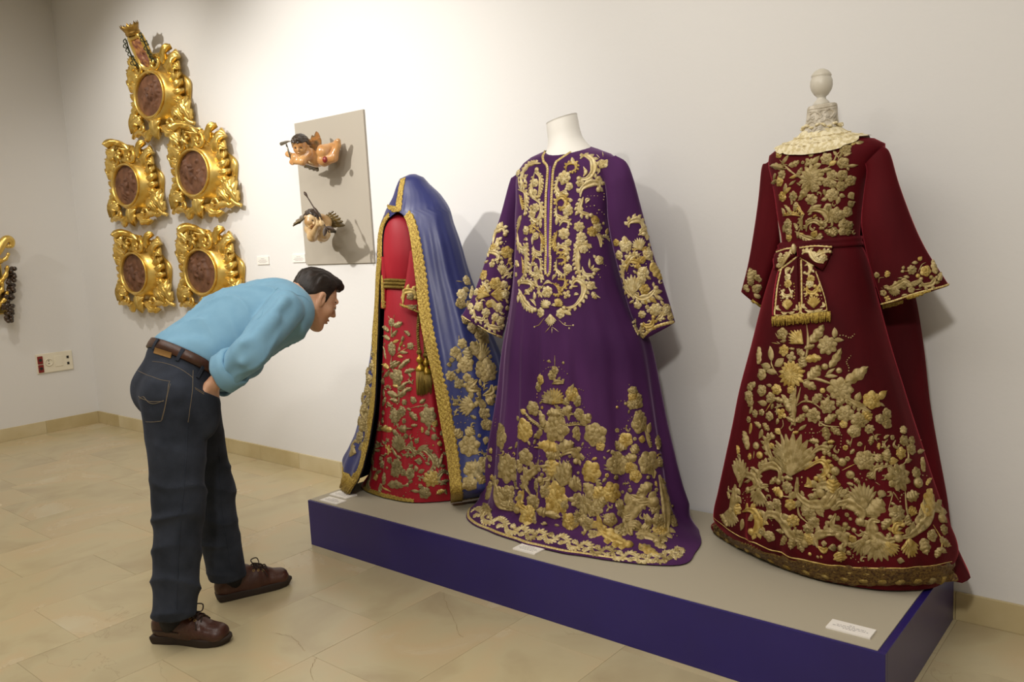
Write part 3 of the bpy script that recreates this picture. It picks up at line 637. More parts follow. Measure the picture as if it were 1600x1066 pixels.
def stroke(cl, px, w, mb, kind='c', taper=(.18, .30), n=None, H=None):
    Q = [cl.hit(*p) for p in px]; Q = [q for q in Q if q[0] is not None]
    if len(Q) < 2: return False
    P = np.array([q[0] for q in Q]); N = np.array([q[1] for q in Q])
    # leave out jumps to another layer
    ln = np.linalg.norm(np.diff(P, axis=0), axis=1).sum(); n = n or int(min(64, max(8, ln/.0045)))
    C_ = crom(P, n); Nn = crom(N, n); Nn /= np.linalg.norm(Nn, axis=1)[:, None]
    T = np.gradient(C_, axis=0); T /= np.linalg.norm(T, axis=1)[:, None]+1e-9; B = np.cross(Nn, T)
    u = np.linspace(0, 1, n); prof = np.minimum(1, np.minimum(taper[0]+(1-taper[0])*u/.45, taper[1]+(1-taper[1])*(1-u)/.45))
    if kind == 'c': vv = np.array([-1, -.78, -.48, -.2, .2, .5, .8, 1.]); hh = np.array([0, .70, .80, .42, .42, .95, .85, 0])
    else: vv = np.array([-1, -.5, .5, 1.]); hh = np.array([0, .9, .9, 0])
    H = H or (min(.0080, .0032+.16*w) if kind == 'c' else min(.004, .0018+.2*w))
    W = w/2*prof
    if kind == 'c': lob = 1+(.30*np.abs(np.sin(u*ln/.017*pi/2))-.12)[:, None]*(np.abs(vv) > .6)[None]*np.where(vv > 0, 1.6, .3)[None]
    else: lob = 1
    off = W[:, None]*vv[None]*lob
    V = C_[:, None]+B[:, None]*off[..., None]; m = len(vv)
    h = (H*(.6+.4*prof)[:, None]*hh[None]*(1+(.10*np.sin(u*ln/.0085*pi)[:, None]*(vv > .4)[None] if kind == 'c' else 0))).ravel()+.0003
    out = cl.drape(V.reshape(-1, 3), h, np.repeat(Nn, m, axis=0)); mb.add(out, grid_faces(n, m))
    if kind == 'c' and w > .0085 and n > 9:      # small acanthus lobes along the outer side
        cv = np.array([np.cross(T[max(i-2, 0)], T[min(i+2, n-1)]) @ Nn[i] for i in range(n)]); sgn = -1 if cv.sum() > 0 else 1
        stp = max(2, int(round(w*.62/(ln/n))))
        for i in range(max(2, n//8), n-2, stp):
            D = B[i]*sgn*.9+T[i]*.75; D /= np.linalg.norm(D); loc, Fc = leaf_local(w*(.62+.35*prof[i]), w*.62, 'l', 0, .0045); put(cl, C_[i]+B[i]*sgn*W[i]*.55, D, Nn[i], loc, Fc, mb)
    return True
EMB_N = {}
PART = {'f': 'embroidered_flower', 'l': 'embroidered_leaf', 'a': 'embroidered_acanthus', 'p': 'embroidered_palmette', 'c': 'embroidered_scroll', 't': 'embroidered_stem', 'b': 'embroidered_berry', 'd': 'sequin_row'}
def emb(cl, mats, ox, oy, s, text, seed=0, grow=1.0):
    """f x y r [n] | l/a x y x2 y2 w | p x y x2 y2 spread | c/t points.. w | b x y r | d points"""
    rn = random.Random(seed)
    for line in text.replace('\n', ';').split(';'):
        q = line.split()
        if not q: continue
        k = q[0]; a = [float(x) for x in q[1:]]; mb = MB(); mm = mats[0] if rn.random() < .84 else mats[-1]
        X = lambda x, y: (ox+x/s, oy+y/s)
        if k in 'fb': a[2] *= grow
        elif k in 'lapc' and len(a) % 2: a[-1] *= grow
        cl.occ = getattr(cl, 'occ', []); pr = [(a[0], a[1], a[2])] if k in 'fb' else [((a[0]+a[2])/2, (a[1]+a[3])/2, math.dist(a[:2], a[2:4])*.5)] if k in 'lap' else [(a[2*i], a[2*i+1], 12) for i in range(len(a)//2)]
        cl.occ += [(ox+x_/s, oy+y_/s, max(r_/s, 2.)) for x_, y_, r_ in pr]
        if k in 'fb':
            P0, N = cl.hit(*X(a[0], a[1]))
            if P0 is None: continue
            R = a[2]/s*depth(P0)/CF; up = np.array([0, 0, 1.]); T = up-N*(up @ N); T /= np.linalg.norm(T)
            th = rn.uniform(0, 6.28); B = np.cross(N, T); T = T*math.cos(th)+B*math.sin(th)
            if k == 'b':
                V, Fc = sphere((0, 0, 0), 1, 9, 6); loc = V*R; loc[:, 2] = np.maximum(loc[:, 2], 0)*.55; put(cl, P0, T, N, loc, Fc, mb)
                V, Fc = sphere((0, 0, .5*R), (.3*R, .3*R, .2*R), 7, 4); put(cl, P0, T, N, V, Fc, mb)
            else:
                np_ = int(a[3]) if len(a) > 3 else rn.choice([5, 6, 7]); B = np.cross(N, T)
                small = R < .011
                for i in range(np_):
                    g = 2*pi*i/np_; D = T*math.cos(g)+B*math.sin(g); rr = R*rn.uniform(.88, 1.06)
                    loc, Fc = leaf_local(rr*.95, 2*R*math.sin(pi/np_)*.86+.001 if np_ > 4 else R*.85, 'q', 0, min(.0060, .0026+.11*R)); loc[:, 0] += R*.07
                    put(cl, P0, D, N, loc, Fc, mb)
                if not small:
                    for i in range(np_):
                        g = 2*pi*(i+.5)/np_; D = T*math.cos(g)+B*math.sin(g)
                        loc, Fc = leaf_local(R*.52, R*math.sin(pi/np_)*1.0, 'q', 0, .005); loc[:, 0] += R*.05; loc[:, 2] += min(.0045, .10*R+.001)
                        put(cl, P0, D, N, loc, Fc, mb)
                V, Fc = sphere((0, 0, min(.006, .003+.08*R)), (.2*R, .2*R, min(.004, .16*R)), 8, 4); put(cl, P0, T, N, V, Fc, mb)
        elif k in 'lap':
            P0, N = cl.hit(*X(a[0], a[1])); P1, N1 = cl.hit(*X(a[2], a[3]))
            if P0 is None or P1 is None: continue
            D = P1-P0; Ln = np.linalg.norm(D); dpx = math.hypot(a[2]-a[0], a[3]-a[1])/s
            if Ln > 2.6*dpx*depth(P0)/CF: D *= 1.6*dpx*depth(P0)/CF/Ln; Ln = np.linalg.norm(D)
            T = D/Ln; w_ = (a[4] if len(a) > 4 else 40)/s*depth(P0)/CF; T = T-N*(T @ N); T /= np.linalg.norm(T)
            if k == 'p':
                B = np.cross(N, T); n = max(5, min(9, int(w_/Ln*5)+3)); half = math.atan2(w_/2, Ln*.8)
                for i in range(n):
                    t = (i/(n-1)*2-1); g = t*half*1.15; D = T*math.cos(g)+B*math.sin(g); L2 = Ln*(1-.22*abs(t)**1.5)*rn.uniform(.95, 1.03)
                    loc, Fc = leaf_local(L2, max(.008, 3.5*half*Ln*.62/n), 'o', -t*L2*.06, .0060); put(cl, P0, D, N, loc, Fc, mb)
                loc, Fc = leaf_local(Ln*.45, w_*.25, 'l', 0, .005); loc[:, 2] += .004; put(cl, P0, T, N, loc, Fc, mb)
            else:
                loc, Fc = leaf_local(Ln, w_*1.05, k, rn.uniform(-.12, .12)*w_); put(cl, P0, T, N, loc, Fc, mb)
        elif k in 'ct':
            n = len(a)//2; w_ = a[-1] if len(a) % 2 else (30 if k == 'c' else 8); pts = [X(a[2*i], a[2*i+1]) for i in range(n)]
            P0, N = cl.hit(*pts[0])
            if P0 is None: P0, N = cl.hit(*pts[-1])
            if P0 is None: continue
            sc_ = depth(P0)/CF/s
            if not stroke(cl, pts, max(w_*sc_, .0028), mb, k): continue
            if k == 'c' and n > 3:
                P1, N1 = cl.hit(*pts[-1])
                if P1 is not None:
                    V, Fc = sphere((0, 0, 0), 1, 8, 5); R = .42*w_*sc_; loc = V*[R, R, R*.75]; up = np.array([0, 0, 1.]); T = up-N1*(up @ N1); T /= np.linalg.norm(T); put(cl, P1, T, N1, loc+[0, 0, .001], Fc, mb)
        elif k == 'd':
            pts = [X(a[2*i], a[2*i+1]) for i in range(len(a)//2)]; ln = sum(math.dist(pts[i], pts[i+1]) for i in range(len(pts)-1))
            for p in crom(pts, max(3, int(ln/3.6))):
                P0, N = cl.hit(*p)
                if P0 is None: continue
                V, Fc = sphere(P0+N*.001, rn.uniform(.0016, .0027), 6, 4); mb.add(V, Fc)
        if not mb.V: continue
        cl.n = getattr(cl, 'n', {}); cl.n[k] = cl.n.get(k, 0)+1
        mesh_obj(PART[k], np.concatenate(mb.V), mb.F, mm, cl.p)
def inpoly(x, y, Pg):
    c = False
    for (x0, y0), (x1, y1) in zip(Pg, Pg[1:]+Pg[:1]):
        if (y0 > y) != (y1 > y) and x < (x1-x0)*(y-y0)/(y1-y0)+x0: c = not c
    return c
def filler(cl, mats, poly, tries, seed, lo=4.5, hi=9.0, gap=.8):
    """small sprigs, buds and curls between the larger motifs"""
    rn = random.Random(seed); xs = [p[0] for p in poly]; ys = [p[1] for p in poly]; txt = []; occ = list(cl.occ)
    for _ in range(tries):
        x, y = rn.uniform(min(xs), max(xs)), rn.uniform(min(ys), max(ys))
        if not inpoly(x, y, poly): continue
        r = rn.uniform(lo, hi)
        if any((x-a)**2+(y-b)**2 < (gap*(r+c))**2 for a, b, c in occ): continue
        occ.append((x, y, r)); g = rn.uniform(0, 6.28); c_, s_ = math.cos(g), math.sin(g); q = rn.random()
        if q < .34: txt.append('a %.1f %.1f %.1f %.1f %.1f' % (x-c_*r, y-s_*r, x+c_*r, y+s_*r, r*1.1))
        elif q < .50: txt.append('f %.1f %.1f %.1f %d' % (x, y, r*.8, rn.choice([5, 6])))
        elif q < .74: txt.append('c %.1f %.1f %.1f %.1f %.1f %.1f %.1f %.1f %.1f' % (x-c_*r, y-s_*r, x-s_*r*.7, y+c_*r*.7, x+c_*r*.9, y+s_*r*.9, x+c_*r*.3+s_*r*.5, y+s_*r*.3-c_*r*.5, r*.62))
        elif q < .86: txt.append('p %.1f %.1f %.1f %.1f %.1f' % (x-c_*r, y-s_*r, x+c_*r, y+s_*r, r*1.7))
        else: txt.append('d %.1f %.1f %.1f %.1f %.1f %.1f' % (x-c_*r*1.2, y-s_*r*1.2, x-s_*r*.5, y+c_*r*.5, x+c_*r*1.2, y+s_*r*1.2)); txt.append('b %.1f %.1f 1.6' % (x+c_*r*1.3, y+s_*r*1.3))
    emb(cl, mats, 0, 0, 1, ';'.join(txt), seed)
def braid(cl, name, px, width, m, style='rope', pitch=.012, H=.004, label=None, P=None, N=None, nv=7, parent=None, step=None):
    if P is None:
        Q = [cl.hit(*p) for p in crom(px, max(len(px)*4, 12))]; Q = [q for q in Q if q[0] is not None]
        P = np.array([q[0] for q in Q]); N = np.array([q[1] for q in Q])
    d = np.concatenate([[0], np.cumsum(np.linalg.norm(np.diff(P, axis=0), axis=1))]); st = step or pitch/4
    n = int(d[-1]/st)+2; t = np.linspace(0, d[-1], n)
    P = np.stack([np.interp(t, d, P[:, i]) for i in range(3)], 1); N = np.stack([np.interp(t, d, N[:, i]) for i in range(3)], 1)
    for _ in range(3): P[1:-1] = .25*P[:-2]+.5*P[1:-1]+.25*P[2:]; N[1:-1] = .25*N[:-2]+.5*N[1:-1]+.25*N[2:]
    N /= np.linalg.norm(N, axis=1)[:, None]; T = np.gradient(P, axis=0); T /= np.linalg.norm(T, axis=1)[:, None]; B = np.cross(N, T)
    wd = np.interp(t/d[-1], np.linspace(0, 1, len(np.atleast_1d(width))), np.atleast_1d(width))
    v = np.linspace(-1, 1, nv); S = t[:, None]; Vv = v[None]
    if style == 'rope': h = H*(1-Vv**2)**.5*(.72+.28*np.cos(2*pi*(S/pitch+.35*Vv))); sw = 1+.10*np.cos(2*pi*S/pitch)*np.abs(Vv)
    else:
        q1 = np.cos(2*pi*(S/pitch+Vv*1.5)); q2 = np.cos(2*pi*(S/pitch-Vv*1.5))
        h = H*(.45+.4*np.maximum(q1, q2))*(1-Vv**8)+H*.5*np.exp(-((np.abs(Vv)-.82)/.1)**2); sw = 1+.10*np.cos(2*pi*S/pitch)*(np.abs(Vv) > .9)
    V = P[:, None]+B[:, None]*(wd[:, None]/2*Vv*sw)[..., None]
    out = cl.drape(V.reshape(-1, 3), h.ravel()+.0006, np.repeat(N, nv, axis=0)) if cl else (V+N[:, None]*(h+.0006)[..., None]).reshape(-1, 3)
    o = mesh_obj(name, out, np.array(grid_faces(n, nv)), m, parent or cl.p)
    if label: o['label'] = label
    return o
CP, CRd, CT, CM = Cloth(BV_P, gown), Cloth(BV_R, dress), Cloth(BV_T, tunic), Cloth(BV_M, mantle)
GP, GA, GT, GM = (m_goldp, m_goldy), (m_golda, m_goldy), (m_silv, m_goldy), (m_golda, m_silv)
emb(CRd, GA, 1190, 210, 6.27, '''l 210 210 75 190 45;f 175 195 40 5;a 215 330 90 310 60;l 200 290 270 200 40;a 270 310 375 260 55;t 180 250 270 350 370 420 22
a 340 420 400 320 45;l 350 400 270 430 30;f 200 395 45;f 180 460 50;a 150 450 105 510 40;l 240 480 220 590 40;l 290 520 200 600 40;l 270 500 340 450 25
f 490 430 118 14;f 520 520 45;a 470 490 365 650 70;f 465 275 45 4;l 480 290 570 210 55;l 500 330 590 290 50;f 485 195 25;a 570 370 690 340 45
f 635 240 55 6;l 660 300 740 260 45;t 600 360 690 290 740 200 800 140 18;f 820 140 55 6;l 740 210 700 160 30;l 800 215 885 180 25;l 880 110 930 50 50;l 920 90 1000 80 40
f 795 280 55 5;l 840 310 945 300 30;l 840 320 855 355 25;f 690 400 50 5;f 790 400 50;f 640 470 45;t 600 470 700 440 800 460 18;f 870 455 50 5;f 695 490 40;f 780 510 50
f 690 590 60 6;l 760 590 820 610 40;l 760 610 735 690 40;l 640 630 580 650 35;f 490 640 55 7;f 310 605 45 7;f 205 610 50;f 650 710 35 5;l 460 750 595 690 45
c 450 760 540 740 620 770 640 840 590 870 60;c 440 950 450 880 520 850 580 890 580 920 40;c 330 950 420 1000 520 1035 575 985 45;t 400 800 390 900 360 960 24;c 420 780 380 850 400 940 30
a 300 790 230 690 40;f 260 880 50;f 265 950 45;f 270 1010 40;c 210 800 300 780 380 800 30;a 330 750 340 660 60;c 340 660 370 730 420 790 30;l 230 800 205 720 40
f 720 790 70 7;f 840 760 50;f 800 880 50;f 860 890 40;f 790 950 40;f 845 955 35;a 730 990 610 940 60;a 690 910 740 980 60;l 230 880 220 960 40''', 1, 1.1)
emb(CRd, GA, 1150, 500, 5.33, '''p 560 200 450 100 140;t 590 40 600 200 570 380 26;a 620 190 730 40 70;f 385 115 45 5;t 350 150 330 110 8;f 760 210 72 8;l 820 150 820 60 40;l 810 170 900 170 35;d 840 130 900 130 950 150 985 120
a 580 330 715 320 60;a 570 300 510 240 50;a 570 240 660 210 40;a 550 400 560 300 70;f 400 255 42 6;t 360 200 300 190 7;t 370 200 340 180 7;f 460 310 40 4
a 195 370 200 225 60;l 300 340 290 220 50;l 330 385 400 320 60;l 290 400 215 370 55;f 215 455 45;l 340 440 250 430 45;t 350 460 300 380 295 330 14;f 460 450 100 16
a 600 490 700 380 80;t 540 510 650 490 760 520 860 560 26;b 740 390 26;b 858 422 24;b 722 588 22;a 780 400 875 235 55;l 740 470 850 470 30;l 750 460 830 400 25;a 560 520 670 580 60
f 870 580 95 8;a 910 520 1105 390 85;l 920 520 990 440 35;d 930 480 940 400 920 350 955 300;c 900 640 1000 700 1120 770 45;f 1130 670 70 6;l 1000 680 1030 600 50;l 1190 660 1250 590 55;l 1195 690 1235 720 20;a 900 660 840 720 50
f 910 780 65 7;f 1025 835 65 7;f 1110 910 35;f 985 930 50 5;t 970 970 950 1060 10;t 1130 930 1180 1020 7;a 1060 760 1120 840 70;f 1200 825 38;f 1255 780 42 5;f 1255 860 45 5
c 500 550 480 700 490 880 40;t 540 560 500 720 20;d 475 640 470 760;a 460 770 380 620 60;a 400 680 310 650 40;f 290 650 42 6;f 340 580 42 6;l 300 550 255 540 25;f 215 590 45 5;l 260 700 185 680 45;t 300 680 250 760 12
c 400 720 350 720 340 790 20;f 380 780 45 4;l 350 820 340 870 25;f 280 800 35;t 500 720 560 680 640 690 720 750 20;a 640 690 720 620 60;a 590 680 580 620 30;f 760 720 58 7;b 580 740 28;f 645 795 55 7;t 680 830 740 880 860 890 18
a 740 860 840 790 60;a 740 890 760 1005 60;a 790 890 870 960 50;f 895 870 30;d 720 910 680 940 580 940;d 880 960 870 1060;a 500 850 580 780 50;a 490 850 420 810 40;l 520 920 590 870 25
f 215 770 25 5;f 160 780 30;f 110 830 25;l 130 860 120 950 35;a 210 900 160 850 40;a 230 860 280 920 45;l 220 910 195 990 35;t 390 830 390 890 310 940 6;f 110 640 50;f 120 560 35;a 110 720 150 680 40;f 150 540 25;l 120 780 140 720 30''', 2, 1.15)
emb(CRd, GA, 1100, 660, 4.443, '''p 600 370 620 60 330;c 700 330 800 270 850 300 840 360 780 390 40;c 720 250 800 180 860 190 840 210 40;c 500 300 450 200 440 130 480 100 40;p 600 370 500 150 160;p 600 370 740 150 160
b 363 163 24;b 320 238 22;b 388 228 24;t 350 200 345 250 8;a 310 190 280 60 60;a 240 220 235 160 30;p 250 420 250 240 140;c 220 430 210 540 180 640 60;p 190 590 180 720 140;a 230 640 240 560 60
c 250 450 280 370 340 380 360 440 310 470 50;p 380 460 380 590 130;c 370 400 400 330 470 300 530 340 520 410 50;c 380 380 400 440 450 440 40;a 400 330 410 260 40;f 575 450 38 8;a 550 520 470 460 60;f 510 570 38 6;f 600 570 35 6;f 460 580 30;l 520 600 540 635 30;t 540 510 650 520 14
c 650 380 650 500 740 570 850 560 890 480 850 440 800 450 810 490 75;c 720 380 730 430 700 440 40;t 650 520 660 640 720 700 18;f 725 625 48 8;f 760 690 42 8;f 620 680 38 8;f 725 740 35 8
c 270 620 330 610 380 680 360 750 330 760 55;l 270 670 260 750 35;f 400 755 30;f 455 790 35 5;c 420 710 440 640 510 650 560 720 620 800 700 840 65;a 570 790 540 850 45;a 620 800 600 880 50;a 660 820 690 900 50;a 580 730 600 690 30;a 640 770 700 780 40;f 735 810 40
c 790 870 780 800 850 770 930 780 50;c 790 860 830 890 860 870 40;b 790 935 10;b 815 935 10;b 735 915 12;d 280 560 270 500 290 480;a 170 720 120 640 60''', 3, 1.18)
emb(CRd, GA, 1290, 650, 3.878, '''b 100 280 24;b 57 335 26;b 150 357 24;t 180 290 100 330 8;f 235 270 55 6;t 235 220 240 180 6;c 300 390 300 320 400 300 25;a 290 380 260 340 40;a 310 280 330 230 50;a 370 280 375 200 50;l 380 280 440 270 40;t 300 400 330 420 6
f 440 370 75 9;f 475 150 30;f 520 200 32;f 455 225 32;f 520 150 25;a 470 110 465 60 45;t 450 310 500 260 490 180 14;l 480 280 520 265 25;f 550 345 30;b 560 405 30;a 590 340 580 250 40
t 480 440 490 560 510 660 14;a 490 500 560 470 60;a 500 560 550 590 50;a 490 600 510 665 50;t 410 460 400 500 380 570 8;t 410 460 440 510 8;f 435 590 48 8;a 395 625 345 690 45
p 240 560 200 400 170;a 250 600 340 500 90;c 60 550 90 530 160 540 220 590 210 640 60;c 60 590 40 660 100 700 120 660 40;a 40 470 50 380 80;c 10 540 60 480 100 430 40
c 330 640 280 640 290 720 370 760 440 740 60;p 310 740 300 890 260;p 230 740 200 850 120;p 370 760 420 850 110;c 440 740 520 720 600 650 640 560 690 570 700 620 65;c 470 710 420 700 430 660 465 660 35;a 600 610 640 440 110;p 500 740 520 860 140;a 590 740 610 840 60
f 645 725 32;f 715 690 28;t 650 660 700 750 690 850 10;a 690 740 750 790 45;a 700 800 660 860 40;l 690 800 730 830 30;c 0 720 60 710 120 760 90 800 45;a 80 820 90 880 70;b 140 830 14;b 172 692 14;d 150 840 200 885;f 130 600 12;b 150 625 10''', 4, 1.18)
emb(CRd, GA, 1350, 370, 8.2, '''f 165 490 38;a 290 520 300 430 70;t 190 590 200 530 260 520 10;f 615 425 62 8;l 500 420 510 370 40;l 470 450 520 430 40;t 520 440 560 440 10;l 690 330 610 340 45;l 700 310 740 255 55;t 690 460 740 360 790 330 12;f 790 440 70 5;b 690 500 30
l 580 520 500 510 40;l 500 530 430 530 20;b 405 590 26;c 150 640 250 640 350 650 450 600 520 560 600 600 730 540 60;c 730 560 760 620 860 610 900 550 860 520 70;p 400 640 380 760 180;a 480 640 540 670 60;f 605 680 45 5;f 300 790 40 4;a 920 480 870 300 90;a 950 570 980 460 80;t 650 680 740 670 8;l 480 760 560 735 30;f 250 720 45''', 5)
emb(CRd, GA, 1140, 340, 3.947, 'a 130 400 125 310 60;f 150 340 18;f 170 370 20;f 185 385 15;f 130 400 22;f 165 440 28;a 120 460 90 420 30;f 180 430 20;l 150 470 190 500 25;f 100 430 20;f 178 488 15', 6)
emb(CP, GP, 790, 220, 5.92, '''c 330 210 270 210 210 230 160 300 150 390 190 420 45;c 210 310 180 350 200 400 30;f 120 300 35;a 110 260 95 220 30;t 120 330 130 440 14;c 120 450 180 480 190 570 180 680 40;c 130 500 150 570 160 640 30;c 150 690 130 750 110 850 35;f 190 830 40 6;c 170 920 190 910 205 925 25;c 110 850 120 950 160 1000 200 960 45;f 180 1030 35
b 290 270 25;c 270 290 320 340 320 440 300 520 35;c 270 300 240 420 250 490 290 520 35;f 275 390 38;f 270 480 30;c 250 530 320 580 330 670 290 740 240 700 240 610 40;f 280 620 40;f 250 680 35;l 325 810 325 730 30;c 330 850 250 780 240 830 270 830 30;f 280 880 35;c 260 860 250 910 250 960 25;c 310 850 340 920 330 1030 30;c 250 1010 270 1060 320 1040 30
l 630 220 615 150 35;c 560 280 570 220 640 210 650 260 600 290 30;f 545 340 60 7;c 500 310 470 420 500 490 560 450 35;f 590 420 35 5;c 560 470 565 495 560 520 35;c 480 600 470 560 520 520 560 560 540 610 500 620 40;f 575 640 50 7;c 470 600 470 680 520 710 600 680 30;l 600 570 600 530 35;l 470 780 470 700 30;c 500 790 530 740 580 750 580 800 35;f 540 860 55 7;c 480 830 450 940 480 1020 35;f 580 945 32;c 480 1030 500 980 560 1000 560 1050 40
c 690 170 730 140 800 180 810 280 750 350 680 350 55;c 720 240 740 290 720 330 30;f 690 390 35;f 900 205 48 5;l 920 170 1000 115 35;t 900 150 895 105 7;t 870 160 840 130 7;c 880 240 865 275 850 310 18;l 860 330 900 395 30;c 690 520 710 440 800 390 860 400 860 450 60;d 880 430 910 490 905 545;c 720 520 690 600 700 660 790 690 50;c 740 580 755 550 780 540 35;d 760 510 850 510;d 750 610 820 600
c 790 690 830 720 860 760 40;f 830 740 40;f 850 800 45;f 800 840 45;c 830 860 870 900 880 985 35;f 680 795 45 7;t 680 760 690 730 7;f 700 890 45;f 690 940 40;c 880 890 930 890 960 930 25;l 930 870 940 810 35;c 660 1050 680 980 780 960 50;f 720 1000 40;b 905 765 14;d 870 640 910 680;d 830 700 860 640''', 7, 1.12)
emb(CP, GP, 790, 380, 7.1, '''c 200 0 230 60 230 200 220 330 150 430 50;c 180 150 200 280 190 330 30;a 150 260 120 190 40;f 120 350 25;f 130 230 35;c 150 480 170 440 270 440 290 490 230 530 45;c 150 510 190 600 250 690 330 740 60;c 210 570 240 555 270 570 30;l 140 580 140 660 40;l 320 630 320 540 40;c 270 620 310 650 340 700 30
c 310 30 320 80 390 110 400 20 35;c 340 130 310 170 300 220 30;c 350 150 390 200 390 300 340 350 280 320 290 250 340 240 40;f 340 290 35;c 570 40 580 100 650 100 680 60 620 40 35;l 690 190 700 130 40;c 560 170 640 160 660 200 600 230 35;c 570 180 560 280 620 350 680 330 35;f 690 280 52 7
c 430 410 410 370 400 330 30;c 520 410 540 370 570 350 30;c 440 480 360 480 340 410 390 380 400 430 32;c 580 450 600 500 660 480 660 410 590 400 35;f 465 540 65 7;c 420 460 470 430 520 450 32;c 520 440 580 490 600 560 540 570 35;c 420 470 370 520 390 570 440 560 35;f 680 570 45 4;c 800 480 740 470 780 410 850 440 870 520 840 610 760 700 650 720 60;c 760 580 780 565 810 570 30
c 800 0 900 20 950 20 40;c 800 20 800 120 800 250 830 380 55;c 850 260 870 340 920 360 980 340 50;f 1040 190 50 5;l 1000 170 970 130 30;c 980 240 960 270 940 290 25;l 930 280 930 170 25;l 950 300 1050 290 40;d 1060 220 1110 250;d 1010 320 1050 380;d 880 80 930 100;f 950 470 45;l 960 490 1020 500 25;a 960 540 1010 620 55;l 1000 580 1055 612 15
p 480 720 400 640 110;p 560 700 620 620 140;c 420 690 445 690 470 710 30;f 390 770 50 6;f 610 780 55 6;l 650 750 730 800 50;p 500 790 500 920 150;f 480 670 25;c 510 690 535 685 560 700 30;t 430 830 380 900 310 930 7;t 590 850 660 910 750 915 7;t 500 920 440 990 8;t 515 930 515 1000 8;t 520 930 590 985 8;b 660 890 10;b 705 945 10;b 750 912 10;b 320 930 10''', 8, 1.1)
emb(CP, GP, 720, 340, 5.33, '''c 270 220 290 130 320 100 350 90 370 140 45;c 250 260 300 230 310 170 45;c 230 330 240 290 300 300 310 340 270 360 40;f 270 250 35;f 380 290 50 6;d 350 240 375 200;l 400 370 420 330 30;f 260 390 25;a 330 490 190 400 70;c 340 480 390 440 440 400 14;p 340 480 350 380 90;c 380 510 410 480 380 470 350 500 30;f 360 560 35;f 290 550 50 6;f 190 480 40
c 230 650 220 580 190 560 200 610 30;p 240 650 120 600 130;p 250 640 380 640 130;f 130 620 30;f 370 640 40;l 250 680 310 770 45;f 315 750 38;f 240 720 32;c 110 760 120 830 180 850 210 800 35;f 150 740 38;f 210 790 35;c 220 840 230 900 300 920 350 900 40;f 290 830 35;f 330 860 40;f 80 740 30''', 9, 1.12)
emb(CP, GP, 940, 330, 5.077, '''c 215 130 220 90 280 70 320 100 330 180 45;c 290 190 340 170 360 230 45;f 190 270 50 5;l 180 240 180 195 40;f 115 250 28;l 200 300 205 340 20;p 310 310 280 210 130;c 260 330 270 300 330 300 350 350 330 370 30;f 370 340 50;f 320 390 28;f 330 485 45 5;a 390 410 470 540 90;c 180 560 170 470 230 370 280 350 40;c 200 480 220 400 290 410 270 440 35;f 140 350 35;p 250 660 250 500 170
c 240 640 300 690 380 670 430 610 45;f 340 620 40;f 310 550 40;c 190 540 200 620 250 680 40;l 420 650 490 630 30;l 420 670 495 700 30;l 370 680 440 730 35;l 340 690 360 745 30;f 285 745 30;f 430 780 48 7;c 270 850 270 930 310 960 320 900 35;f 320 820 30;c 330 880 350 910 400 900 410 840 40;c 430 860 470 840 490 790 35;f 520 780 42;f 545 840 30;c 480 770 510 755 540 755 30''', 10, 1.12)
emb(CP, GA, 750, 550, 3.805, '''t 445 20 445 90 6;f 445 110 22;d 360 130 400 95 430 90;d 380 50 420 60;d 470 90 520 130;b 410 55 8;b 495 65 8;f 430 140 25;f 360 165 28;f 350 210 25;d 340 210 340 270;c 430 190 465 180 500 185 25;p 430 310 440 210 150;p 430 310 390 240 100;p 430 310 490 230 100;f 545 250 40 6;l 520 280 565 190 40;l 570 270 605 280 30;f 580 300 22;d 600 290 620 330;d 590 220 615 230
c 440 310 480 360 490 420 18;a 480 370 385 370 50;a 490 360 570 330 50;a 500 310 530 280 40;f 455 455 72 6;c 500 440 560 430 640 440 14;f 590 370 32 5;c 530 410 530 370 560 370 20;a 600 430 660 370 50;f 680 490 62 6;f 715 560 25;a 570 440 600 530 50;c 400 460 330 420 260 350 14;f 315 335 38 6;l 270 370 245 340 30;a 380 450 350 350 50;a 370 460 330 510 40;f 260 465 60 6;l 230 410 225 380 25
f 125 500 65 6;d 90 440 95 400;c 455 540 465 590 460 640 25;a 460 590 355 550 70;a 470 580 565 540 60;a 460 620 380 600 60;c 480 620 540 590 580 620 570 650 40;d 570 565 650 570;f 160 690 75 8;d 100 620 170 600;f 270 625 42 5;d 270 580 310 560;d 310 640 355 620;c 260 680 270 740 250 800 30;a 240 720 230 640 40
p 490 800 500 640 220;c 300 850 270 780 320 710 400 690 410 750 360 760 45;a 430 740 410 640 90;a 480 740 570 680 90;a 530 800 600 770 80;f 340 790 35;f 390 830 35;f 450 870 85 8;f 500 910 30;f 170 840 42 6;c 60 800 90 780 100 860 130 920 220 940 45;a 40 880 60 760 60;c 20 900 40 930 70 950 40;a 160 930 200 880 50;c 260 820 240 900 280 940 40;f 310 880 30;a 330 930 360 880 50;a 340 940 470 980 50
f 290 975 55 6;l 300 980 385 1025 45;f 660 715 55 6;d 600 660 640 610;c 660 740 700 780 690 850 20;a 660 870 620 780 70;a 680 870 730 800 60;f 580 880 40;p 600 1000 500 980 110;f 690 930 40;a 700 920 740 860 50;c 580 900 640 920 660 980 40;f 640 1020 35;a 620 1000 600 930 60;f 530 1010 45''', 11, 1.24)
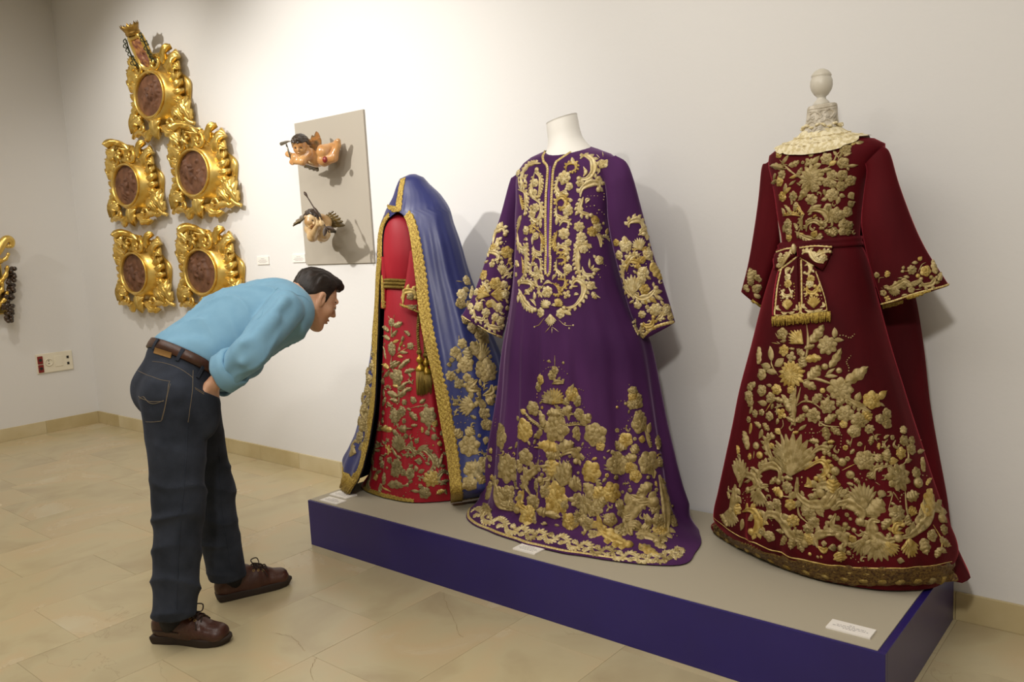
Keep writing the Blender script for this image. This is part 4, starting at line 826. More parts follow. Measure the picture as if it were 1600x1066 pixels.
emb(CP, GA, 900, 590, 3.55, '''d 295 40 310 70;f 315 75 25;f 315 105 25;f 340 140 30;f 310 150 25;f 345 110 20;d 230 130 290 130;b 228 165 7;b 275 145 8;f 350 215 30;p 350 300 350 210 90;f 350 260 45 5;d 290 240 310 220;c 380 290 400 350 410 390 15;l 400 310 410 250 30;l 380 350 345 340 35;f 455 360 32;a 450 400 460 340 30
f 275 345 35 5;d 240 320 290 310;a 270 400 200 365 45;a 310 420 340 370 45;a 340 440 270 445 45;p 250 540 200 430 130;f 230 480 55 5;f 400 475 58 6;f 465 470 25;f 330 545 32 5;f 300 500 30;c 310 470 330 500 340 520 20;c 420 500 430 530 430 560 25;a 420 590 325 640 55;c 460 540 480 620 500 720 500 850 450 910 50;c 300 650 360 680 430 680 40;c 310 880 290 780 350 700 430 690 70;c 330 870 400 880 490 920 50
a 420 790 380 800 70;f 460 800 40 6;f 440 720 30;f 470 850 40;f 540 795 32;d 520 870 560 880;a 340 790 320 860 60;a 360 830 410 850 60;f 380 945 30;a 350 930 460 990 55;a 440 920 500 950 45;f 75 525 45 6;d 50 480 80 420;f 195 640 50 6;a 220 720 270 690 60;c 120 760 150 850 230 900 290 930 60;p 60 760 40 640 120;c 100 750 110 680 140 640 30;f 190 790 35;a 60 800 0 790 50;c 40 880 60 820 100 800 25;f 95 870 28;d 150 860 180 920;f 250 850 40;a 280 800 290 740 60''', 12, 1.22)
emb(CT, GT, 560, 480, 6.66, '''f 345 160 42 6;t 330 120 310 90 6;t 370 120 375 80 6;a 370 200 465 160 55;a 320 250 265 200 50;c 345 200 345 250 340 300 15;a 340 310 410 240 40;a 330 340 265 300 45;l 360 370 430 345 30;f 345 430 58 6;f 360 470 35;l 420 460 430 410 28;l 430 470 520 475 30;l 410 510 470 520 28;f 540 405 35 5;t 540 400 580 370 5;t 550 400 605 405 5;t 550 420 590 445 5;b 475 405 12;t 400 500 430 470 540 410 8
l 290 540 260 410 30;a 330 630 440 570 50;c 350 500 340 600 370 680 15;a 420 640 560 540 50;a 320 640 250 560 50;a 330 660 270 720 45;a 330 600 400 560 40;f 405 730 80 6;a 480 680 590 650 45;l 520 690 555 725 30;f 350 710 30;c 410 780 420 900 420 1000 20;a 420 860 550 780 50;a 420 930 565 840 60;a 410 930 310 880 60;a 410 980 330 960 50;f 480 990 30;f 570 970 35 5;a 640 1000 700 960 40;l 270 930 265 850 45;a 260 1030 290 930 40''', 13, 1.15)
emb(CT, GT, 560, 630, 6.27, '''p 370 190 360 60 220;f 360 130 70 8;a 500 90 580 170 60;f 240 170 30;f 430 80 50;f 690 130 90 7;f 750 200 35 5;t 470 60 600 30 700 30 10;a 340 260 210 250 60;a 400 250 535 250 70;p 400 480 390 290 290;c 390 480 460 440 520 450 540 490 480 520 40;c 250 420 200 420 150 480 140 560 170 650 35;l 210 430 180 370 30;c 290 510 300 450 270 430 30;l 380 530 320 430 30
c 560 480 640 460 720 530 740 600 690 680 45;c 540 520 600 490 660 560 25;l 580 470 690 410 50;f 240 600 40;f 310 560 30;f 380 630 85 9;f 350 670 50;f 440 680 35;f 510 690 55 5;l 570 670 560 610 45;l 590 680 650 650 40;b 280 635 14;a 790 640 750 500 50;a 790 630 830 500 40;l 800 620 870 610 30;f 720 740 80 8;c 860 800 790 750 820 680 870 690 35;a 840 850 750 880 55;p 660 930 640 820 100;l 600 870 510 855 30;f 650 880 60 6
a 250 800 260 680 50;a 290 800 470 800 75;a 230 790 210 880 60;c 220 800 260 840 320 870 15;c 120 650 100 780 120 840 35;a 190 700 150 740 60''', 14, 1.12)
emb(CT, GT, 520, 260, 4.1, 'c 450 880 460 810 510 800 530 840 40;f 500 830 30;c 470 890 510 900 540 890 24', 15)
emb(CM, GM, 520, 500, 3.55, '''f 680 180 28 6;f 720 130 25;t 700 85 700 110 6;l 690 230 715 180 25;f 735 245 42 6;f 655 310 25;f 745 320 22;l 680 340 690 310 20;f 700 355 25;t 650 290 740 260 7;a 760 220 750 150 50;a 800 200 770 120 60;p 820 230 820 110 130;f 830 85 45 6;f 780 40 30;f 735 5 20;p 850 330 860 210 170;f 850 280 60;c 800 330 760 380 820 390 40;c 830 420 880 400 880 360 35;p 790 480 690 470 130;f 840 520 30;c 790 430 830 470 850 480 40;a 860 470 890 430 50
a 720 650 670 610 45;a 740 640 780 600 50;f 755 700 55 7;t 735 640 735 600 6;f 850 580 30;p 800 880 790 770 120;c 760 840 750 810 740 790 30;f 840 800 40;f 760 910 40 6;a 800 860 850 900 50;f 770 830 40
a 225 300 220 220 30;f 205 330 25;f 190 390 30;a 200 420 180 460 30;f 175 490 35;f 180 560 40;p 160 620 180 540 80;f 150 650 30;p 130 740 100 720 60;a 150 720 170 680 40;f 215 260 20;f 222 190 18;f 200 450 25;f 190 610 25;f 165 590 30;f 170 430 28;f 205 210 20;f 195 290 26;a 175 540 160 480 40;f 150 560 24;f 200 520 22;a 190 360 200 300 30;f 185 660 22;f 215 390 18''', 16, 1.2)
emb(CM, (m_goldp, m_golda), 520, 260, 4.1, 'f 860 730 35 5;l 870 800 830 780 35;f 830 820 40 6;f 820 880 38 5;f 880 890 35;f 850 970 35;f 895 1030 40;t 830 740 790 735 8;a 880 850 890 770 40', 17)
# ---- braids and hems
def path(o, s, *q): return [(o[0]+q[i]/s, o[1]+q[i+1]/s) for i in range(0, len(q), 2)]
m_cord = mat('cream_cord', '#d8c58c', rough=.5, metal=.3, base2='#b89c54', nscale=120)
m_goldlace = mat('gold_lace', '#c2a64e', rough=.4, metal=.4, base2='#8c6f2c', nscale=170, lo=.42, hi=.6, bump=.5, bscale=500)
m_goldlace2 = mat('hem_lace', '#7d6230', rough=.45, metal=.4, base2='#4a2c18', nscale=150, lo=.42, hi=.62, bump=.5, bscale=400)
o1 = (790, 220); P1 = lambda *q: path(o1, 5.92, *q)
braid(CP, 'placket_braid', P1(350, 190, 385, 240, 385, 330, 372, 500, 368, 700, 370, 900, 372, 1066)+path((790, 380), 7.1, 443, 150, 440, 300, 447, 350), .0105, m_cord, pitch=.0085, H=.004, nv=5)
braid(CP, 'placket_braid', P1(470, 190, 443, 260, 435, 330, 425, 500, 418, 700, 412, 900, 408, 1066)+path((790, 380), 7.1, 497, 150, 492, 300, 478, 350, 460, 365), .0105, m_cord, pitch=.0085, H=.004, nv=5)
braid(CP, 'neck_braid', P1(380, 92, 345, 140, 350, 190), .010, m_cord, pitch=.0085, H=.004, nv=5)
braid(CP, 'neck_braid', P1(470, 192, 530, 150, 610, 100, 690, 45, 735, 8), .010, m_cord, pitch=.0085, H=.004, nv=5)
braid(CP, 'placket_slit', P1(412, 235, 408, 330, 399, 500, 394, 700, 391, 900, 390, 1066)+path((790, 380), 7.1, 470, 200, 468, 330), .006, mat('placket_violet', '#6a3490', rough=.6), pitch=.05, H=.001, nv=3)  # violet strip between the two placket braids
braid(CP, 'cuff_braid', path((720, 380), 4.441, 10, 512, 80, 560, 150, 600, 220, 632, 284, 655), .012, m_cord, pitch=.012, nv=5)
braid(CP, 'cuff_braid', path((940, 330), 5.077, 325, 1000, 380, 945, 450, 910, 520, 890, 572, 880), .012, m_cord, pitch=.012, nv=5)
hsel = np.where((np.degrees((pb.al+pi) % (2*pi)-pi) > -88) & (np.degrees((pb.al+pi) % (2*pi)-pi) < 62))[0]; hsel = hsel[np.argsort((pb.al[hsel]+pi) % (2*pi))]
Ph_ = pb.P[-1, hsel]*.45+pb.P[-2, hsel]*.55; Nh_ = Ph_-np.array([*pb.C[-1], PT]); Nh_[:, 2] = 0; Nh_ = Nh_/np.linalg.norm(Nh_, axis=1)[:, None]+np.array([0, 0, .7]); Nh_ /= np.linalg.norm(Nh_, axis=1)[:, None]
braid(CP, 'hem_braid', None, .013, m_cord, P=Ph_, N=Nh_, pitch=.012, nv=5)
bp = crom(path((720, 540), 2.96, 50, 765, 150, 812, 260, 856, 340, 876, 430, 890, 540, 926, 640, 948, 740, 972, 850, 988, 930, 984, 990, 962, 1030, 955), 44)
txt = []
for i in range(0, 42, 2):                         # running scroll border above the hem
    a, b = bp[i], bp[min(i+2, 43)]; n_ = np.array([-(b-a)[1], (b-a)[0]]); n_ /= np.linalg.norm(n_)+1e-6; sg = 1 if (i//2) % 2 else -1; m_ = (a+b)/2
    q = [a-n_*sg*3, a+n_*sg*4+(b-a)*.2, m_+n_*sg*6, b+n_*sg*2, m_-n_*sg*2]
    txt.append('c '+' '.join('%.1f %.1f' % tuple(x) for x in q)+' 7'); txt.append('f %.1f %.1f 5.5' % tuple(m_-n_*sg*4))
emb(CP, (m_goldp, m_golda), 0, 0, 1, ';'.join(txt), 18)
hp = path((1090, 490), 2.4227, 48, 798, 120, 852, 200, 892, 300, 934, 450, 975, 600, 995, 750, 998, 880, 991, 967, 979)
braid(CRd, 'hem_lace', hp, [.062, .07, .078, .075, .07], m_goldlace2, style='lace', pitch=.05, H=.005, nv=13, step=.006, label='openwork gold lace band at the hem')
zz_ = crom(path((1090, 490), 2.4227, 48, 790, 120, 846, 200, 885, 300, 926, 450, 966, 600, 984, 750, 986, 880, 977, 966, 960), 61); zn = np.gradient(zz_, axis=0); zn = np.stack([-zn[:, 1], zn[:, 0]], 1); zn /= np.linalg.norm(zn, axis=1)[:, None]
for k_ in (-1, 1):
    emb(CRd, (m_goldy, m_goldy), 0, 0, 1, 't '+' '.join('%.1f %.1f' % tuple(p+n_*(4.5 if i % 2 else -4.5)*k_) for i, (p, n_) in enumerate(zip(zz_[::1], zn))).strip()+' 2.2', 22)
for f_ in (-9., 7.): emb(CRd, (m_goldy, m_goldy), 0, 0, 1, 't '+' '.join('%.1f %.1f' % tuple(p+n_*f_) for p, n_ in zip(zz_[::3], zn[::3]))+' 2.4', 23)
txt = []; hq = crom(path((1090, 490), 2.4227, 48, 812, 120, 868, 200, 906, 300, 952, 450, 995, 600, 1018, 750, 1024, 880, 1021, 962, 1012), 18); ht = crom(path((1090, 490), 2.4227, 52, 783, 120, 838, 200, 877, 300, 914, 450, 953, 600, 970, 750, 971, 880, 960, 966, 944), 18)
for a, b in zip(hq[1:-1], ht[1:-1]):
    txt.append('p %.1f %.1f %.1f %.1f 18' % (a[0]+(b-a)[0]*.35, a[1]+(b-a)[1]*.35, a[0], a[1])); txt.append('f %.1f %.1f 5' % tuple(a+(b-a)*.22))
emb(CRd, (m_goldy, m_golda), 0, 0, 1, ';'.join(txt), 19)
braid(CRd, 'cuff_lace', path((1350, 370), 8.2, 235, 890, 400, 850, 600, 780, 800, 720, 1000, 665, 1085, 635), .018, m_goldlace, style='lace', pitch=.02, nv=7, step=.004)
braid(CRd, 'cuff_cord', path((1350, 370), 8.2, 230, 862, 400, 815, 600, 745, 800, 690, 1000, 640, 1080, 612), .006, m_cord, pitch=.006, nv=5)
braid(CRd, 'cuff_lace', path((1140, 340), 3.947, 70, 462, 110, 495, 150, 525, 188, 552), .014, m_goldlace, style='lace', pitch=.02, nv=7, step=.004)
braid(CT, 'hem_lace', path((520, 500), 3.55, 168, 932, 250, 982, 400, 1008, 560, 1013, 690, 1000), .03, m_goldlace, style='lace', pitch=.022, nv=7, step=.004)
braid(CT, 'cuff_lace', path((520, 260), 4.1, 432, 885, 490, 912, 553, 938), .013, m_goldlace, style='lace', pitch=.02, nv=7, step=.004)
braid(CT, 'cuff_lace', path((520, 260), 4.1, 312, 700, 318, 800, 324, 908), .02, m_goldlace, style='lace', pitch=.02, nv=7, step=.004)
filler(CP, (m_golda, m_goldy), [(752, 770), (766, 690), (800, 660), (850, 610), (900, 620), (950, 690), (985, 640), (1005, 640), (1032, 700), (1050, 790), (1040, 850), (960, 840), (860, 820), (790, 790)], 2200, 31, 3.0, 6.5, .85)
filler(CP, GP, [(760, 395), (800, 400), (795, 480), (785, 515), (735, 490)], 500, 32, 3.5, 6, .75)
filler(CP, GP, [(968, 380), (1015, 370), (1048, 485), (1005, 510), (985, 470)], 500, 33, 3.5, 6, .75)
filler(CRd, GA, [(1205, 255), (1240, 248), (1330, 235), (1335, 365), (1230, 370), (1218, 300)], 700, 34, 3.5, 6.5, .75)
filler(CRd, GA, [(1190, 560), (1230, 520), (1300, 540), (1370, 640), (1400, 680), (1440, 690), (1478, 850), (1400, 880), (1250, 870), (1130, 800), (1150, 720), (1170, 640)], 2200, 35, 4.5, 8.5, .8)
filler(CM, GM, [(722, 430), (745, 470), (770, 545), (765, 620), (755, 760), (735, 770), (710, 640), (700, 560), (735, 540), (745, 480)], 700, 36, 4, 8, .8)
filler(CM, GM, [(582, 520), (588, 540), (580, 640), (566, 690), (552, 710), (560, 660), (572, 600)], 700, 37, 4, 7, .7)
filler(CT, GT, [(596, 530), (640, 520), (645, 600), (690, 660), (705, 770), (640, 775), (585, 765), (590, 660)], 1200, 38, 4, 7, .75)
# ------------------------------------------------------------------ gold braid along the mantle opening, cords, bow, collar
def mantle_braid(side, wm):
    n = len(MP); j = 0 if side > 0 else Kk-1; i0 = mk0
    P = MP[i0:, j]; P2 = MP[i0:, 14 if side > 0 else Kk-15]
    T = np.gradient(P, axis=0); D = P2-P; Nn_ = np.cross(T, D); Nn_ /= np.linalg.norm(Nn_, axis=1)[:, None]
    c = bb.C[i0:]; out_ = P[:, :2]-c; s_ = np.sign((Nn_[:, :2]*out_).sum(1)); s_[s_ == 0] = 1; Nn_ *= s_[:, None]
    B = D/np.linalg.norm(D, axis=1)[:, None]; B = B-Nn_*(B*Nn_).sum(1)[:, None]
    Pc = P+B*(wm*.40)
    return Pc, Nn_
Pr, Nr = mantle_braid(1, .058); Pl, Nl = mantle_braid(-1, .058)
kw = dict(style='lace', pitch=.026, H=.005, nv=15, step=.005)
braid(CM, 'front_braid', None, [.04, .055, .058, .058, .06, .062], m_goldlace, P=Pr, N=Nr, label='broad gold braid on the right hand edge', **kw)
braid(CM, 'front_braid', None, [.04, .055, .058, .058, .06, .062], m_goldlace, P=Pl, N=Nl, label='broad gold braid on the left hand edge', **kw)
braid(CM, 'hood_braid', [(630, 279), (628.5, 287), (626, 300), (624, 315), (623, 330), (622.5, 338)], [.03, .036, .04, .06, .085], m_goldlace, style='lace', pitch=.026, H=.005, nv=13, step=.005, label='gold braid down the closed hood')
hi = np.arange(0, Kk, 3); Ph = MP[-1, hi]*.35+MP[-3, hi]*.65; ctrb = np.array([bb.C[-1][0], bb.C[-1][1], Ph[0, 2]]); Nh = Ph-ctrb; Nh[:, 2] = 0; Nh /= np.linalg.norm(Nh, axis=1)[:, None]
braid(CM, 'hem_braid', None, .035, m_goldlace, P=Ph, N=Nh, style='lace', pitch=.024, H=.004, nv=7, step=.006)
# fringe of the left hem hanging over the plinth's end
mb = MB(); rnf = random.Random(8)
for j in range(int(Kk*.52), Kk-2):
    ir = int(np.argmin(np.abs(bb.zq-(PT+.085))))
    if j < Kk*.60: continue
    for q in range(4):
        f = rnf.random(); a = MP[ir, j]*(1-f)+MP[ir, j+1]*f; m1_ = MP[(ir+Nn)//2, j]*(1-f)+MP[(ir+Nn)//2, j+1]*f; e1_ = MP[-1, j]*(1-f)+MP[-1, j+1]*f
        o_ = unit([a[0]-4.35, (a[1]+.33)*.7, 0])
        mb.add(*tube([a+o_*.004, m1_+o_*rnf.uniform(.004, .008), e1_+o_*rnf.uniform(.004, .012)+[0, 0, rnf.uniform(-.004, .006)]], [.0030, .0028, .0016], 5))
if mb.V: tag(mb.build('hem_fringe', m_goldlace, mantle), kind='stuff')
# waist cord with two tassels
cordm = mat('twisted_gold_cord', '#b59a48', rough=.42, metal=.45, base2='#7d6428', nscale=150, bump=.8, bscale=140, bkind='wave')
cord = root('tasselled_cord', (4.35, -.55, 1.0), 'twisted gold cord tied round the waist of the red tunic, ending in two tassels', 'cord')
CC_ = Cloth(BV_T, cord)
def ring_at(px, py, off, r, name, body=tb):
    z = vpl(px, py, BA)[2]; i = int(np.argmin(np.abs(body.zq-z))); q = body.P[i].copy(); c = np.array([*body.C[i], z]); d = q-c; d[:, 2] = 0
    q = c+d*(1+off/np.linalg.norm(d, axis=1)[:, None]); q[:, 2] = z+.004*np.cos(body.al*2); sel = q[::4]
    a = np.linspace(0, len(sel)*60, 10); m_ = len(sel)
    V, Fc = tube(sel, r, 10, closed=True); mesh_obj(name, V, Fc, cordm, cord)
ring_at(624, 437, .010, .0072, 'cord_turn'); ring_at(624, 442, .013, .0072, 'cord_turn'); ring_at(624, 447.5, .010, .0072, 'cord_turn')
def rope(P, r, name, par, pitch=.02):              # two strands laid round each other
    P = crom(P, int(len(P)*10)); d = np.concatenate([[0], np.cumsum(np.linalg.norm(np.diff(P, axis=0), axis=1))]); T = np.gradient(P, axis=0); T /= np.linalg.norm(T, axis=1)[:, None]
    n = int(d[-1]/pitch*6)+6; t = np.linspace(0, d[-1], n); P = np.stack([np.interp(t, d, P[:, i]) for i in range(3)], 1); T = np.stack([np.interp(t, d, T[:, i]) for i in range(3)], 1)
    A = np.cross(T, [.3, 1, .1]); A /= np.linalg.norm(A, axis=1)[:, None]; B = np.cross(T, A); mb = MB()
    for k in range(2):
        ph = 2*pi*t/pitch+k*pi; mb.add(*tube(P+(A*np.cos(ph)[:, None]+B*np.sin(ph)[:, None])*r*.5, r*.62, 6))
    mb.build(name, cordm, par)
def hang(px, off=.018):
    out = []
    for x, y in px:
        P, N = CC_.hit(x, y)
        if P is None: P = vpl(x, y, (BA[0]+.1, BA[1]-.22)); N = np.array([0, -1., 0])
        out.append(P+N*off)
    return out
tm = mat('tassel_thread', '#a3873c', rough=.5, metal=.4, base2='#6e5623', nscale=200, stretch=(1, 1, .1))
for xs, y0, y1, ye, of in (((652.5, 653.5, 655.0, 656.0), 490, 547, 624, .020), ((659, 661, 664, 666), 494, 552, 608, .013)):
    up_ = hang([(xs[0], y0), (xs[1], (y0+y1)/2), (xs[2], y1)], of); rope(up_, .0065, 'cord_drop', cord)
    B_ = up_[-1]; ts = root('x', B_, None, None) if False else None
    zk = lambda a: B_+np.array([0, 0, -a])
    mesh_obj('tassel_knot', *sphere(zk(.010), (.0125, .0125, .012), 12, 8), cordm, cord)
    mesh_obj('tassel_head', *lathe([(.004, 0), (.007, -.006), (.006, -.012), (.012, -.016), (.0165, -.026), (.013, -.036), (.008, -.040), (.009, -.050), (.0165, -.056), (.0215, -.068), (.0215, -.074), (.018, -.078)][::-1], zk(.018), 16), mat('tassel_gold', '#b9942f', rough=.35, metal=.55, base2='#8d6c20', nscale=40), cord)
    mb = MB(); Ls = .105 if of > .015 else .085
    for k in range(46):
        a = 2*pi*k/23; rr = .0175 if k < 23 else .010; p = zk(.092)+np.array([rr*math.cos(a), rr*math.sin(a), 0]); q = p+np.array([.005*math.cos(a)+rnf.uniform(-.001, .001), .005*math.sin(a), -Ls+rnf.uniform(-.006, .006)])
        mb.add(*tube([p, (p+q)/2+[.001*math.cos(a), .001*math.sin(a), 0], q], .0024, 5))
    mb.build('tassel_skirt', tm, cord)
# ---- velvet sash and bow on the crimson dress
sash = root('bow_sash', (6.02, -.42, 1.2), 'crimson velvet sash with a gold embroidered bow and fringed tails at the dress waist', 'sash')
CS = Cloth(BV_R, sash)
def patch(cl, left, right, n, m_, off, th=.004, puff=0., seed=0):
    Lp, Rp = crom(left, n), crom(right, n); P = np.zeros((n, m_, 3)); N0 = None; N = np.zeros_like(P)
    for i in range(n):
        for j in range(m_):
            t = j/(m_-1); p, nn = cl.hit(*(Lp[i]*(1-t)+Rp[i]*t))
            if p is None: p, nn = P[i, j-1], N[i, j-1]
            P[i, j] = p; N[i, j] = nn
    for _ in range(4):
        P[1:-1] = .25*P[:-2]+.5*P[1:-1]+.25*P[2:]; N[1:-1] = .25*N[:-2]+.5*N[1:-1]+.25*N[2:]; N[:, 1:-1] = .25*N[:, :-2]+.5*N[:, 1:-1]+.25*N[:, 2:]
    N /= np.linalg.norm(N, axis=-1, keepdims=True)
    u, v = np.meshgrid(np.linspace(0, 1, n), np.linspace(0, 1, m_), indexing='ij'); h = off+puff*np.sin(pi*u)**.7*np.sin(pi*v)**.7
    A = P+N*h[..., None]; B = P+N*(h-th)[..., None]; V = np.concatenate([A.reshape(-1, 3), B.reshape(-1, 3)]); f = grid_faces(n, m_); k = n*m_
    Fc = f+[tuple(k+i for i in q[::-1]) for q in f]
    bnd = [(0, j) for j in range(m_)]+[(i, m_-1) for i in range(1, n)]+[(n-1, j) for j in range(m_-2, -1, -1)]+[(i, 0) for i in range(n-2, 0, -1)]
    ids = [i*m_+j for i, j in bnd]
    for a, b in zip(ids, ids[1:]+ids[:1]): Fc.append((a, a+k, b+k, b))
    return V, Fc, A
def fit_ring(px, py, body, off, hgt, ax, tilt):    # band all round the waist
    z = vpl(px, py, ax)[2]; V = []; n = body.nphi//2; al = body.al[::2]
    prof = [(-.5, .0), (-.45, .004), (-.15, .0055), (0, .0035), (.15, .0055), (.45, .004), (.5, .0), ]
    for a_, h_ in prof:
        for j, t in enumerate(al):
            zz = z+a_*hgt+tilt*math.sin(t); i = int(np.argmin(np.abs(body.zq-zz))); q = body.P[i][2*j]; c = np.array([*body.C[i], q[2]]); d = q-c; d /= np.linalg.norm(d)
            V.append((q[0]+d[0]*(off+h_), q[1]+d[1]*(off+h_), zz))
    return V, grid_faces(len(prof), n, cv=True)
mesh_obj('waistband', *fit_ring(1281, 381, rb, .003, .030, RA, .006), m_crimson, sash)
def P7(*q): return path((1200, 370), 7.618, *q)
tl = patch(CS, P7(200, 235, 150, 420, 110, 600, 85, 800, 80, 955), P7(368, 235, 372, 420, 375, 600, 380, 800, 383, 930), 14, 8, .012)
trr = patch(CS, P7(385, 235, 385, 420, 388, 600, 390, 800, 390, 930), P7(520, 235, 580, 400, 640, 580, 690, 740, 715, 890), 14, 8, .012)
ll = patch(CS, P7(102, 180, 108, 260, 118, 340, 125, 415), P7(345, 130, 345, 165, 345, 205, 345, 245), 8, 10, .018, .008, .012)
lr = patch(CS, P7(375, 125, 375, 165, 378, 205, 382, 245), P7(768, 118, 745, 220, 705, 320, 655, 405), 8, 10, .018, .008, .012)
for nm, q in (('bow_tail', tl), ('bow_tail', trr), ('bow_loop', ll), ('bow_loop', lr)): mesh_obj(nm, q[0], q[1], m_crimson, sash)
BV_S = bvh_of([(q[0], q[1]) for q in (tl, trr, ll, lr)]); CB = Cloth(BV_S, sash)
kp, kn = CS.hit(*P7(362, 180)[0]); up = np.array([0, 0, 1.]); lt = np.cross(up, kn)
V, Fc = sphere((0, 0, 0), 1, 12, 8); mesh_obj('bow_knot', kp+kn*.027+V[:, :1]*lt*.0085+V[:, 1:2]*kn*.010+V[:, 2:]*up*.0165, Fc, m_goldp, sash)
for q in ((200, 245, 150, 420, 112, 600, 92, 800, 88, 945, 230, 938, 372, 920, 366, 700, 360, 420, 355, 250), (393, 250, 398, 420, 400, 600, 402, 800, 400, 915, 560, 900, 700, 880, 685, 740, 632, 580, 572, 410)):
    braid(CB, 'edge_cord', P7(*q), .006, m_cord, pitch=.012, H=.0035, nv=5)
for q in ((340, 133, 220, 145, 105, 182), (345, 240, 240, 320, 128, 405), (380, 132, 560, 112, 760, 122), (385, 248, 520, 330, 650, 400)):
    braid(CB, 'edge_cord', P7(*q), .006, m_cord, pitch=.012, H=.0035, nv=5)
emb(CB, GP, 1200, 370, 7.618, '''c 290 210 260 190 230 230 190 280 150 340 120 350 55;f 145 280 40;f 150 220 28;c 410 210 440 180 500 180 530 240 580 290 660 310 710 290 60;c 560 260 600 210 680 180 740 180 50;f 660 250 50;l 580 190 650 160 28
c 280 380 230 390 220 450 60;l 270 440 310 350 25;f 235 480 45;f 240 560 55;c 250 600 280 680 220 710 180 680 190 640 50;p 235 870 230 740 160;c 300 870 350 860 340 810 40;c 160 880 110 850 130 820 40;c 240 900 280 910 320 890 35;c 240 900 200 915 160 895 35
c 440 350 480 330 510 380 480 440 440 430 50;f 510 500 50;f 500 560 50;c 470 560 470 650 540 670 590 620 560 590 60;p 545 850 540 700 180;c 620 840 670 820 650 780 40;c 470 860 420 830 440 800 40;c 545 880 600 880 650 860 35;c 545 880 500 890 440 870 35;d 150 580 140 680 160 760;d 310 560 320 650 310 740;d 430 560 430 660 450 740;d 610 540 620 620 640 740''', 21)
mb = MB()
for k in range(64):
    f = k/63; x0, y0 = np.array(P7(85, 955)[0])*(1-f)+np.array(P7(735, 890)[0])*f
    p, nn = CS.hit(x0, y0)
    if p is None: continue
    L_ = .031+rnf.uniform(-.003, .003); sw = rnf.uniform(-.003, .003); mb.add(*tube([p+nn*.013, p+nn*.014+[sw*.5, 0, -L_*.5], p+nn*.012+[sw, 0, -L_]], [.0026, .0024, .0016], 5))
tag(mb.build('fringe', m_goldlace, sash), 'gold fringe under the bow tails', kind='stuff')
# ---- lace collar
collar = root('lace_collar', (6.12, -.27, 1.62), 'scalloped cream lace collar round the neck of the crimson dress', 'collar')
cz = vpl(1284, 207, RA); cz = np.array([cz[0], cz[1], cz[2]]); rows = []; nA = 180
al = np.linspace(0, 2*pi, nA, endpoint=False)
for i, t in enumerate(np.linspace(0, 1, 12)):
    row = []
    for a in al:
        ro = .128+.016*abs(math.sin(a))+(.010*abs(math.sin(a*8))-.004)*t**3; r = .052+(ro-.052)*t; ru = .004*math.sin(a*17+2*t)*math.sin(pi*min(1, t*1.1))*.7
        fr_ = math.cos(a); x, y = cz[0]+r*math.sin(a), cz[1]-(.045+(r-.052)*(.80 if fr_ > 0 else .75))*fr_
        z = cz[2]+.014-t**1.2*(.045+.040*max(fr_, 0)); h = BV_R.find_nearest((x, y, z), .2); p = np.array([x, y, z])
        if h[0] is not None:
            n_ = np.array(h[1]); n_ = n_ if n_ @ np.array([math.sin(a)*.6, -fr_*.6, .8]) > 0 else -n_
            k_ = min(1, t*2.2)**1.3; p = p*(1-k_)+(np.array(h[0])+n_*(.009+ru*.5))*k_
        row.append((p[0], min(p[1], -.02), p[2]))
    rows.append(row)
mesh_obj('lace', np.array(rows).reshape(-1, 3), grid_faces(12, nA, cv=True), m_lacec, collar)
mb = MB()
for a in np.linspace(0, 2*pi, 46, endpoint=False):  # little rosettes standing in the lace
    for t in (.45, .75):
        i = int(t*11); j = int(a/(2*pi)*nA+(3 if t > .5 else 0)) % nA; p = np.array(rows[i][j]); [mb.add(*sphere(p+[.0042*math.cos(g_), .0042*math.sin(g_), .001], (.0020, .0020, .0012), 6, 4)) for g_ in np.linspace(0, 2*pi, 5, endpoint=False)]
ruf = [(cz[0]+(.053+.010*math.sin(a*19))*math.sin(a), min(-.02, cz[1]-(.048+.010*math.sin(a*19))*math.cos(a)), cz[2]+.018+.005*math.sin(a*7)) for a in np.linspace(0, 2*pi, 220, endpoint=False)]
mb.add(*tube(ruf, .0042, 6, closed=True))
tag(mb.build('lace_rosettes', m_lacec, collar), kind='stuff')

# relief of the lace that covers the neck block
_nv, _nf = ringtube([(1262.5, 168), (1261, 172), (1260, 185), (1257, 200), (1251, 215), (1242, 230)], [(1307, 161), (1308.5, 164), (1309, 178), (1311, 192), (1315, 205), (1324, 218)], .95, RA, 24, n=32)
CN = Cloth(BVHTree.FromPolygons(_nv.tolist(), _nf), red_form); CN.occ = []
emb(CN, (m_lacew, m_lacew), 0, 0, 1, '''c 1266 180 1274 174 1282 180 1276 188 3.4;c 1288 176 1296 170 1303 176 1297 184 3.4;c 1262 196 1270 190 1278 196 1272 204 3.4;c 1284 192 1292 186 1300 192 1294 200 3.4;f 1270 184 3.5 6;f 1292 181 3.5 6;f 1281 200 3.6 6;f 1303 196 3.4 6;f 1265 205 3.4 6;f 1295 206 3.4 6;l 1280 186 1286 180 3;l 1276 178 1284 172 3;l 1302 184 1306 176 3;t 1264 172 1285 168 1306 164 2.4;t 1263 176 1285 172 1307 168 1.8;c 1278 208 1286 203 1292 209 1286 213 3;l 1262 190 1268 184 3;l 1300 206 1308 200 3;f 1284 188 2.6 5;f 1306 186 2.6 5''', 41)
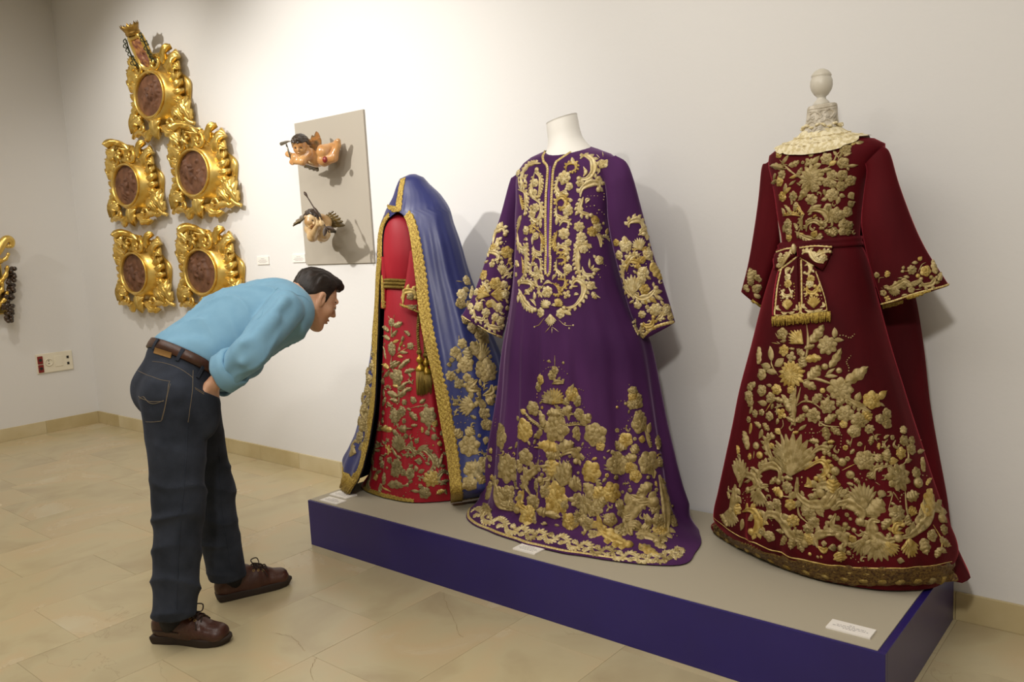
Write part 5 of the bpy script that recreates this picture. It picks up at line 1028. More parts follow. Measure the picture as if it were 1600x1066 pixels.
# ------------------------------------------------------------------ the visitor, bending forward with his hands in his pockets
MO = np.array([4.28, -1.43, 0.]); MD = np.array([.156, .988, 0.]); MD /= np.linalg.norm(MD); ML = np.array([-MD[1], MD[0], 0.]); MZ = np.array([0, 0, 1.])
def mp(x, y, lat=0.): return npl(x, y, MO+ML*lat, ML)
m_skin = mat('skin', '#d6aa8c', rough=.5, base2='#ca9878', nscale=14, sub=.12, spec=.35, bump=.06, bscale=220)
m_stub = mat('lip', '#9a5a4c', rough=.45)
m_hair = mat('dark_hair', '#17100b', rough=.5, base2='#281b13', nscale=30, bump=.5, bscale=90, stretch=(1, .25, .6), spec=.4)
m_shirt = mat('blue_linen', '#7aa5bf', rough=.8, base2='#80abc4', nscale=22, sheen=.25, sheen_c='#d8ecf8', bump=.12, bscale=1500, spec=.2)
m_jean = mat('dark_denim', '#252931', rough=.85, base2='#363b46', nscale=9, bump=.3, bscale=500, spec=.2, sheen=.15, sheen_c='#7f8aa6')
m_stitch = mat('tan_stitch', '#7b6c54', rough=.7)
m_belt = mat('brown_leather', '#4a2a1a', rough=.4, base2='#352013', nscale=20, bump=.2, bscale=120)
m_tanl = mat('tan_leather', '#9b7440', rough=.6)
m_shoe = mat('shoe_leather', '#4b2718', rough=.45, base2='#38190e', nscale=12, bump=.25, bscale=160, coat=.15)
m_sole = mat('rubber_sole', '#2a1d13', rough=.75)
m_lace = mat('shoe_lace', '#2b1a10', rough=.7)
m_sock = mat('black_sock', '#14131a', rough=.9)
m_brass = mat('brass_eyelet', '#a58a52', rough=.35, metal=.8)
m_eye = mat('eye_white', '#d8d2c6', rough=.25); m_iris = mat('iris', '#2c1a10', rough=.2)
man = root('person', MO, 'dark-haired person in light blue shirt and dark jeans, bending toward the blue mantle', 'person')
# joints
jP = mp(280, 598, 0); jRh, jLh = mp(272, 612, -.095), mp(292, 612, .09)
jRk, jLk = mp(279, 785, -.12), mp(330, 762, .11); jRa, jLa = mp(270, 968, -.123), mp(358, 905, .119)
jW = mp(290, 561, 0); jM = mp(372, 514, 0); jC = mp(427, 486, 0); jN = mp(461, 467, 0)
jRs, jRe, jRw = mp(444, 485, -.185), mp(388, 553, -.30), mp(338, 596, -.183)
jLs, jLe, jLw = jC+ML*.19+(jRs-jC)-ML*((jRs-jC) @ ML), mp(386, 566, .27), mp(322, 606, .135)
# head
Hd = MD*math.cos(math.radians(2))+ML*math.sin(math.radians(2)); Hl = np.cross(MZ, Hd); pt_ = math.radians(31)
Hf = Hd*math.cos(pt_)-MZ*math.sin(pt_); Hu = Hd*math.sin(pt_)+MZ*math.cos(pt_); HR = np.stack([Hf, Hl, Hu])
ear = mp(503, 469, -.072); HS = .955; HC = ear-(HR.T @ np.array([-.004, -.074, -.012]))*HS
def H(x, y, z): return HC+HR.T @ np.array([x, y, z])*HS
def mir(f, p): return np.minimum(f(p, 1), f(p, -1))
def head_sdf(p):
    q = ((p-HC.astype(np.float32)) @ HR.T.astype(np.float32))/HS; qa = q.copy(); qa[:, 1] = np.abs(qa[:, 1])
    d = s_ell(q, (-.010, 0, .022), (.096, .075, .086))
    d = smin(d, s_ell(q, (.036, 0, -.032), (.056, .056, .082)), .03)
    d = smin(d, s_cap(qa, (-.008, .052, -.052), (.058, .014, -.106), .020, .017), .03)
    d = smin(d, s_ell(q, (.066, 0, -.107), (.019, .021, .018)), .018)
    d = smin(d, s_ell(qa, (.052, .041, -.035), (.026, .022, .022)), .02)
    d = smin(d, s_cap(qa, (.080, .040, .018), (.089, .008, .013), .010, .009), .014)
    d = smax(d, -s_ell(qa, (.100, .033, -.004), (.019, .019, .013)), .012)
    d = smin(d, s_cap(q, (.092, 0, .010), (.1145, 0, -.030), .0075, .0100), .010)
    d = smin(d, s_ell(qa, (.101, .012, -.036), (.010, .0075, .008)), .006)
    d = smin(d, s_ell(qa, (.0775, .032, -.004), (.0145, .0155, .0115)), .004)     # lids
    d = smin(d, s_ell(q, (.088, 0, -.0625), (.013, .023, .0058)), .006)
    d = smin(d, s_ell(q, (.0865, 0, -.0745), (.0125, .020, .0066)), .006)
    d = smax(d, -s_ell(q, (.100, 0, -.0685), (.010, .021, .0012)), .003)
    e = s_ell(qa-np.array([-.006, .0745, -.010], np.float32), (0, 0, 0), (.0195, .0085, .032), R=[[.96, -.25, .12], [.28, .95, 0], [-.12, .03, .99]])
    e = smax(e, -s_ell(qa, (.0005, .0835, -.006), (.0110, .0085, .019)), .004)
    e = smax(e, -s_ell(qa, (-.001, .085, -.026), (.006, .006, .008)), .003)
    d = smin(d, e, .006)
    return d*HS
def neck_sdf(p, rr=.056): return s_cap(p, H(-.030, 0, -.035), jN-MD*.015, rr, rr+.004)
V1, F1 = snet(lambda p: smin(head_sdf(p), neck_sdf(p), .022), HC-.19, HC+.17, .0034)
def arm_sdf(p, s_, e_, w_, side):
    d = smin(s_cap(p, s_, e_, .046, .037), s_cap(p, e_, w_, .038, .0265), .02)
    dr = unit(w_-e_); sd = np.cross(dr, [0, 0, 1.]); sd = unit(sd); nn = np.cross(sd, dr)
    dn = unit(-MZ*.9-MD*.22-ML*.18*side); k0 = w_+dr*.02; k1 = w_+dn*.085
    d = smin(d, s_cap(p, k0, k1, .017, .015, side=sd, rs=.033, rs2=.041), .02)
    for i, L_ in enumerate((.078, .086, .080, .062)):
        o = (i-1.5)*.0205; a = k1+sd*o*.95; b = a+unit(dn-nn*.10)*L_*.55; c = b+unit(dn-nn*.45)*L_*.5
        d = smin(d, smin(s_cap(p, a, b, .0093, .0085), s_cap(p, b, c, .0085, .0072), .004), .006)
    t0 = w_+dr*.025+sd*.026*side; t1 = t0+dn*.04+sd*.026*side; t2 = t1+dn*.036-sd*.004*side
    return smin(d, smin(s_cap(p, t0, t1, .0145, .011), s_cap(p, t1, t2, .011, .0085), .005), .012)
def body_sdf(p):
    d = smin(s_cap(p, jP, jW, .10, .095, side=ML, rs=.14, rs2=.13), s_cap(p, jW, jM, .095, .10, side=ML, rs=.13, rs2=.14), .04)
    d = smin(d, s_cap(p, jM, jC, .10, .09, side=ML, rs=.14, rs2=.16), .04); d = smin(d, s_cap(p, jC, jN, .09, .056, side=ML, rs=.15, rs2=.058), .04)
    for h_, k_, a_ in ((jRh, jRk, jRa), (jLh, jLk, jLa)): d = smin(d, smin(s_cap(p, h_, k_, .078, .056), s_cap(p, k_, a_+MZ*.07, .054, .036), .03), .03)
    return d
allj = np.array([jP, jW, jN, jRk, jLk, jRa, jLa, jRe, jLe]); V2, F2 = snet(lambda p: smin(body_sdf(p), neck_sdf(p), .02), allj.min(0)-.16, allj.max(0)+.16, .016)
V3, F3 = snet(lambda p: arm_sdf(p, jRs, jRe, jRw, -1), np.minimum(np.minimum(jRs, jRe), jRw)-.17, np.maximum(np.maximum(jRs, jRe), jRw)+.10, .0062)
V4, F4 = snet(lambda p: arm_sdf(p, jLs, jLe, jLw, 1), np.minimum(np.minimum(jLs, jLe), jLw)-.17, np.maximum(np.maximum(jLs, jLe), jLw)+.10, .009)
n1, n2, n3 = len(V1), len(V1)+len(V2), len(V1)+len(V2)+len(V3)
mesh_obj('body', np.concatenate([V1, V2, V3, V4]), np.concatenate([F1, F2+n1, F3+n2, F4+n3]), m_skin, man)
for sgn in (-1, 1):
    e = sub_of(mesh_obj('eye', *sphere(H(.0785, .032*sgn, -.0065), .0122, 16, 10), m_eye, man))
    mesh_obj('iris', *sphere(H(.0885, .032*sgn, -.0085), (.0050, .0050, .0050), 10, 6), m_iris, e)
    mesh_obj('eyelashes', *tube([H(.0885, .022*sgn, -.006), H(.0935, .030*sgn, -.0095), H(.0895, .040*sgn, -.0095), H(.080, .047*sgn, -.006)], [.0012, .0018, .0018, .0010], 6), m_hair, man)
    V, Fc = tube([H(.0850, .018*sgn, .0150), H(.0865, .030*sgn, .0200), H(.079, .044*sgn, .0175), H(.069, .053*sgn, .012)], [.0028, .0042, .0036, .0016], 6); mesh_obj('eyebrow', V, Fc, m_hair, man)
mesh_obj('lips', *(lambda a: a)(snet(lambda p: (lambda q: np.minimum(s_ell(q, (.0895, 0, -.0628), (.0125, .0215, .0050)), s_ell(q, (.0882, 0, -.0745), (.0120, .0188, .0058))))(((p-HC.astype(np.float32)) @ HR.T.astype(np.float32))/HS), H(.085, 0, -.068)-.034, H(.085, 0, -.068)+.034, .0022)), m_stub, man)
def hair_sdf(p):
    q = ((p-HC.astype(np.float32)) @ HR.T.astype(np.float32))/HS; qa = q.copy(); qa[:, 1] = np.abs(qa[:, 1])
    st = .0018*np.sin(q[:, 1]*420+q[:, 0]*60+2*np.sin(q[:, 0]*70))+.0016*np.sin(q[:, 1]*210-q[:, 2]*90+1.3)
    top = np.clip((q[:, 2]-.035)/.05, 0, 1); fr = np.clip((q[:, 0]+.02)/.1, 0, 1)
    d = s_ell(q, (-.010, 0, .022), (.0985, .0775, .0885))-.0015-.010*top-.006*top*fr+st*(.35+.9*top)
    quiff = s_cap(q, (.052, -.034, .088), (.062, .034, .090), .023, .022)+st*1.5
    quiff = smin(quiff, s_cap(q, (.080, -.024, .087), (.090, .022, .092), .013, .012)+st, .02)
    d = smin(d, quiff, .02)
    hl = .050-.9*np.clip(.06-q[:, 0], 0, .5)                     # hairline rises to the forehead, drops in front of the ear
    line = np.where(q[:, 0] > .045, .064, np.where(q[:, 0] > .006, .064-(.045-q[:, 0])*2.2, np.where(q[:, 0] > -.022, .014, np.maximum(.014+(q[:, 0]+.022)*1.0, -.03))))
    line = np.where((q[:, 0] <= .022) & (q[:, 0] > .004), np.minimum(line, -.022), line)
    cut = line-q[:, 2]
    cut = np.maximum(cut, q[:, 0]-.108)
    return smax(d, cut*.75, .010)*HS
V, Fc = snet(hair_sdf, HC-.15, HC+.15, .0036); mesh_obj('hair', V, Fc, m_hair, man)
# shirt
bc0 = mp(286, 566, 0)
ax_arm = unit(jRe-jRs); 
def shirt_sdf(p):
    d = s_cap(p, jW-MZ*.005, jM, .128, .142, side=ML, rs=.170, rs2=.178)
    d = smin(d, s_cap(p, jM, jC, .142, .122, side=ML, rs=.178, rs2=.186), .05)
    d = smin(d, s_cap(p, jC, jN-MD*.02, .112, .070, side=ML, rs=.165, rs2=.082), .05)
    d = smin(d, s_cap(p, jC+ML*.12, jC-ML*.12, .095, .095), .05)
    a = smin(s_cap(p, jRs, jRe, .072, .056), s_cap(p, jRe, jRe+(jRw-jRe)*.62, .055, .053), .03)
    b = smin(s_cap(p, jLs, jLe, .082, .062), s_cap(p, jLe, jLe+(jLw-jLe)*.62, .062, .057), .03)
    q = p-jRs.astype(np.float32); t = q @ ax_arm.astype(np.float32)
    wv = np.sin(t*38+q @ np.array([30, 12, 46], np.float32)+2*np.sin(t*21)); rg0 = lambda x: (1-np.abs(np.sin(x)))**2.2; hn_ = hash_noise(p, 11, 12); a = a-.0110*rg0(t*20+q @ np.array([24, 10, 38], np.float32)+1.8*hn_)*np.clip(.55+hn_, 0, 1)-.010*rg0(t*24+q @ np.array([-9, 4, 30], np.float32)+hn_)*np.clip((t-.10)/.1, 0, 1)
    tors = d
    w = jC-jW; w = unit(w); u = (p-jW.astype(np.float32)); t = u @ w.astype(np.float32); lat = u @ ML.astype(np.float32); up = u @ np.cross(ML, w).astype(np.float32)
    near = np.clip(1-np.abs(t-.04)/.16, 0, 1)
    wv = np.sin(t*24-lat*40+2.2*np.sin(lat*12+t*9)); rg = lambda x: (1-np.abs(np.sin(x)))**2.6; wob_ = hash_noise(p, 9, 11); d = d+.0040*near*np.sin(lat*62+t*30+1.5*np.sin(t*25))-.0120*rg(lat*26-t*15+2.2*wob_+.6)*np.clip(t/.1, 0, 1)*np.clip((.46-t)/.08, 0, 1)*np.clip(.5+wob_, 0, 1)-.0110*rg(lat*14+t*27+2.4*wob_)*np.clip((.46-t)/.08, 0, 1)*np.clip(.6-wob_, 0, 1)
    d = d+.0030*hash_noise(p, 17, 4)
    d = smax(d, s_plane(p, bc0+unit(MD*.58+MZ*.81)*.024, -(MD*.58+MZ*.81)), .012)
    d = smin(d, a+.002*hash_noise(p, 25, 5), .006); d = smin(d, b, .03)
    d = smax(d, -s_plane(p, jRe+(jRw-jRe)*.50, jRe-jRw)*1.0, .006) if False else d
    for (x0, y0, l0, x1, y1, l1, r_) in ((438, 476, -.262, 396, 528, -.348, .010), (424, 506, -.300, 384, 560, -.362, .010), (452, 496, -.245, 420, 538, -.325, .009), (376, 540, -.350, 356, 572, -.300, .009), (400, 556, -.340, 372, 590, -.290, .009)):
        xm, ym = (x0+x1)/2, (y0+y1)/2; ex = 1.25; d = smin(d, s_cap(p, mp(xm+(x0-xm)*ex, ym+(y0-ym)*ex, l0+.008), mp(xm+(x1-xm)*ex, ym+(y1-ym)*ex, l1+.012), r_*.8, r_*.3), .040)
    d = smax(d, -(neck_sdf(p, .060)), .008)
    nn = unit(Hu*.5+unit(jN-jC)*.5); far = np.linalg.norm(p-jN.astype(np.float32), axis=1) > .15; d = np.where(far, d, smax(d, s_plane(p, jN+nn*.020, nn), .01))
    return d
lo = np.min([jW, jN, jRs, jRe, jRw, jLs, jLe, jLw], 0)-.2; hi2 = np.max([jW, jN, jRs, jRe, jRw, jLs, jLe, jLw], 0)+.17
V, Fc = snet(shirt_sdf, lo, hi2, .0062); shirt = sub_of(mesh_obj('shirt', V, Fc, m_shirt, man)); BVs = BVHTree.FromPolygons(V.tolist(), Fc.tolist())
def cuff(e_, w_, name):
    dr = unit(w_-e_); a = np.cross(dr, [0, 0, 1.]); a = unit(a); b = np.cross(dr, a); c0 = e_+(w_-e_)*.60; rows = []
    th = np.linspace(0, 2*pi, 40, endpoint=False)
    for s_, r in ((-.038, .058), (-.036, .068), (-.012, .0715), (.020, .0695), (.027, .066), (.024, .060), (-.010, .056), (-.036, .055)):
        wob = .0035*np.sin(th*3+s_*60)+.002*np.sin(th*7+s_*90)
        rows.append(c0+dr*(s_+.010*np.sin(th))[:, None]+((r+wob)*np.cos(th))[:, None]*a+((r+wob)*np.sin(th))[:, None]*b)
    return mesh_obj(name, np.array(rows).reshape(-1, 3), grid_faces(8, 40, cu=True, cv=True), m_shirt, shirt)
cuff(jRe, jRw, 'rolled_cuff'); cuff(jLe, jLw, 'rolled_cuff')
nn = unit(Hu*.5+unit(jN-jC)*.5); a_ = ML; b_ = unit(np.cross(nn, a_)); th = np.linspace(0, 2*pi, 48, endpoint=False); rows = []
for s_, r in ((-.012, .070), (.006, .072), (.026, .0655), (.034, .0635), (.033, .061), (.024, .060), (.0, .063)):
    rows.append(jN-MD*.004+nn*(s_-.016*np.sin(th)*0)[..., None] + (r*np.cos(th))[:, None]*a_+(r*1.02*np.sin(th))[:, None]*b_ if False else jN-MD*.004+nn*s_+(r*np.cos(th))[:, None]*a_+(r*1.02*np.sin(th))[:, None]*b_)
mesh_obj('collar', np.array(rows).reshape(-1, 3), grid_faces(7, 48, cu=True, cv=True), m_shirt, shirt)
rows = []
for s_, r in ((.033, .0645), (.024, .070), (.008, .079), (-.010, .089), (-.014, .090), (-.010, .086), (.010, .074), (.030, .063)):
    rows.append(jN-MD*.004+nn*s_+((r+.004*np.cos(2*th))*np.cos(th))[:, None]*a_+((r)*1.0*np.sin(th))[:, None]*b_)
mesh_obj('collar_fold', np.array(rows).reshape(-1, 3), grid_faces(8, 48, cu=True, cv=True), m_shirt, shirt)
CSh = Cloth(BVs, shirt)
def seam(*q):
    mb = MB()
    if stroke(CSh, path((200, 390), 3.947, *q), .004, mb, 't', (1, 1), n=40, H=.0012): mesh_obj('seam', np.concatenate(mb.V), mb.F, m_shirt, shirt)
seam(925, 235, 1000, 255, 1070, 285, 1120, 320); seam(925, 235, 880, 290, 840, 345, 825, 400, 800, 430); seam(1040, 215, 1080, 235, 1110, 265)
# jeans
nb = unit(MD*.58+MZ*.81); bc = mp(286, 566, 0)
def jean_sdf(p):
    d = s_cap(p, bc, jP-MZ*.02-MD*.005, .122, .138, side=ML, rs=.160, rs2=.176)
    bt = mp(259, 612, 0); d = smin(d, s_cap(p, bt+ML*.075, bt-ML*.075, .088, .088), .05)
    for h_, k_, a_, r0, r1, r2 in ((jRh-MZ*.02, jRk, jRa, .112, .083, .0715), (jLh-MZ*.02, jLk, jLa, .110, .080, .069)):
        kb = k_+MD*.0
        leg = smin(s_cap(p, h_, k_, r0, r1), s_cap(p, k_, a_-MZ*.05, r1, r2), .03)
        z = p[:, 2]; kn = np.exp(-((z-k_[2])/.10)**2); an = np.exp(-((z-(a_[2]+.13))/.13)**2)
        q = p-k_.astype(np.float32); ff = q @ MD.astype(np.float32); ll = q @ ML.astype(np.float32)
        wv = np.sin(z*66+ff*30+ll*24*np.sign(ff)+2.6*np.sin(z*17+ll*16+k_[0]*9)); rg = lambda x: (1-np.abs(np.sin(x)))**2; hn_ = hash_noise(p, 12, int(k_[0]*100) % 50); leg = leg-(.0085*kn+.0075*an+.004)*rg(z*27+ff*12+ll*8+1.7*hn_)*np.clip(.5+hn_*1.2, 0, 1)-.004*rg(z*13-ff*17+1.5*hn_+2)*np.clip(.4-hn_, 0, 1)+.0012*np.sin(z*21+ll*28+ff*26)
        d = smin(d, leg, .03)
    d = d+.0022*hash_noise(p, 20, 7)
    hc = jRw-MZ*.085-MD*.050+ML*.020; bl = s_ell(p, hc, (.062, .046, .115), R=np.stack([MD, ML, MZ]))
    pa, pb_ = mp(304, 607, -.17), mp(346, 623, -.17); pdn = unit(np.cross(unit(pb_-pa), ML)); pdn = pdn if pdn[2] > 0 else -pdn
    d = smin(d, smax(bl, s_plane(p, pa, pdn), .004), .012)
    d = smax(d, s_plane(p, bc+nb*.012, nb), .006)
    cutR = s_plane(p, mp(273, 961, -.123), -unit(MZ+MD*.05)); cutL = s_plane(p, mp(358, 902, .119), -unit(MZ*1+MD*.02))
    sd = ((p-(jRa+jLa)[None].astype(np.float32)/2) @ (jLa-jRa).astype(np.float32)); low = p[:, 2] < .5
    cut = np.where(sd < 0, cutR, cutL); d = np.where(low, smax(d, cut, .004), d)
    return d
lo = np.min([jP, jRa, jLa, jRk, jLk, bc], 0)-.2; lo[2] = .02; hi2 = np.max([jP, jRa, jLa, jRk, jLk, bc], 0)+.2
V, Fc = snet(jean_sdf, lo, hi2, .0072); jeans = sub_of(mesh_obj('jeans', V, Fc, m_jean, man)); BVj = BVHTree.FromPolygons(V.tolist(), Fc.tolist())
CJ = Cloth(BVj, jeans)
def J(*q): return path((200, 390), 3.947, *q)
def line(name, px, w, m, H_=.0015, par=None):
    mb = MB()
    if stroke(CJ, px, w, mb, 't', (1, 1), n=int(max(6, len(px)*5)), H=H_): mesh_obj(name, np.concatenate(mb.V), mb.F, m, par or jeans)
for q in ((72, 690, 150, 690, 230, 702, 320, 735, 400, 792), (62, 748, 120, 775, 190, 800, 262, 815), (255, 818, 240, 900, 225, 980, 205, 1058), (205, 1058, 150, 1064, 110, 1062), (66, 905, 100, 925, 140, 938, 222, 936), (70, 925, 95, 908, 130, 945, 170, 950, 222, 930), (262, 828, 228, 980, 212, 1050),
          (402, 745, 398, 860, 385, 960, 370, 1066), (410, 850, 470, 885, 575, 922), (412, 858, 470, 893, 572, 930)): line('stitching', J(*q), .0015, m_stitch, .0011)
line('side_seam', [(294, 662), (289, 740), (284, 800), (278, 880), (276, 952)], .004, m_jean, .002)
line('side_seam', [(342, 700), (346, 770), (352, 830), (362, 892)], .004, m_jean, .002)
# belt
th = np.linspace(0, 2*pi, 64, endpoint=False); bd_ = unit(np.cross(ML, nb)); rows = []
for s_, r in ((-.019, .0), (-.017, .006), (0, .0075), (.017, .006), (.019, .0), (0, -.003)):
    rows.append(bc+nb*(s_+.012)+((.160+r+.004)*np.cos(th))[:, None]*ML+((.126+r)*np.sin(th))[:, None]*bd_)
mesh_obj('belt', np.array(rows).reshape(-1, 3), grid_faces(6, 64, cu=True, cv=True), m_belt, man)
BVb = bvh_of([(np.array(rows), grid_faces(6, 64, cu=True, cv=True)), (V, Fc)]); CBt = Cloth(BVb, man)
def tab(name, q, off, m, par, th_=.004):
    a, b, c, d = J(*q); V_, F_, _ = patch(CBt, [a, d], [b, c], 4, 5, off, th_); mesh_obj(name, V_, F_, m, par, smooth=False)
tab('leather_patch', (170, 606, 272, 638, 263, 672, 161, 640), .003, m_tanl, jeans)
for q in ((332, 610, 352, 618, 312, 692, 293, 684), (185, 552, 196, 556, 165, 610, 150, 604), (455, 715, 470, 724, 432, 800, 418, 790)): tab('belt_loop', q, .006, m_jean, jeans, .006)
# shoes
def shoe(heel, toe, label, mirror):
    h_ = np.array([*heel, 0.]); t_ = np.array([*toe, 0.]); f = unit(t_-h_); l = np.array([-f[1], f[0], 0]); Ls = np.linalg.norm(t_-h_)*1.0; k = Ls/.30
    W = lambda x, y, z: h_+f*x*k+l*y*k*mirror+MZ*z*k
    RR = np.stack([f, l*mirror, MZ]).astype(np.float32)
    out = [(0, -.028), (.004, -.034), (.05, -.036), (.10, -.034), (.15, -.040), (.20, -.050), (.245, -.047), (.28, -.032), (.298, -.008), (.298, .012), (.28, .032), (.245, .043), (.2, .045), (.14, .041), (.08, .038), (.03, .036), (.002, .030), (-.003, 0)]
    oc = crom(out, 72, closed=True)
    def upper(p):
        q = ((p-h_.astype(np.float32)) @ RR.T)/k
        d = s_cap(q, (.044, 0, .050), (.15, -.001, .054), .047, .046, side=(0, 1, 0), rs=.0355, rs2=.041)
        d = smin(d, s_cap(q, (.14, -.002, .048), (.252, -.004, .036), .047, .035, side=(0, 1, 0), rs=.041, rs2=.0455), .02)
        d = smin(d, s_cap(q, (.045, 0, .078), (.112, 0, .096), .034, .028), .025)
        d = smin(d, s_ell(q, (.165, -.002, .074), (.05, .030, .024)), .02)
        d = smax(d, -s_cap(q, (.052, 0, .118), (.080, 0, .112), .031, .027), .008)
        d = smax(d, s_plane(q, (.05, 0, .098), (-.35, 0, 1)), .006) if True else d
        d = d+.0010*np.sin(q[:, 0]*190)*np.exp(-((q[:, 0]-.19)/.03)**2)
        g = np.abs(s_ell(q, (.235, -.003, .070), (.060, .037, .040)))           # moccasin seam round the toe
        d = d+.0022*np.exp(-(g/.004)**2)*(q[:, 2] > .035)
        return smax(d, .022-q[:, 2], .003)*k
    lo = np.minimum(h_, t_)-.08; lo[2] = .01; hi_ = np.maximum(h_, t_)+.08; hi_[2] = .15
    V, Fc = snet(upper, lo, hi_, .0042); s_ = sub_of(mesh_obj('shoe', V, Fc, m_shoe, man)); s_['label'] = label
    rows = []
    for z, sc_ in ((0, .93), (.002, .955), (.012, .985), (.020, 1.0), (.027, 1.0), (.030, .97)):
        cen = oc.mean(0); rows.append([W(*(cen+(o-cen)*(sc_*.985*(1-.012*(z < .014)*(1 if i % 6 < 2 else 0)))), z+(.006*(o[0] > .26)*((o[0]-.26)/.04) if z < .02 else 0)) for i, o in enumerate(oc)])
    nO = len(oc); mesh_obj('sole', np.array(rows).reshape(-1, 3), grid_faces(6, nO, cv=True)+[tuple(range(nO))[::-1], tuple(5*nO+i for i in range(nO))], m_sole, s_)
    bv = BVHTree.FromPolygons(V.tolist(), Fc.tolist())
    def on(x, y, off=.003):
        r = bv.ray_cast(Vector(W(x, y, .2)), Vector((0, 0, -1))); return np.array(r[0])+np.array([0, 0, off]) if r[0] is not None else W(x, y, .09)
    mbl = MB()
    for i in range(4):
        x = .146+.015*i; mbl.add(*tube(crom([on(x, -.024), on(x+.006, 0, .006), on(x+.012, .024)], 8), .0027, 6)); mbl.add(*tube(crom([on(x, .024), on(x+.006, 0, .004), on(x+.012, -.024)], 8), .0027, 6))
    c0 = on(.152, 0, .006)
    for sg in (-1, 1):
        mbl.add(*tube(crom([c0, W(.148, .020*sg, .126), W(.175, .040*sg, .122), W(.178, .024*sg, .102), c0+MZ*.002], 16), .0024, 6))
        mbl.add(*tube(crom([c0, W(.172, .018*sg, .098), W(.188, .034*sg, .082), W(.195, .046*sg, .066)], 10), .0024, 6))
    mbl.build('laces', m_lace, s_)
    for i in range(3):
        for sg in (-1, 1):
            p = on(.146+.018*i, .026*sg, .0); mesh_obj('eyelet', *tube([p+.0042*(f*math.cos(a)+unit(l*mirror*sg*.7-MZ*.7)*math.sin(a)) for a in np.linspace(0, 2*pi, 10, endpoint=False)], .0013, 5, closed=True), m_brass, s_)
    mbl = MB(); sd_ = [bv.ray_cast(Vector(W(x, -.2, .052)), Vector(l*mirror)) for x in np.linspace(.02, .125, 12)]
    P_ = [np.array(r[0])-l*mirror*.0015 for r in sd_ if r[0] is not None]
    if len(P_) > 3: mesh_obj('side_lace', *tube(P_, .0024, 6), m_lace, s_)
    a0 = W(.075, 0, .06); return s_, a0
sR, aR = shoe((4.243, -1.691), (4.506, -1.542), 'brown leather lace-up shoe on the rear foot', 1)
sL, aL = shoe((4.136, -1.384), (4.241, -1.099), 'brown leather lace-up shoe on the leading foot', -1)
for a0, j in ((aR, jRa), (aL, jLa)):
    mesh_obj('sock', *tube([a0, a0*.5+(j+MZ*.05)*.5, j+MZ*.10], [.040, .047, .052], 16), m_sock, man)
# ------------------------------------------------------------------ carved and painted cherubs on the grey board
m_chs = mat('cherub_flesh', '#c9985f', rough=.25, base2='#b67f4a', nscale=18, coat=.5, spec=.5)
m_chl = mat('cherub_pale', '#cdb183', rough=.4, base2='#a9814f', nscale=16, coat=.15)
m_chh = mat('carved_hair', '#241a12', rough=.35, base2='#3a2a1c', nscale=60, bump=.6, bscale=130, coat=.3)
m_wing = mat('wing_paint', '#5b4420', rough=.4, base2='#8d5a22', nscale=26, coat=.2, lo=.4, hi=.6)
m_wing2 = mat('wing_dark', '#3d3018', rough=.4, base2='#6a5527', nscale=26, coat=.2)
m_chred = mat('painted_red', '#7e2218', rough=.4)
m_steel = mat('old_steel', '#8b8578', rough=.35, metal=.7)
m_darkw = mat('dark_wood', '#3b2a1c', rough=.5)
def frame3(f, u): f = unit(f); l = unit(np.cross(u, f)); return np.stack([f, l, np.cross(f, l)])
def babyhead(C0, Rm, s):                          # skin sdf of a round child's head; local x forward, y left, z up; s = half height
    C0 = np.asarray(C0, np.float32); Rm = np.asarray(Rm, np.float32)
    def g(p):
        q = ((p-C0) @ Rm.T)/s; qa = q.copy(); qa[:, 1] = np.abs(qa[:, 1])
        d = s_ell(q, (-.05, 0, .12), (.92, .82, .86)); d = smin(d, s_ell(q, (.22, 0, -.38), (.58, .62, .58)), .3)
        d = smin(d, s_ell(qa, (.48, .32, -.36), (.30, .28, .26)), .2); d = smin(d, s_ell(q, (.62, 0, -.84), (.18, .2, .15)), .15)
        d = smax(d, -s_ell(qa, (.93, .32, -.02), (.16, .20, .13)), .12)
        d = smin(d, s_cap(q, (.82, 0, .05), (.98, 0, -.27), .09, .12), .1)
        d = smin(d, s_ell(q, (.83, 0, -.53), (.12, .19, .055)), .06); d = smin(d, s_ell(q, (.81, 0, -.64), (.11, .16, .06)), .06)
        return smin(d, s_ell(qa, (-.02, .84, -.12), (.16, .09, .24)), .05)*s
    return g
def babyhair(C0, Rm, s, ph=0.):
    C0 = np.asarray(C0, np.float32); Rm = np.asarray(Rm, np.float32)
    def g(p):
        q = ((p-C0) @ Rm.T)/s; cu = .05*np.sin(q[:, 1]*13+q[:, 0]*9+ph)*np.sin(q[:, 2]*11-q[:, 0]*7)
        d = s_ell(q, (-.08, 0, .16), (.98, .92, .93))-.03+cu
        d = smin(d, s_ell(q, (.52, .1, .80), (.34, .36, .22))+cu, .12)
        return smax(d, (.36-q[:, 2]+np.clip((q[:, 0]-.25)*-1.2, -.4, .95)*-1), .08)*s if False else smax(d, (np.where(q[:, 0] > .3, .42, np.where(q[:, 0] > -.05, .42-(.3-q[:, 0])*2.0, -.55))-q[:, 2])*.7, .08)*s
    return g
def eyes_for(par, C0, Rm, s):
    for sg in (-1, 1):
        c = np.asarray(C0)+np.asarray(Rm).T @ (np.array([.80, .31*sg, -.03])*s); mesh_obj('painted_eye', *sphere(c, (.10*s, .10*s, .07*s), 10, 6), m_chh, par)
    c = np.asarray(C0)+np.asarray(Rm).T @ (np.array([.885, 0, -.585])*s); mesh_obj('painted_lips', *sphere(c, (.055*s, .12*s, .05*s), 10, 6), m_chred, par)
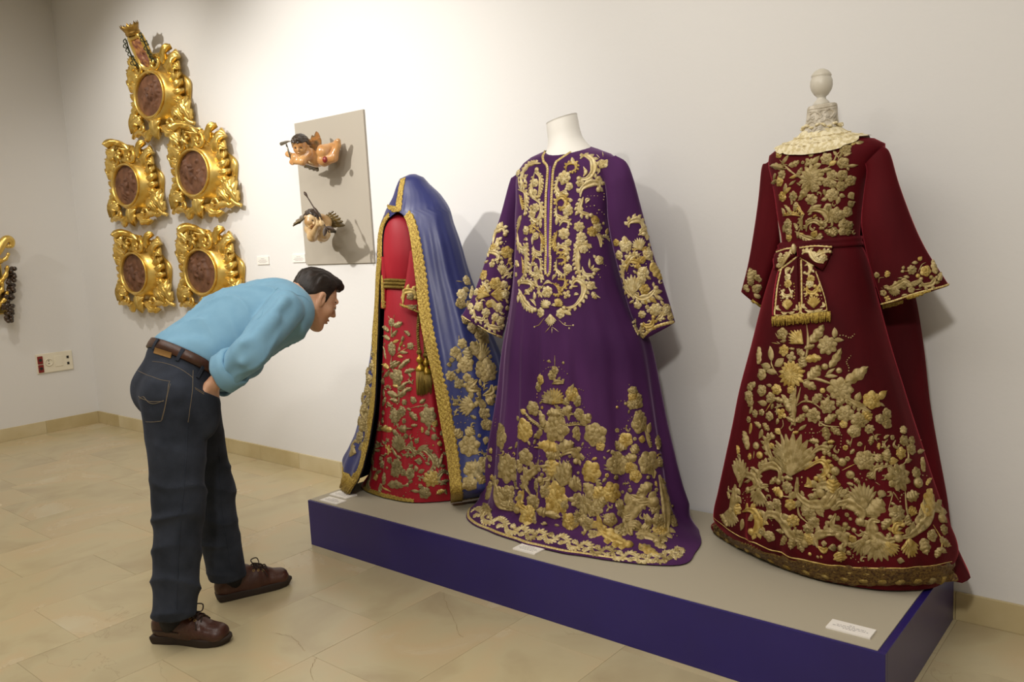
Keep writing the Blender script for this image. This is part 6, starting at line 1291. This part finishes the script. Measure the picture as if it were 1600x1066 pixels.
def wing(par, base, tip, nrm, width, n, m1):
    base, tip = np.asarray(base), np.asarray(tip); T = unit(tip-base); L_ = np.linalg.norm(tip-base); nrm = unit(nrm-T*(np.dot(nrm, T))); B = np.cross(nrm, T)
    U, Vv, Fc = LG[(7, 5)]
    for row, (r0, ln, hh) in enumerate(((.0, .55, .010), (.12, .75, .006), (.2, .8, .002))):
        mb = MB()
        for i in range(n):
            t = i/(n-1); g = (t-.35)*1.0; D = T*math.cos(g)+B*math.sin(g)*.9; D = unit(D); l2 = L_*ln*(1-.45*t); S = np.cross(nrm, D)
            o_ = base+T*L_*r0*(1-.3*t)+B*width*(t-.4)*.8; w_ = width/n*2.5
            s_ = l2*U; prof = w_/2*np.sin(pi*np.clip(.12+.86*U**1.3, 0, 1))**.5; h = hh+.0025*(1-Vv**2)+.004*np.sin(pi*U)
            P = o_+D*s_[:, None]+S*(Vv*prof)[:, None]+nrm*h[:, None]; P2 = P-nrm*.004; k = len(P)
            mb.add(np.concatenate([P, P2]), Fc+[tuple(k+x for x in q[::-1]) for q in Fc])
        w0 = mb.build('feathers', m1, par)
    return w0
# upper cherub, lying on the air, hammer in hand
cA = lambda x, y, d: ony(430+x/11.84, 190+y/11.84, -d)
ch1 = root('carved_cherub', (3.35, -.012, 1.92), 'painted wooden cherub flying head first with a small hammer, upper one on the grey board', 'sculpture')
hc = cA(466, 432, .225); toC = unit(CC-hc); imgL = -CR
Rh1 = frame3(toC*.86+imgL*.30+np.array([0, 0, -.30]), unit(np.array([0, 0, 1.])+CR*.05)); s1 = .0515
sh_n, sh_f = cA(630, 585, .185), cA(505, 625, .19); el_n, hd_n = cA(505, 735, .225), cA(335, 748, .245); el_f, hd_f = cA(385, 665, .235), cA(258, 612, .25)
ches, bel, pel = cA(610, 640, .165), cA(760, 675, .13), cA(890, 640, .105); kn1, kn2 = cA(1075, 480, .075), cA(1075, 665, .095); an2, toe2 = cA(1160, 440, .085), cA(1165, 360, .09); an1 = cA(1120, 430, .055); hp2 = cA(900, 705, .12)
def ch1_sdf(p):
    d = s_cap(p, ches, bel, .046, .044); d = smin(d, s_cap(p, bel, pel, .046, .047), .02); d = smin(d, s_cap(p, sh_n, sh_f, .028, .028), .02)
    d = smin(d, s_cap(p, cA(560, 600, .195), hc-Rh1[2]*.03, .026, .024), .015)
    for a, b, c in ((sh_n, el_n, hd_n), (sh_f, el_f, hd_f)):
        d = smin(d, smin(s_cap(p, a, b, .027, .021), s_cap(p, b, c, .021, .013), .012), .012); dr = unit(c-b)
        d = smin(d, s_ell(p, c+dr*.008, (.017, .014, .015)), .008)
        for k in range(4):
            o_ = np.array([0, 0, 1.])*(k-1.5)*.0078; d = smin(d, s_cap(p, c+dr*.010+o_, c+dr*.004+toC*.016+o_, .0046, .0040), .003)
    d = smin(d, s_cap(p, cA(890, 555, .125), kn1, .040, .025), .006)
    d = smin(d, smin(s_cap(p, hp2, kn2, .038, .026), s_cap(p, kn2, an2, .026, .015), .010), .005)
    d = smin(d, s_cap(p, kn1, an1, .028, .018), .010); d = smin(d, s_cap(p, an2, toe2, .017, .014), .010); d = smin(d, s_cap(p, an1, cA(1130, 380, .06), .016, .013), .010)
    return smin(d, babyhead(hc, Rh1, s1)(p), .008)
pts = np.array([hc, hd_n, hd_f, kn1, toe2, an2, hp2, sh_n, ches]); V, Fc = snet(ch1_sdf, pts.min(0)-.085, pts.max(0)+.085, .0036)
mesh_obj('body', V, Fc, m_chs, ch1); V, Fc = snet(babyhair(hc, Rh1, s1), hc-.085, hc+.085, .0036); mesh_obj('hair', V, Fc, m_chh, ch1); eyes_for(ch1, hc, Rh1, s1)
mesh_obj('red_cloth', *sphere(cA(920, 705, .165), (.016, .012, .018), 10, 7), m_chred, ch1)
mesh_obj('strap', *tube(crom([cA(585, 700, .20), cA(640, 760, .20), cA(700, 790, .17)], 8), .005, 6), m_chl, ch1)
w1 = bpy.data.objects.new('wing', None); col.objects.link(w1); w1.parent = ch1; w1['_b'] = ch1['_b']
wing(w1, cA(770, 520, .15), cA(600, 290, .13), toC, .075, 6, m_wing)
w2 = bpy.data.objects.new('wing', None); col.objects.link(w2); w2.parent = ch1; w2['_b'] = ch1['_b']
wing(w2, cA(680, 740, .12), cA(575, 890, .10), toC, .06, 5, m_wing2)
mesh_obj('mount', *tube([bel, np.array([bel[0], -.010, bel[2]])], .009, 10), m_steel, ch1)
hm = root('hammer', cA(240, 590, .262), 'tiny steel claw hammer held by the upper carved cherub', 'hammer')
mesh_obj('handle', *tube([cA(290, 690, .255), cA(258, 590, .266), cA(205, 415, .28)], .0042, 8), m_steel, hm)
V = MB(); V.add(*tube(crom([cA(110, 415, .30), cA(150, 400, .30), cA(200, 382, .30), cA(240, 368, .30), cA(295, 365, .30)], 12), [.0098]*3+[.0085]*3+[.007, .006, .005, .004, .003, .002], 8)); V.build('head', m_steel, hm)
# lower cherub, hands to his mouth
cB = lambda x, y, d: ony(450+x/9.69, 290+y/9.69, -d)
ch2 = root('carved_cherub', (3.36, -.012, 1.52), 'painted wooden half-length cherub with joined hands and a spear, lower one on the grey board', 'sculpture')
hc2 = cB(358, 505, .235); Rh2 = frame3(unit(CC-hc2)*.80+CR*.42+np.array([0, 0, -.38]), unit(np.array([0, 0, 1.])*.75+CR*.60)); s2 = .048
shA, shB = cB(560, 560, .15), cB(345, 660, .20); elA, elB = cB(560, 740, .20), cB(370, 775, .235); hnd = cB(490, 590, .275)
def ch2_sdf(p):
    d = s_cap(p, cB(500, 580, .14), cB(520, 750, .10), .054, .040); d = smin(d, s_cap(p, shA, shB, .036, .034), .025)
    d = smin(d, s_cap(p, cB(440, 610, .19), hc2-Rh2[2]*.025, .026, .024), .012)
    for a, b, sg in ((shA, elA, 1), (shB, elB, -1)):
        c = hnd+CR*.010*sg; d = smin(d, smin(s_cap(p, a, b, .031, .026), s_cap(p, b, c, .025, .012), .014), .010)
        up2 = unit(np.array([0, 0, 1.])*.8-CR*.25)
        d = smin(d, s_ell(p, c+up2*.006, (.013, .011, .016)), .008)
        for k in range(4): o_ = toC*(k-1.5)*.0058; d = smin(d, s_cap(p, c+up2*.014+o_, c+up2*(.040-.003*abs(k-1.5))+o_, .0042, .0034), .003)
        d = smin(d, s_cap(p, c+toC*.010, c+toC*.014+up2*.018, .0045, .0038), .004)
    return smin(d, babyhead(hc2, Rh2, s2)(p), .008)
pts = np.array([hc2, shA, shB, elA, elB, hnd, cB(520, 750, .10)]); V, Fc = snet(ch2_sdf, pts.min(0)-.075, pts.max(0)+.075, .0034)
mesh_obj('body', V, Fc, m_chl, ch2); V, Fc = snet(babyhair(hc2, Rh2, s2, 2.), hc2-.075, hc2+.075, .0034); mesh_obj('hair', V, Fc, m_chh, ch2); eyes_for(ch2, hc2, Rh2, s2)
w1 = bpy.data.objects.new('wing', None); col.objects.link(w1); w1.parent = ch2; w1['_b'] = ch2['_b']
wing(w1, cB(630, 545, .10), cB(835, 490, .075), toC, .055, 6, m_wing2)
w2 = bpy.data.objects.new('wing', None); col.objects.link(w2); w2.parent = ch2; w2['_b'] = ch2['_b']
wing(w2, cB(255, 525, .15), cB(95, 545, .13), toC+np.array([0, 0, .8]), .04, 4, m_wing2)
mesh_obj('mount', *tube([cB(520, 700, .10), cB(520, 700, .10)*[1, 0, 1]+[0, -.010, 0]], .009, 10), m_steel, ch2)
sp2 = root('spear', cB(480, 590, .29), 'slender dark wooden spear held by the lower carved cherub', 'spear')
a, b = cB(245, 95, .30), cB(625, 715, .255); P_ = [a+(b-a)*t for t in np.linspace(0, 1, 25)]
prof = [.003, .008, .0065, .0035]+[.0034]*5+[.0036, .0075, .0098, .0098, .0075, .0036]+[.0034]*10
mesh_obj('shaft', *tube(P_, prof, 8), m_darkw, sp2)
U, Vv, Fc = LG[(7, 5)]
for sg in (-1, 1):
    o_ = a+(b-a)*.86; D = unit(b-a)*.75+unit(np.cross(unit(b-a), toC))*sg*.65; S = np.cross(toC, D); P = o_+D*(U*.05)[:, None]+S*(Vv*.012*np.sin(pi*(.1+.85*U)))[:, None]+toC*(.004*(1-Vv**2))[:, None]; k = len(P)
    mesh_obj('fletching', np.concatenate([P, P-toC*.004]), Fc+[tuple(k+x for x in q[::-1]) for q in Fc], m_darkw, sp2)
# ------------------------------------------------------------------ gilded frames with carved plaques
m_gilt = mat('gilding', '#efd07a', rough=.33, metal=.8, base2='#d8b050', nscale=14, bump=.12, bscale=60)
m_plq = mat('carved_brown', '#5e3f2d', rough=.6, base2='#78523b', nscale=20, spec=.3)
m_bron = mat('dark_wire', '#3b3f2a', rough=.45, metal=.4)
# local frame of a medallion: x along the wall, y out of the wall towards the room is -y, z up; origin on the wall behind the oval
def Lc(x, z, d): return np.stack([np.asarray(x, float)+0*np.asarray(d, float), -np.asarray(d, float)+0*np.asarray(x, float), np.asarray(z, float)+0*np.asarray(x, float)], -1)
def ell_rings(prof, k=64):                        # prof: (ax, az, d)
    a = np.linspace(0, 2*pi, k, endpoint=False); V = [Lc(p[0]*np.cos(a), p[1]*np.sin(a), p[2]+0*a) for p in prof]
    return np.concatenate(V), grid_faces(len(prof), k, cv=True)
def volute(cx, cz, d, R, turns, th0, sg, r0, r1, rise=.02, k=40):
    t = np.linspace(0, 1, k); a = th0+sg*2*pi*turns*t; r = R*(1-t)**.8+.10*R
    P = Lc(cx+r*np.cos(a), cz+r*np.sin(a), d+rise*t)
    V, Fc = tube(P, r0+(r1-r0)*t, 8, up=(0, 1, 0)); mb = MB().add(V, Fc); mb.add(*sphere(Lc(cx, cz, d+rise+.004), (.22*R, .2*R, .22*R), 8, 6)); return mb
def carve_leaf(P, W, nl=4, th=.012, lob=.35, rib=.0075):   # leaf bent along a path, thick, lobed; W: widths along the path
    P = crom(P, 17); T = np.gradient(P, axis=0); T /= np.linalg.norm(T, axis=1)[:, None]; n, m_ = 17, 13
    out = np.array([0, -1., 0]); u = np.linspace(0, 1, n); v = np.linspace(-1, 1, m_); w = np.interp(u, np.linspace(0, 1, len(W)), W)*(1-lob+lob*2*np.abs(np.sin(pi*u*nl)))*np.sqrt(np.clip(1.02-u**6, .02, 1))
    rows, rows2 = [], []
    for i in range(n):
        B = np.cross(out+np.array([0, -.2, .5]), T[i]); B /= np.linalg.norm(B)+1e-9; N = np.cross(T[i], B)
        if N @ out < 0 and abs(T[i] @ out) < .8: N = -N
        h = th*(1-v**2)**.6*.8+rib*np.cos(v*4*pi)*(1-np.abs(v))+.004; q = P[i]+B*(v*w[i]/2)[:, None]+N*(h-.35*th*v**2)[:, None]+T[i]*(-np.abs(v)**1.5*w[i]*.25)[:, None]
        rows.append(q); rows2.append(q-N*(h+th*.6)[:, None])
    V = np.concatenate([np.array(rows).reshape(-1, 3), np.array(rows2).reshape(-1, 3)]); f = grid_faces(n, m_); k = n*m_; Fc = f+[tuple(k+x for x in q[::-1]) for q in f]
    ids = [j for j in range(m_)]+[i*m_+m_-1 for i in range(1, n)]+[(n-1)*m_+j for j in range(m_-2, -1, -1)]+[i*m_ for i in range(n-2, 0, -1)]
    for a, b in zip(ids, ids[1:]+ids[:1]): Fc.append((a, a+k, b+k, b))
    return V, Fc
def sweep(P, r, k=8, lob=0., flat=1.): P = crom(P, 30); t = np.linspace(0, 1, 30); rr = np.interp(t, np.linspace(0, 1, len(r)), r)*(1+lob*np.sin(t*30)); return tube(P, rr, k, up=(0, 1, 0))
def L1(x, z, d):
    if abs(x) > .28: x = math.copysign(.28+(abs(x)-.28)*.62, x)
    return np.array([x, -d, z])
FR = []                                           # (name, verts, faces)
def fr(name, VF): FR.append((name, np.asarray(VF[0]), VF[1]))
fr('molding', ell_rings([(.285, .215, .0), (.30, .228, .012), (.285, .215, .028), (.262, .200, .034), (.250, .190, .040), (.238, .182, .060), (.222, .172, .085), (.212, .163, .098), (.200, .152, .104), (.190, .142, .100), (.186, .138, .086)]))
fr('oval_rim', ell_rings([(.190, .141, .092), (.198, .149, .100), (.204, .155, .108), (.200, .151, .115), (.192, .143, .114), (.187, .138, .106), (.186, .137, .092)]))
# backing that ties the ornaments together
def backing():
    a = np.linspace(0, 2*pi, 72, endpoint=False); V = []
    for sc_, d in ((1.0, .0), (1.03, .012), (.98, .022), (.6, .026)):
        r = 1+.06*np.cos(a*4+.3)+.03*np.sin(a*9); x = .345*np.cos(a)*r*sc_*(1+.10*np.clip(-np.sin(a), 0, 1)*np.abs(np.cos(a))); z = (.215*np.sin(a)+.005)*r*sc_; V.append(Lc(x, z, d+0*a))
    return np.concatenate(V), grid_faces(4, 72, cv=True)
fr('frame_back', backing())
for s_ in (-1, 1):
    X = lambda x, z, d: L1(s_*x, z, d)
    v = volute(s_*.105, .192, .085, .046, 1.6, pi/2*(1+s_*.3), -s_, .015, .007, .035); fr('volute', (np.concatenate(v.V), v.F))
    fr('scroll', sweep([X(.10, .24, .075), X(.16, .235, .07), X(.22, .205, .06), X(.245, .16, .05), X(.225, .135, .055)], [.016, .020, .020, .015, .006], lob=.12))
    fr('acanthus_leaf', carve_leaf([X(.19, .15, .06), X(.26, .18, .065), X(.32, .205, .062), X(.375, .20, .045)], [.05, .11, .12, .05], 3, .022))
    fr('acanthus_leaf', carve_leaf([X(.14, .20, .07), X(.20, .24, .08), X(.24, .265, .085), X(.27, .27, .06)], [.04, .08, .08, .03], 3, .018))
    fr('acanthus_leaf', carve_leaf([X(.24, .10, .05), X(.30, .12, .06), X(.345, .135, .065), X(.37, .12, .05)], [.04, .09, .09, .03], 3, .02))
    for i, (x, z, t) in enumerate(((.245, .055, .5), (.262, .018, .25), (.265, -.020, 0.), (.255, -.058, -.3))):
        fr('shell_lobe', carve_leaf([X(x-.02, z, .045), X(x+.03*math.cos(t), z+.03*math.sin(t), .062), X(x+.070*math.cos(t), z+.07*math.sin(t), .055), X(x+.092*math.cos(t), z+.09*math.sin(t), .032)], [.022, .040, .048, .022], 1, .02, .1))
    fr('scroll', sweep([X(.255, -.06, .05), X(.315, -.055, .06), X(.34, -.10, .055), X(.36, -.145, .045), X(.42, -.185, .04), X(.465, -.195, .03)], [.010, .022, .024, .020, .022, .010], lob=.15))
    fr('acanthus_leaf', carve_leaf([X(.31, -.08, .05), X(.37, -.11, .06), X(.42, -.15, .055), X(.455, -.205, .035)], [.05, .10, .10, .04], 4, .022))
    fr('acanthus_leaf', carve_leaf([X(.22, -.13, .06), X(.28, -.14, .075), X(.33, -.17, .07), X(.36, -.215, .045)], [.05, .08, .07, .03], 3, .02))
    fr('scroll', sweep([X(.44, -.20, .035), X(.36, -.225, .05), X(.28, -.215, .06), X(.20, -.225, .06), X(.12, -.238, .058), X(.03, -.235, .06)], [.010, .020, .024, .022, .022, .016], lob=.1))
    v = volute(s_*.185, -.205, .065, .036, 1.3, -pi/2, s_, .012, .006, .03); fr('volute', (np.concatenate(v.V), v.F))
    fr('acanthus_leaf', carve_leaf([X(.06, -.215, .06), X(.12, -.245, .07), X(.17, -.265, .06), X(.22, -.262, .04)], [.03, .06, .06, .02], 3, .018))
    fr('foot_scroll', sweep([X(.38, -.195, .05), X(.44, -.22, .045), X(.50, -.235, .035)], [.018, .016, .013]))
fr('crest', carve_leaf([L1(0, .16, .085), L1(0, .215, .095), L1(0, .262, .115), L1(0, .288, .155), L1(0, .284, .195), L1(0, .262, .215)], [.10, .17, .20, .19, .15, .06], 3, .026, .22, .008))
fr('crest_flower', (lambda m_: (np.concatenate(m_.V), m_.F))((lambda m_: [m_.add(*carve_leaf([L1(0, .215, .115), L1(.02*math.cos(a), .215+.02*math.sin(a), .135), L1(.042*math.cos(a), .215+.042*math.sin(a), .125)], [.014, .026, .012], 1, .01, .1)) for a in np.linspace(0, 2*pi, 6, endpoint=False)] and m_)(MB())))
fr('bottom_shell', carve_leaf([L1(0, -.17, .085), L1(0, -.215, .09), L1(0, -.255, .075), L1(0, -.275, .05)], [.08, .12, .12, .05], 2, .022, .2, .007))
FRM = None
def plaque_mesh(seed, n=26, k=72):
    r = np.random.RandomState(seed); u = np.linspace(0, 1, n); a = np.linspace(0, 2*pi, k, endpoint=False); U, A = np.meshgrid(u, a, indexing='ij'); x = .187*U*np.cos(A); z = .138*U*np.sin(A); h = np.zeros_like(x)
    figs = [(r.uniform(-.10, .10), r.uniform(-.05, .03)) for _ in range(4)]
    def blob(cx, cz, sx, sz, th, H_):
        c, s = math.cos(th), math.sin(th); X_ = (x-cx)*c+(z-cz)*s; Z_ = -(x-cx)*s+(z-cz)*c; return H_*np.clip(1-(X_/sx)**2-(Z_/sz)**2, 0, 1)**.5
    for fx, fz in figs:                           # small carved figures: body, head, limbs, folds
        t = r.uniform(-.4, .4); h = np.maximum(h, blob(fx, fz, .022, .05, t, .022)); h = np.maximum(h, blob(fx-.055*math.sin(t), fz+.055*math.cos(t), .013, .015, 0, .024))
        for _ in range(4):
            g = r.uniform(0, 6.28); h = np.maximum(h, blob(fx+.03*math.cos(g), fz+.03*math.sin(g), .008, .03, g+pi/2+r.uniform(-.4, .4), .017))
    for _ in range(14): h = np.maximum(h, blob(r.uniform(-.15, .15), r.uniform(-.11, .10), r.uniform(.006, .014), r.uniform(.012, .03), r.uniform(0, 3), r.uniform(.006, .013)))
    h *= np.clip((1-U)/.10, 0, 1)
    return Lc(x.ravel(), z.ravel(), .090+h.ravel()), grid_faces(n, k, cv=True)
def medallion(cx, cz, seed, label, s=1., crest=True):
    global FRM
    r = root('gilded_medallion', (cx, 0, cz), label, 'medallion', None)
    if FRM is None: FRM = [mesh_obj(n_, V, Fc, m_gilt, None, base=(0, 0, 0)) for n_, V, Fc in FR]; first = True
    else: first = False
    for o in FRM:
        if not crest and o.name.startswith('crest'): continue
        c = o if first else o.copy()
        if not first: col.objects.link(c)
        c.parent = r
    V, Fc = plaque_mesh(seed); mesh_obj('carved_plaque', V, Fc, m_plq, r, base=(0, 0, 0))
    r.scale = (s, s, s)
    return r
medallion(1.115, 1.875, 8, 'gilded oval medallion in the middle row, nearer the room corner')
medallion(2.035, 1.882, 12, 'gilded oval medallion in the middle row, nearer the grey board')
medallion(1.090, 1.245, 21, 'gilded oval medallion in the bottom row, nearer the room corner')
medallion(2.010, 1.243, 29, 'gilded oval medallion in the bottom row, just behind the bending visitor')
medallion(1.585, 2.437, 3, 'gilded oval medallion at the top, under a crowned shield', crest=False)
# crowned shield leaning out above the top medallion
sx = 1.60; base = np.array([sx, -.085, 2.605]); topp = np.array([sx, -.165, 2.80]); ax_ = unit(topp-base); nx = np.array([1., 0, 0]); nf = np.cross(nx, ax_); nf = nf if nf[1] < 0 else -nf
cs = root('crowned_shield', (sx, 0, 2.60), 'narrow gilded shield with a crown and wire vine, leaning out above the top medallion', 'cartouche')
Q = lambda x, a, h: base+ax_*a+nx*x+nf*h
out = crom([(-.075, .215), (-.085, .12), (-.078, .04), (-.045, .0), (0, -.012), (.045, .0), (.078, .04), (.085, .12), (.075, .215), (.03, .222), (-.03, .222)], 48, closed=True); cen = out.mean(0); rows = []
for sc_, h in ((1, -.015), (1.04, .0), (1.02, .016), (.9, .022), (.8, .016), (.76, .006)): rows.append([Q(*(cen+(o-cen)*sc_), h) for o in out])
mesh_obj('shield_frame', np.array(rows).reshape(-1, 3), grid_faces(6, 48, cv=True)+[tuple(range(48))], m_gilt, cs)
rr_ = np.random.RandomState(5); V = []
bl = [(rr_.uniform(-.045, .045), rr_.uniform(.03, .19), rr_.uniform(.008, .018), rr_.uniform(.015, .035), rr_.uniform(-.6, .6), rr_.uniform(.006, .016)) for _ in range(16)]
for t in np.linspace(0, 1, 14):
    for o in out:
        q = cen+(o-cen)*t*.78; h = max([b[5]*max(0, 1-(((q[0]-b[0])*math.cos(b[4])+(q[1]-b[1])*math.sin(b[4]))/b[2])**2-((-(q[0]-b[0])*math.sin(b[4])+(q[1]-b[1])*math.cos(b[4]))/b[3])**2)**.5 for b in bl]+[0]); V.append(Q(q[0], q[1], .007+h*(t < .93)))
mesh_obj('shield_relief', V, grid_faces(14, 48, cv=True), mat('shield_paint', '#7a4a3a', rough=.5, base2='#a8743f', nscale=30, lo=.45, hi=.6), cs)
a = np.linspace(0, 2*pi, 48, endpoint=False); rows = []
for z, r_, w_ in ((.225, .052, 0), (.232, .057, 0), (.243, .057, 0), (.249, .054, 0), (.266, .062, .0), (.284, .072, .012), (.282, .068, .012), (.262, .058, 0), (.235, .050, 0)):
    rows.append([Q(r_*math.cos(t), z+w_*max(0, math.cos(t*8))**2*1.6, .004+r_*.8*math.sin(t)) for t in a])
mesh_obj('crown', np.array(rows).reshape(-1, 3), grid_faces(9, 48, cv=True), mat('crown_gilt', '#b8934a', rough=.4, metal=.8, base2='#8c6a30', nscale=20), cs)
for s_ in (-1, 1):
    mb = MB(); mb.add(*tube(crom([Q(s_*.09, .02, .01), Q(s_*.105, .08, .02), Q(s_*.11, .15, .02), Q(s_*.10, .215, .012)], 20), .0045, 6))
    for i in range(7):
        z = .04+.028*i; c = Q(s_*(.118+.012*math.sin(i*1.9)), z, .018+.01*(i % 2)); mb.add(*tube([c+nx*.017*math.cos(t)+ax_*.014*math.sin(t)+nf*.006*math.cos(2*t) for t in np.linspace(0, 2*pi, 14, endpoint=False)], .0035, 5, closed=True))
    mb.build('wire_vine', m_bron, cs)
mesh_obj('bracket', *tube([Q(0, .1, -.015), np.array([sx, -.001, 2.70])], .010, 8), m_gilt, cs)
mesh_obj('leaf_socket', *carve_leaf([Q(0, -.05, -.03), Q(0, -.02, .0), Q(0, .0, .02)], [.06, .09, .07], 2, .02), m_gilt, cs)
# ---- gilded carving with grapes on the left wall, cut by the edge of the frame
m_grape = mat('dark_grapes', '#2b2015', rough=.35, base2='#46301f', nscale=20, coat=.4)
gl = root('gilded_carving', (0, -.66, 1.2), 'gilded carving with dark bunches of grapes on the left wall', 'carving')
G = lambda x, y, d: onx(x, y, d)
mesh_obj('back_plate', *box(.0, .03, -1.1, -.60, .98, 1.56, .01), m_gilt, gl)
mesh_obj('scroll', *tube(crom([G(-30, 420, .08), G(-5, 395, .09), G(8, 375, .10), G(17, 376, .10), G(18, 384, .10), G(11, 384, .10)], 30), [.03]*14+list(np.linspace(.03, .012, 16)), 10, up=(1, 0, 0)), m_gilt, gl)
mesh_obj('volute_ring', *tube([G(12, 381, .10)+np.array([0, .026*math.cos(t), .022*math.sin(t)]) for t in np.linspace(0, 2*pi, 20, endpoint=False)], .012, 8, closed=True, up=(1, 0, 0)), m_gilt, gl)
for q, rs in (([(-40, 430), (-10, 412), (8, 405), (14, 395)], .026), ([(-40, 470), (-8, 448), (8, 432), (12, 415)], .030), ([(-40, 500), (-10, 482), (6, 470), (12, 455)], .028), ([(-40, 480), (-12, 465), (2, 455), (4, 440)], .03)):
    mesh_obj('acanthus_leaf', *tube(crom([G(x, y, .09+.01*i) for i, (x, y) in enumerate(q)], 18), np.linspace(rs, .010, 18)*(1+.2*np.sin(np.arange(18)*1.7)), 8, up=(1, 0, 0)), m_gilt, gl)
rg = random.Random(4); gm = None
for cx_, cy_, n_, w_, hh in ((17, 443, 46, 7, 32), (14, 490, 34, 7, 15), (8, 468, 26, 7, 18)):
    for i in range(n_):
        t = rg.random(); x = cx_+rg.uniform(-1, 1)*w_*(1-.4*t); y = cy_+(t*2-1)*hh*.8; p = G(x, y, .07+rg.uniform(0, .05))
        V, Fc = sphere((0, 0, 0), .017, 10, 7)
        if gm is None: o = mesh_obj('grape', V, Fc, m_grape, gl, base=(0, 0, 0)); gm = o.data
        else: o = bpy.data.objects.new('grape', gm); col.objects.link(o); o.parent = gl
        o.location = [float(v) for v in p-np.array(gl['_b'])]
mesh_obj('grape_stalk', *tube(crom([G(10, 420, .07), G(15, 440, .07), G(14, 470, .07), G(14, 492, .07)], 12), .008, 6), m_grape, gl)
clean()
clean()
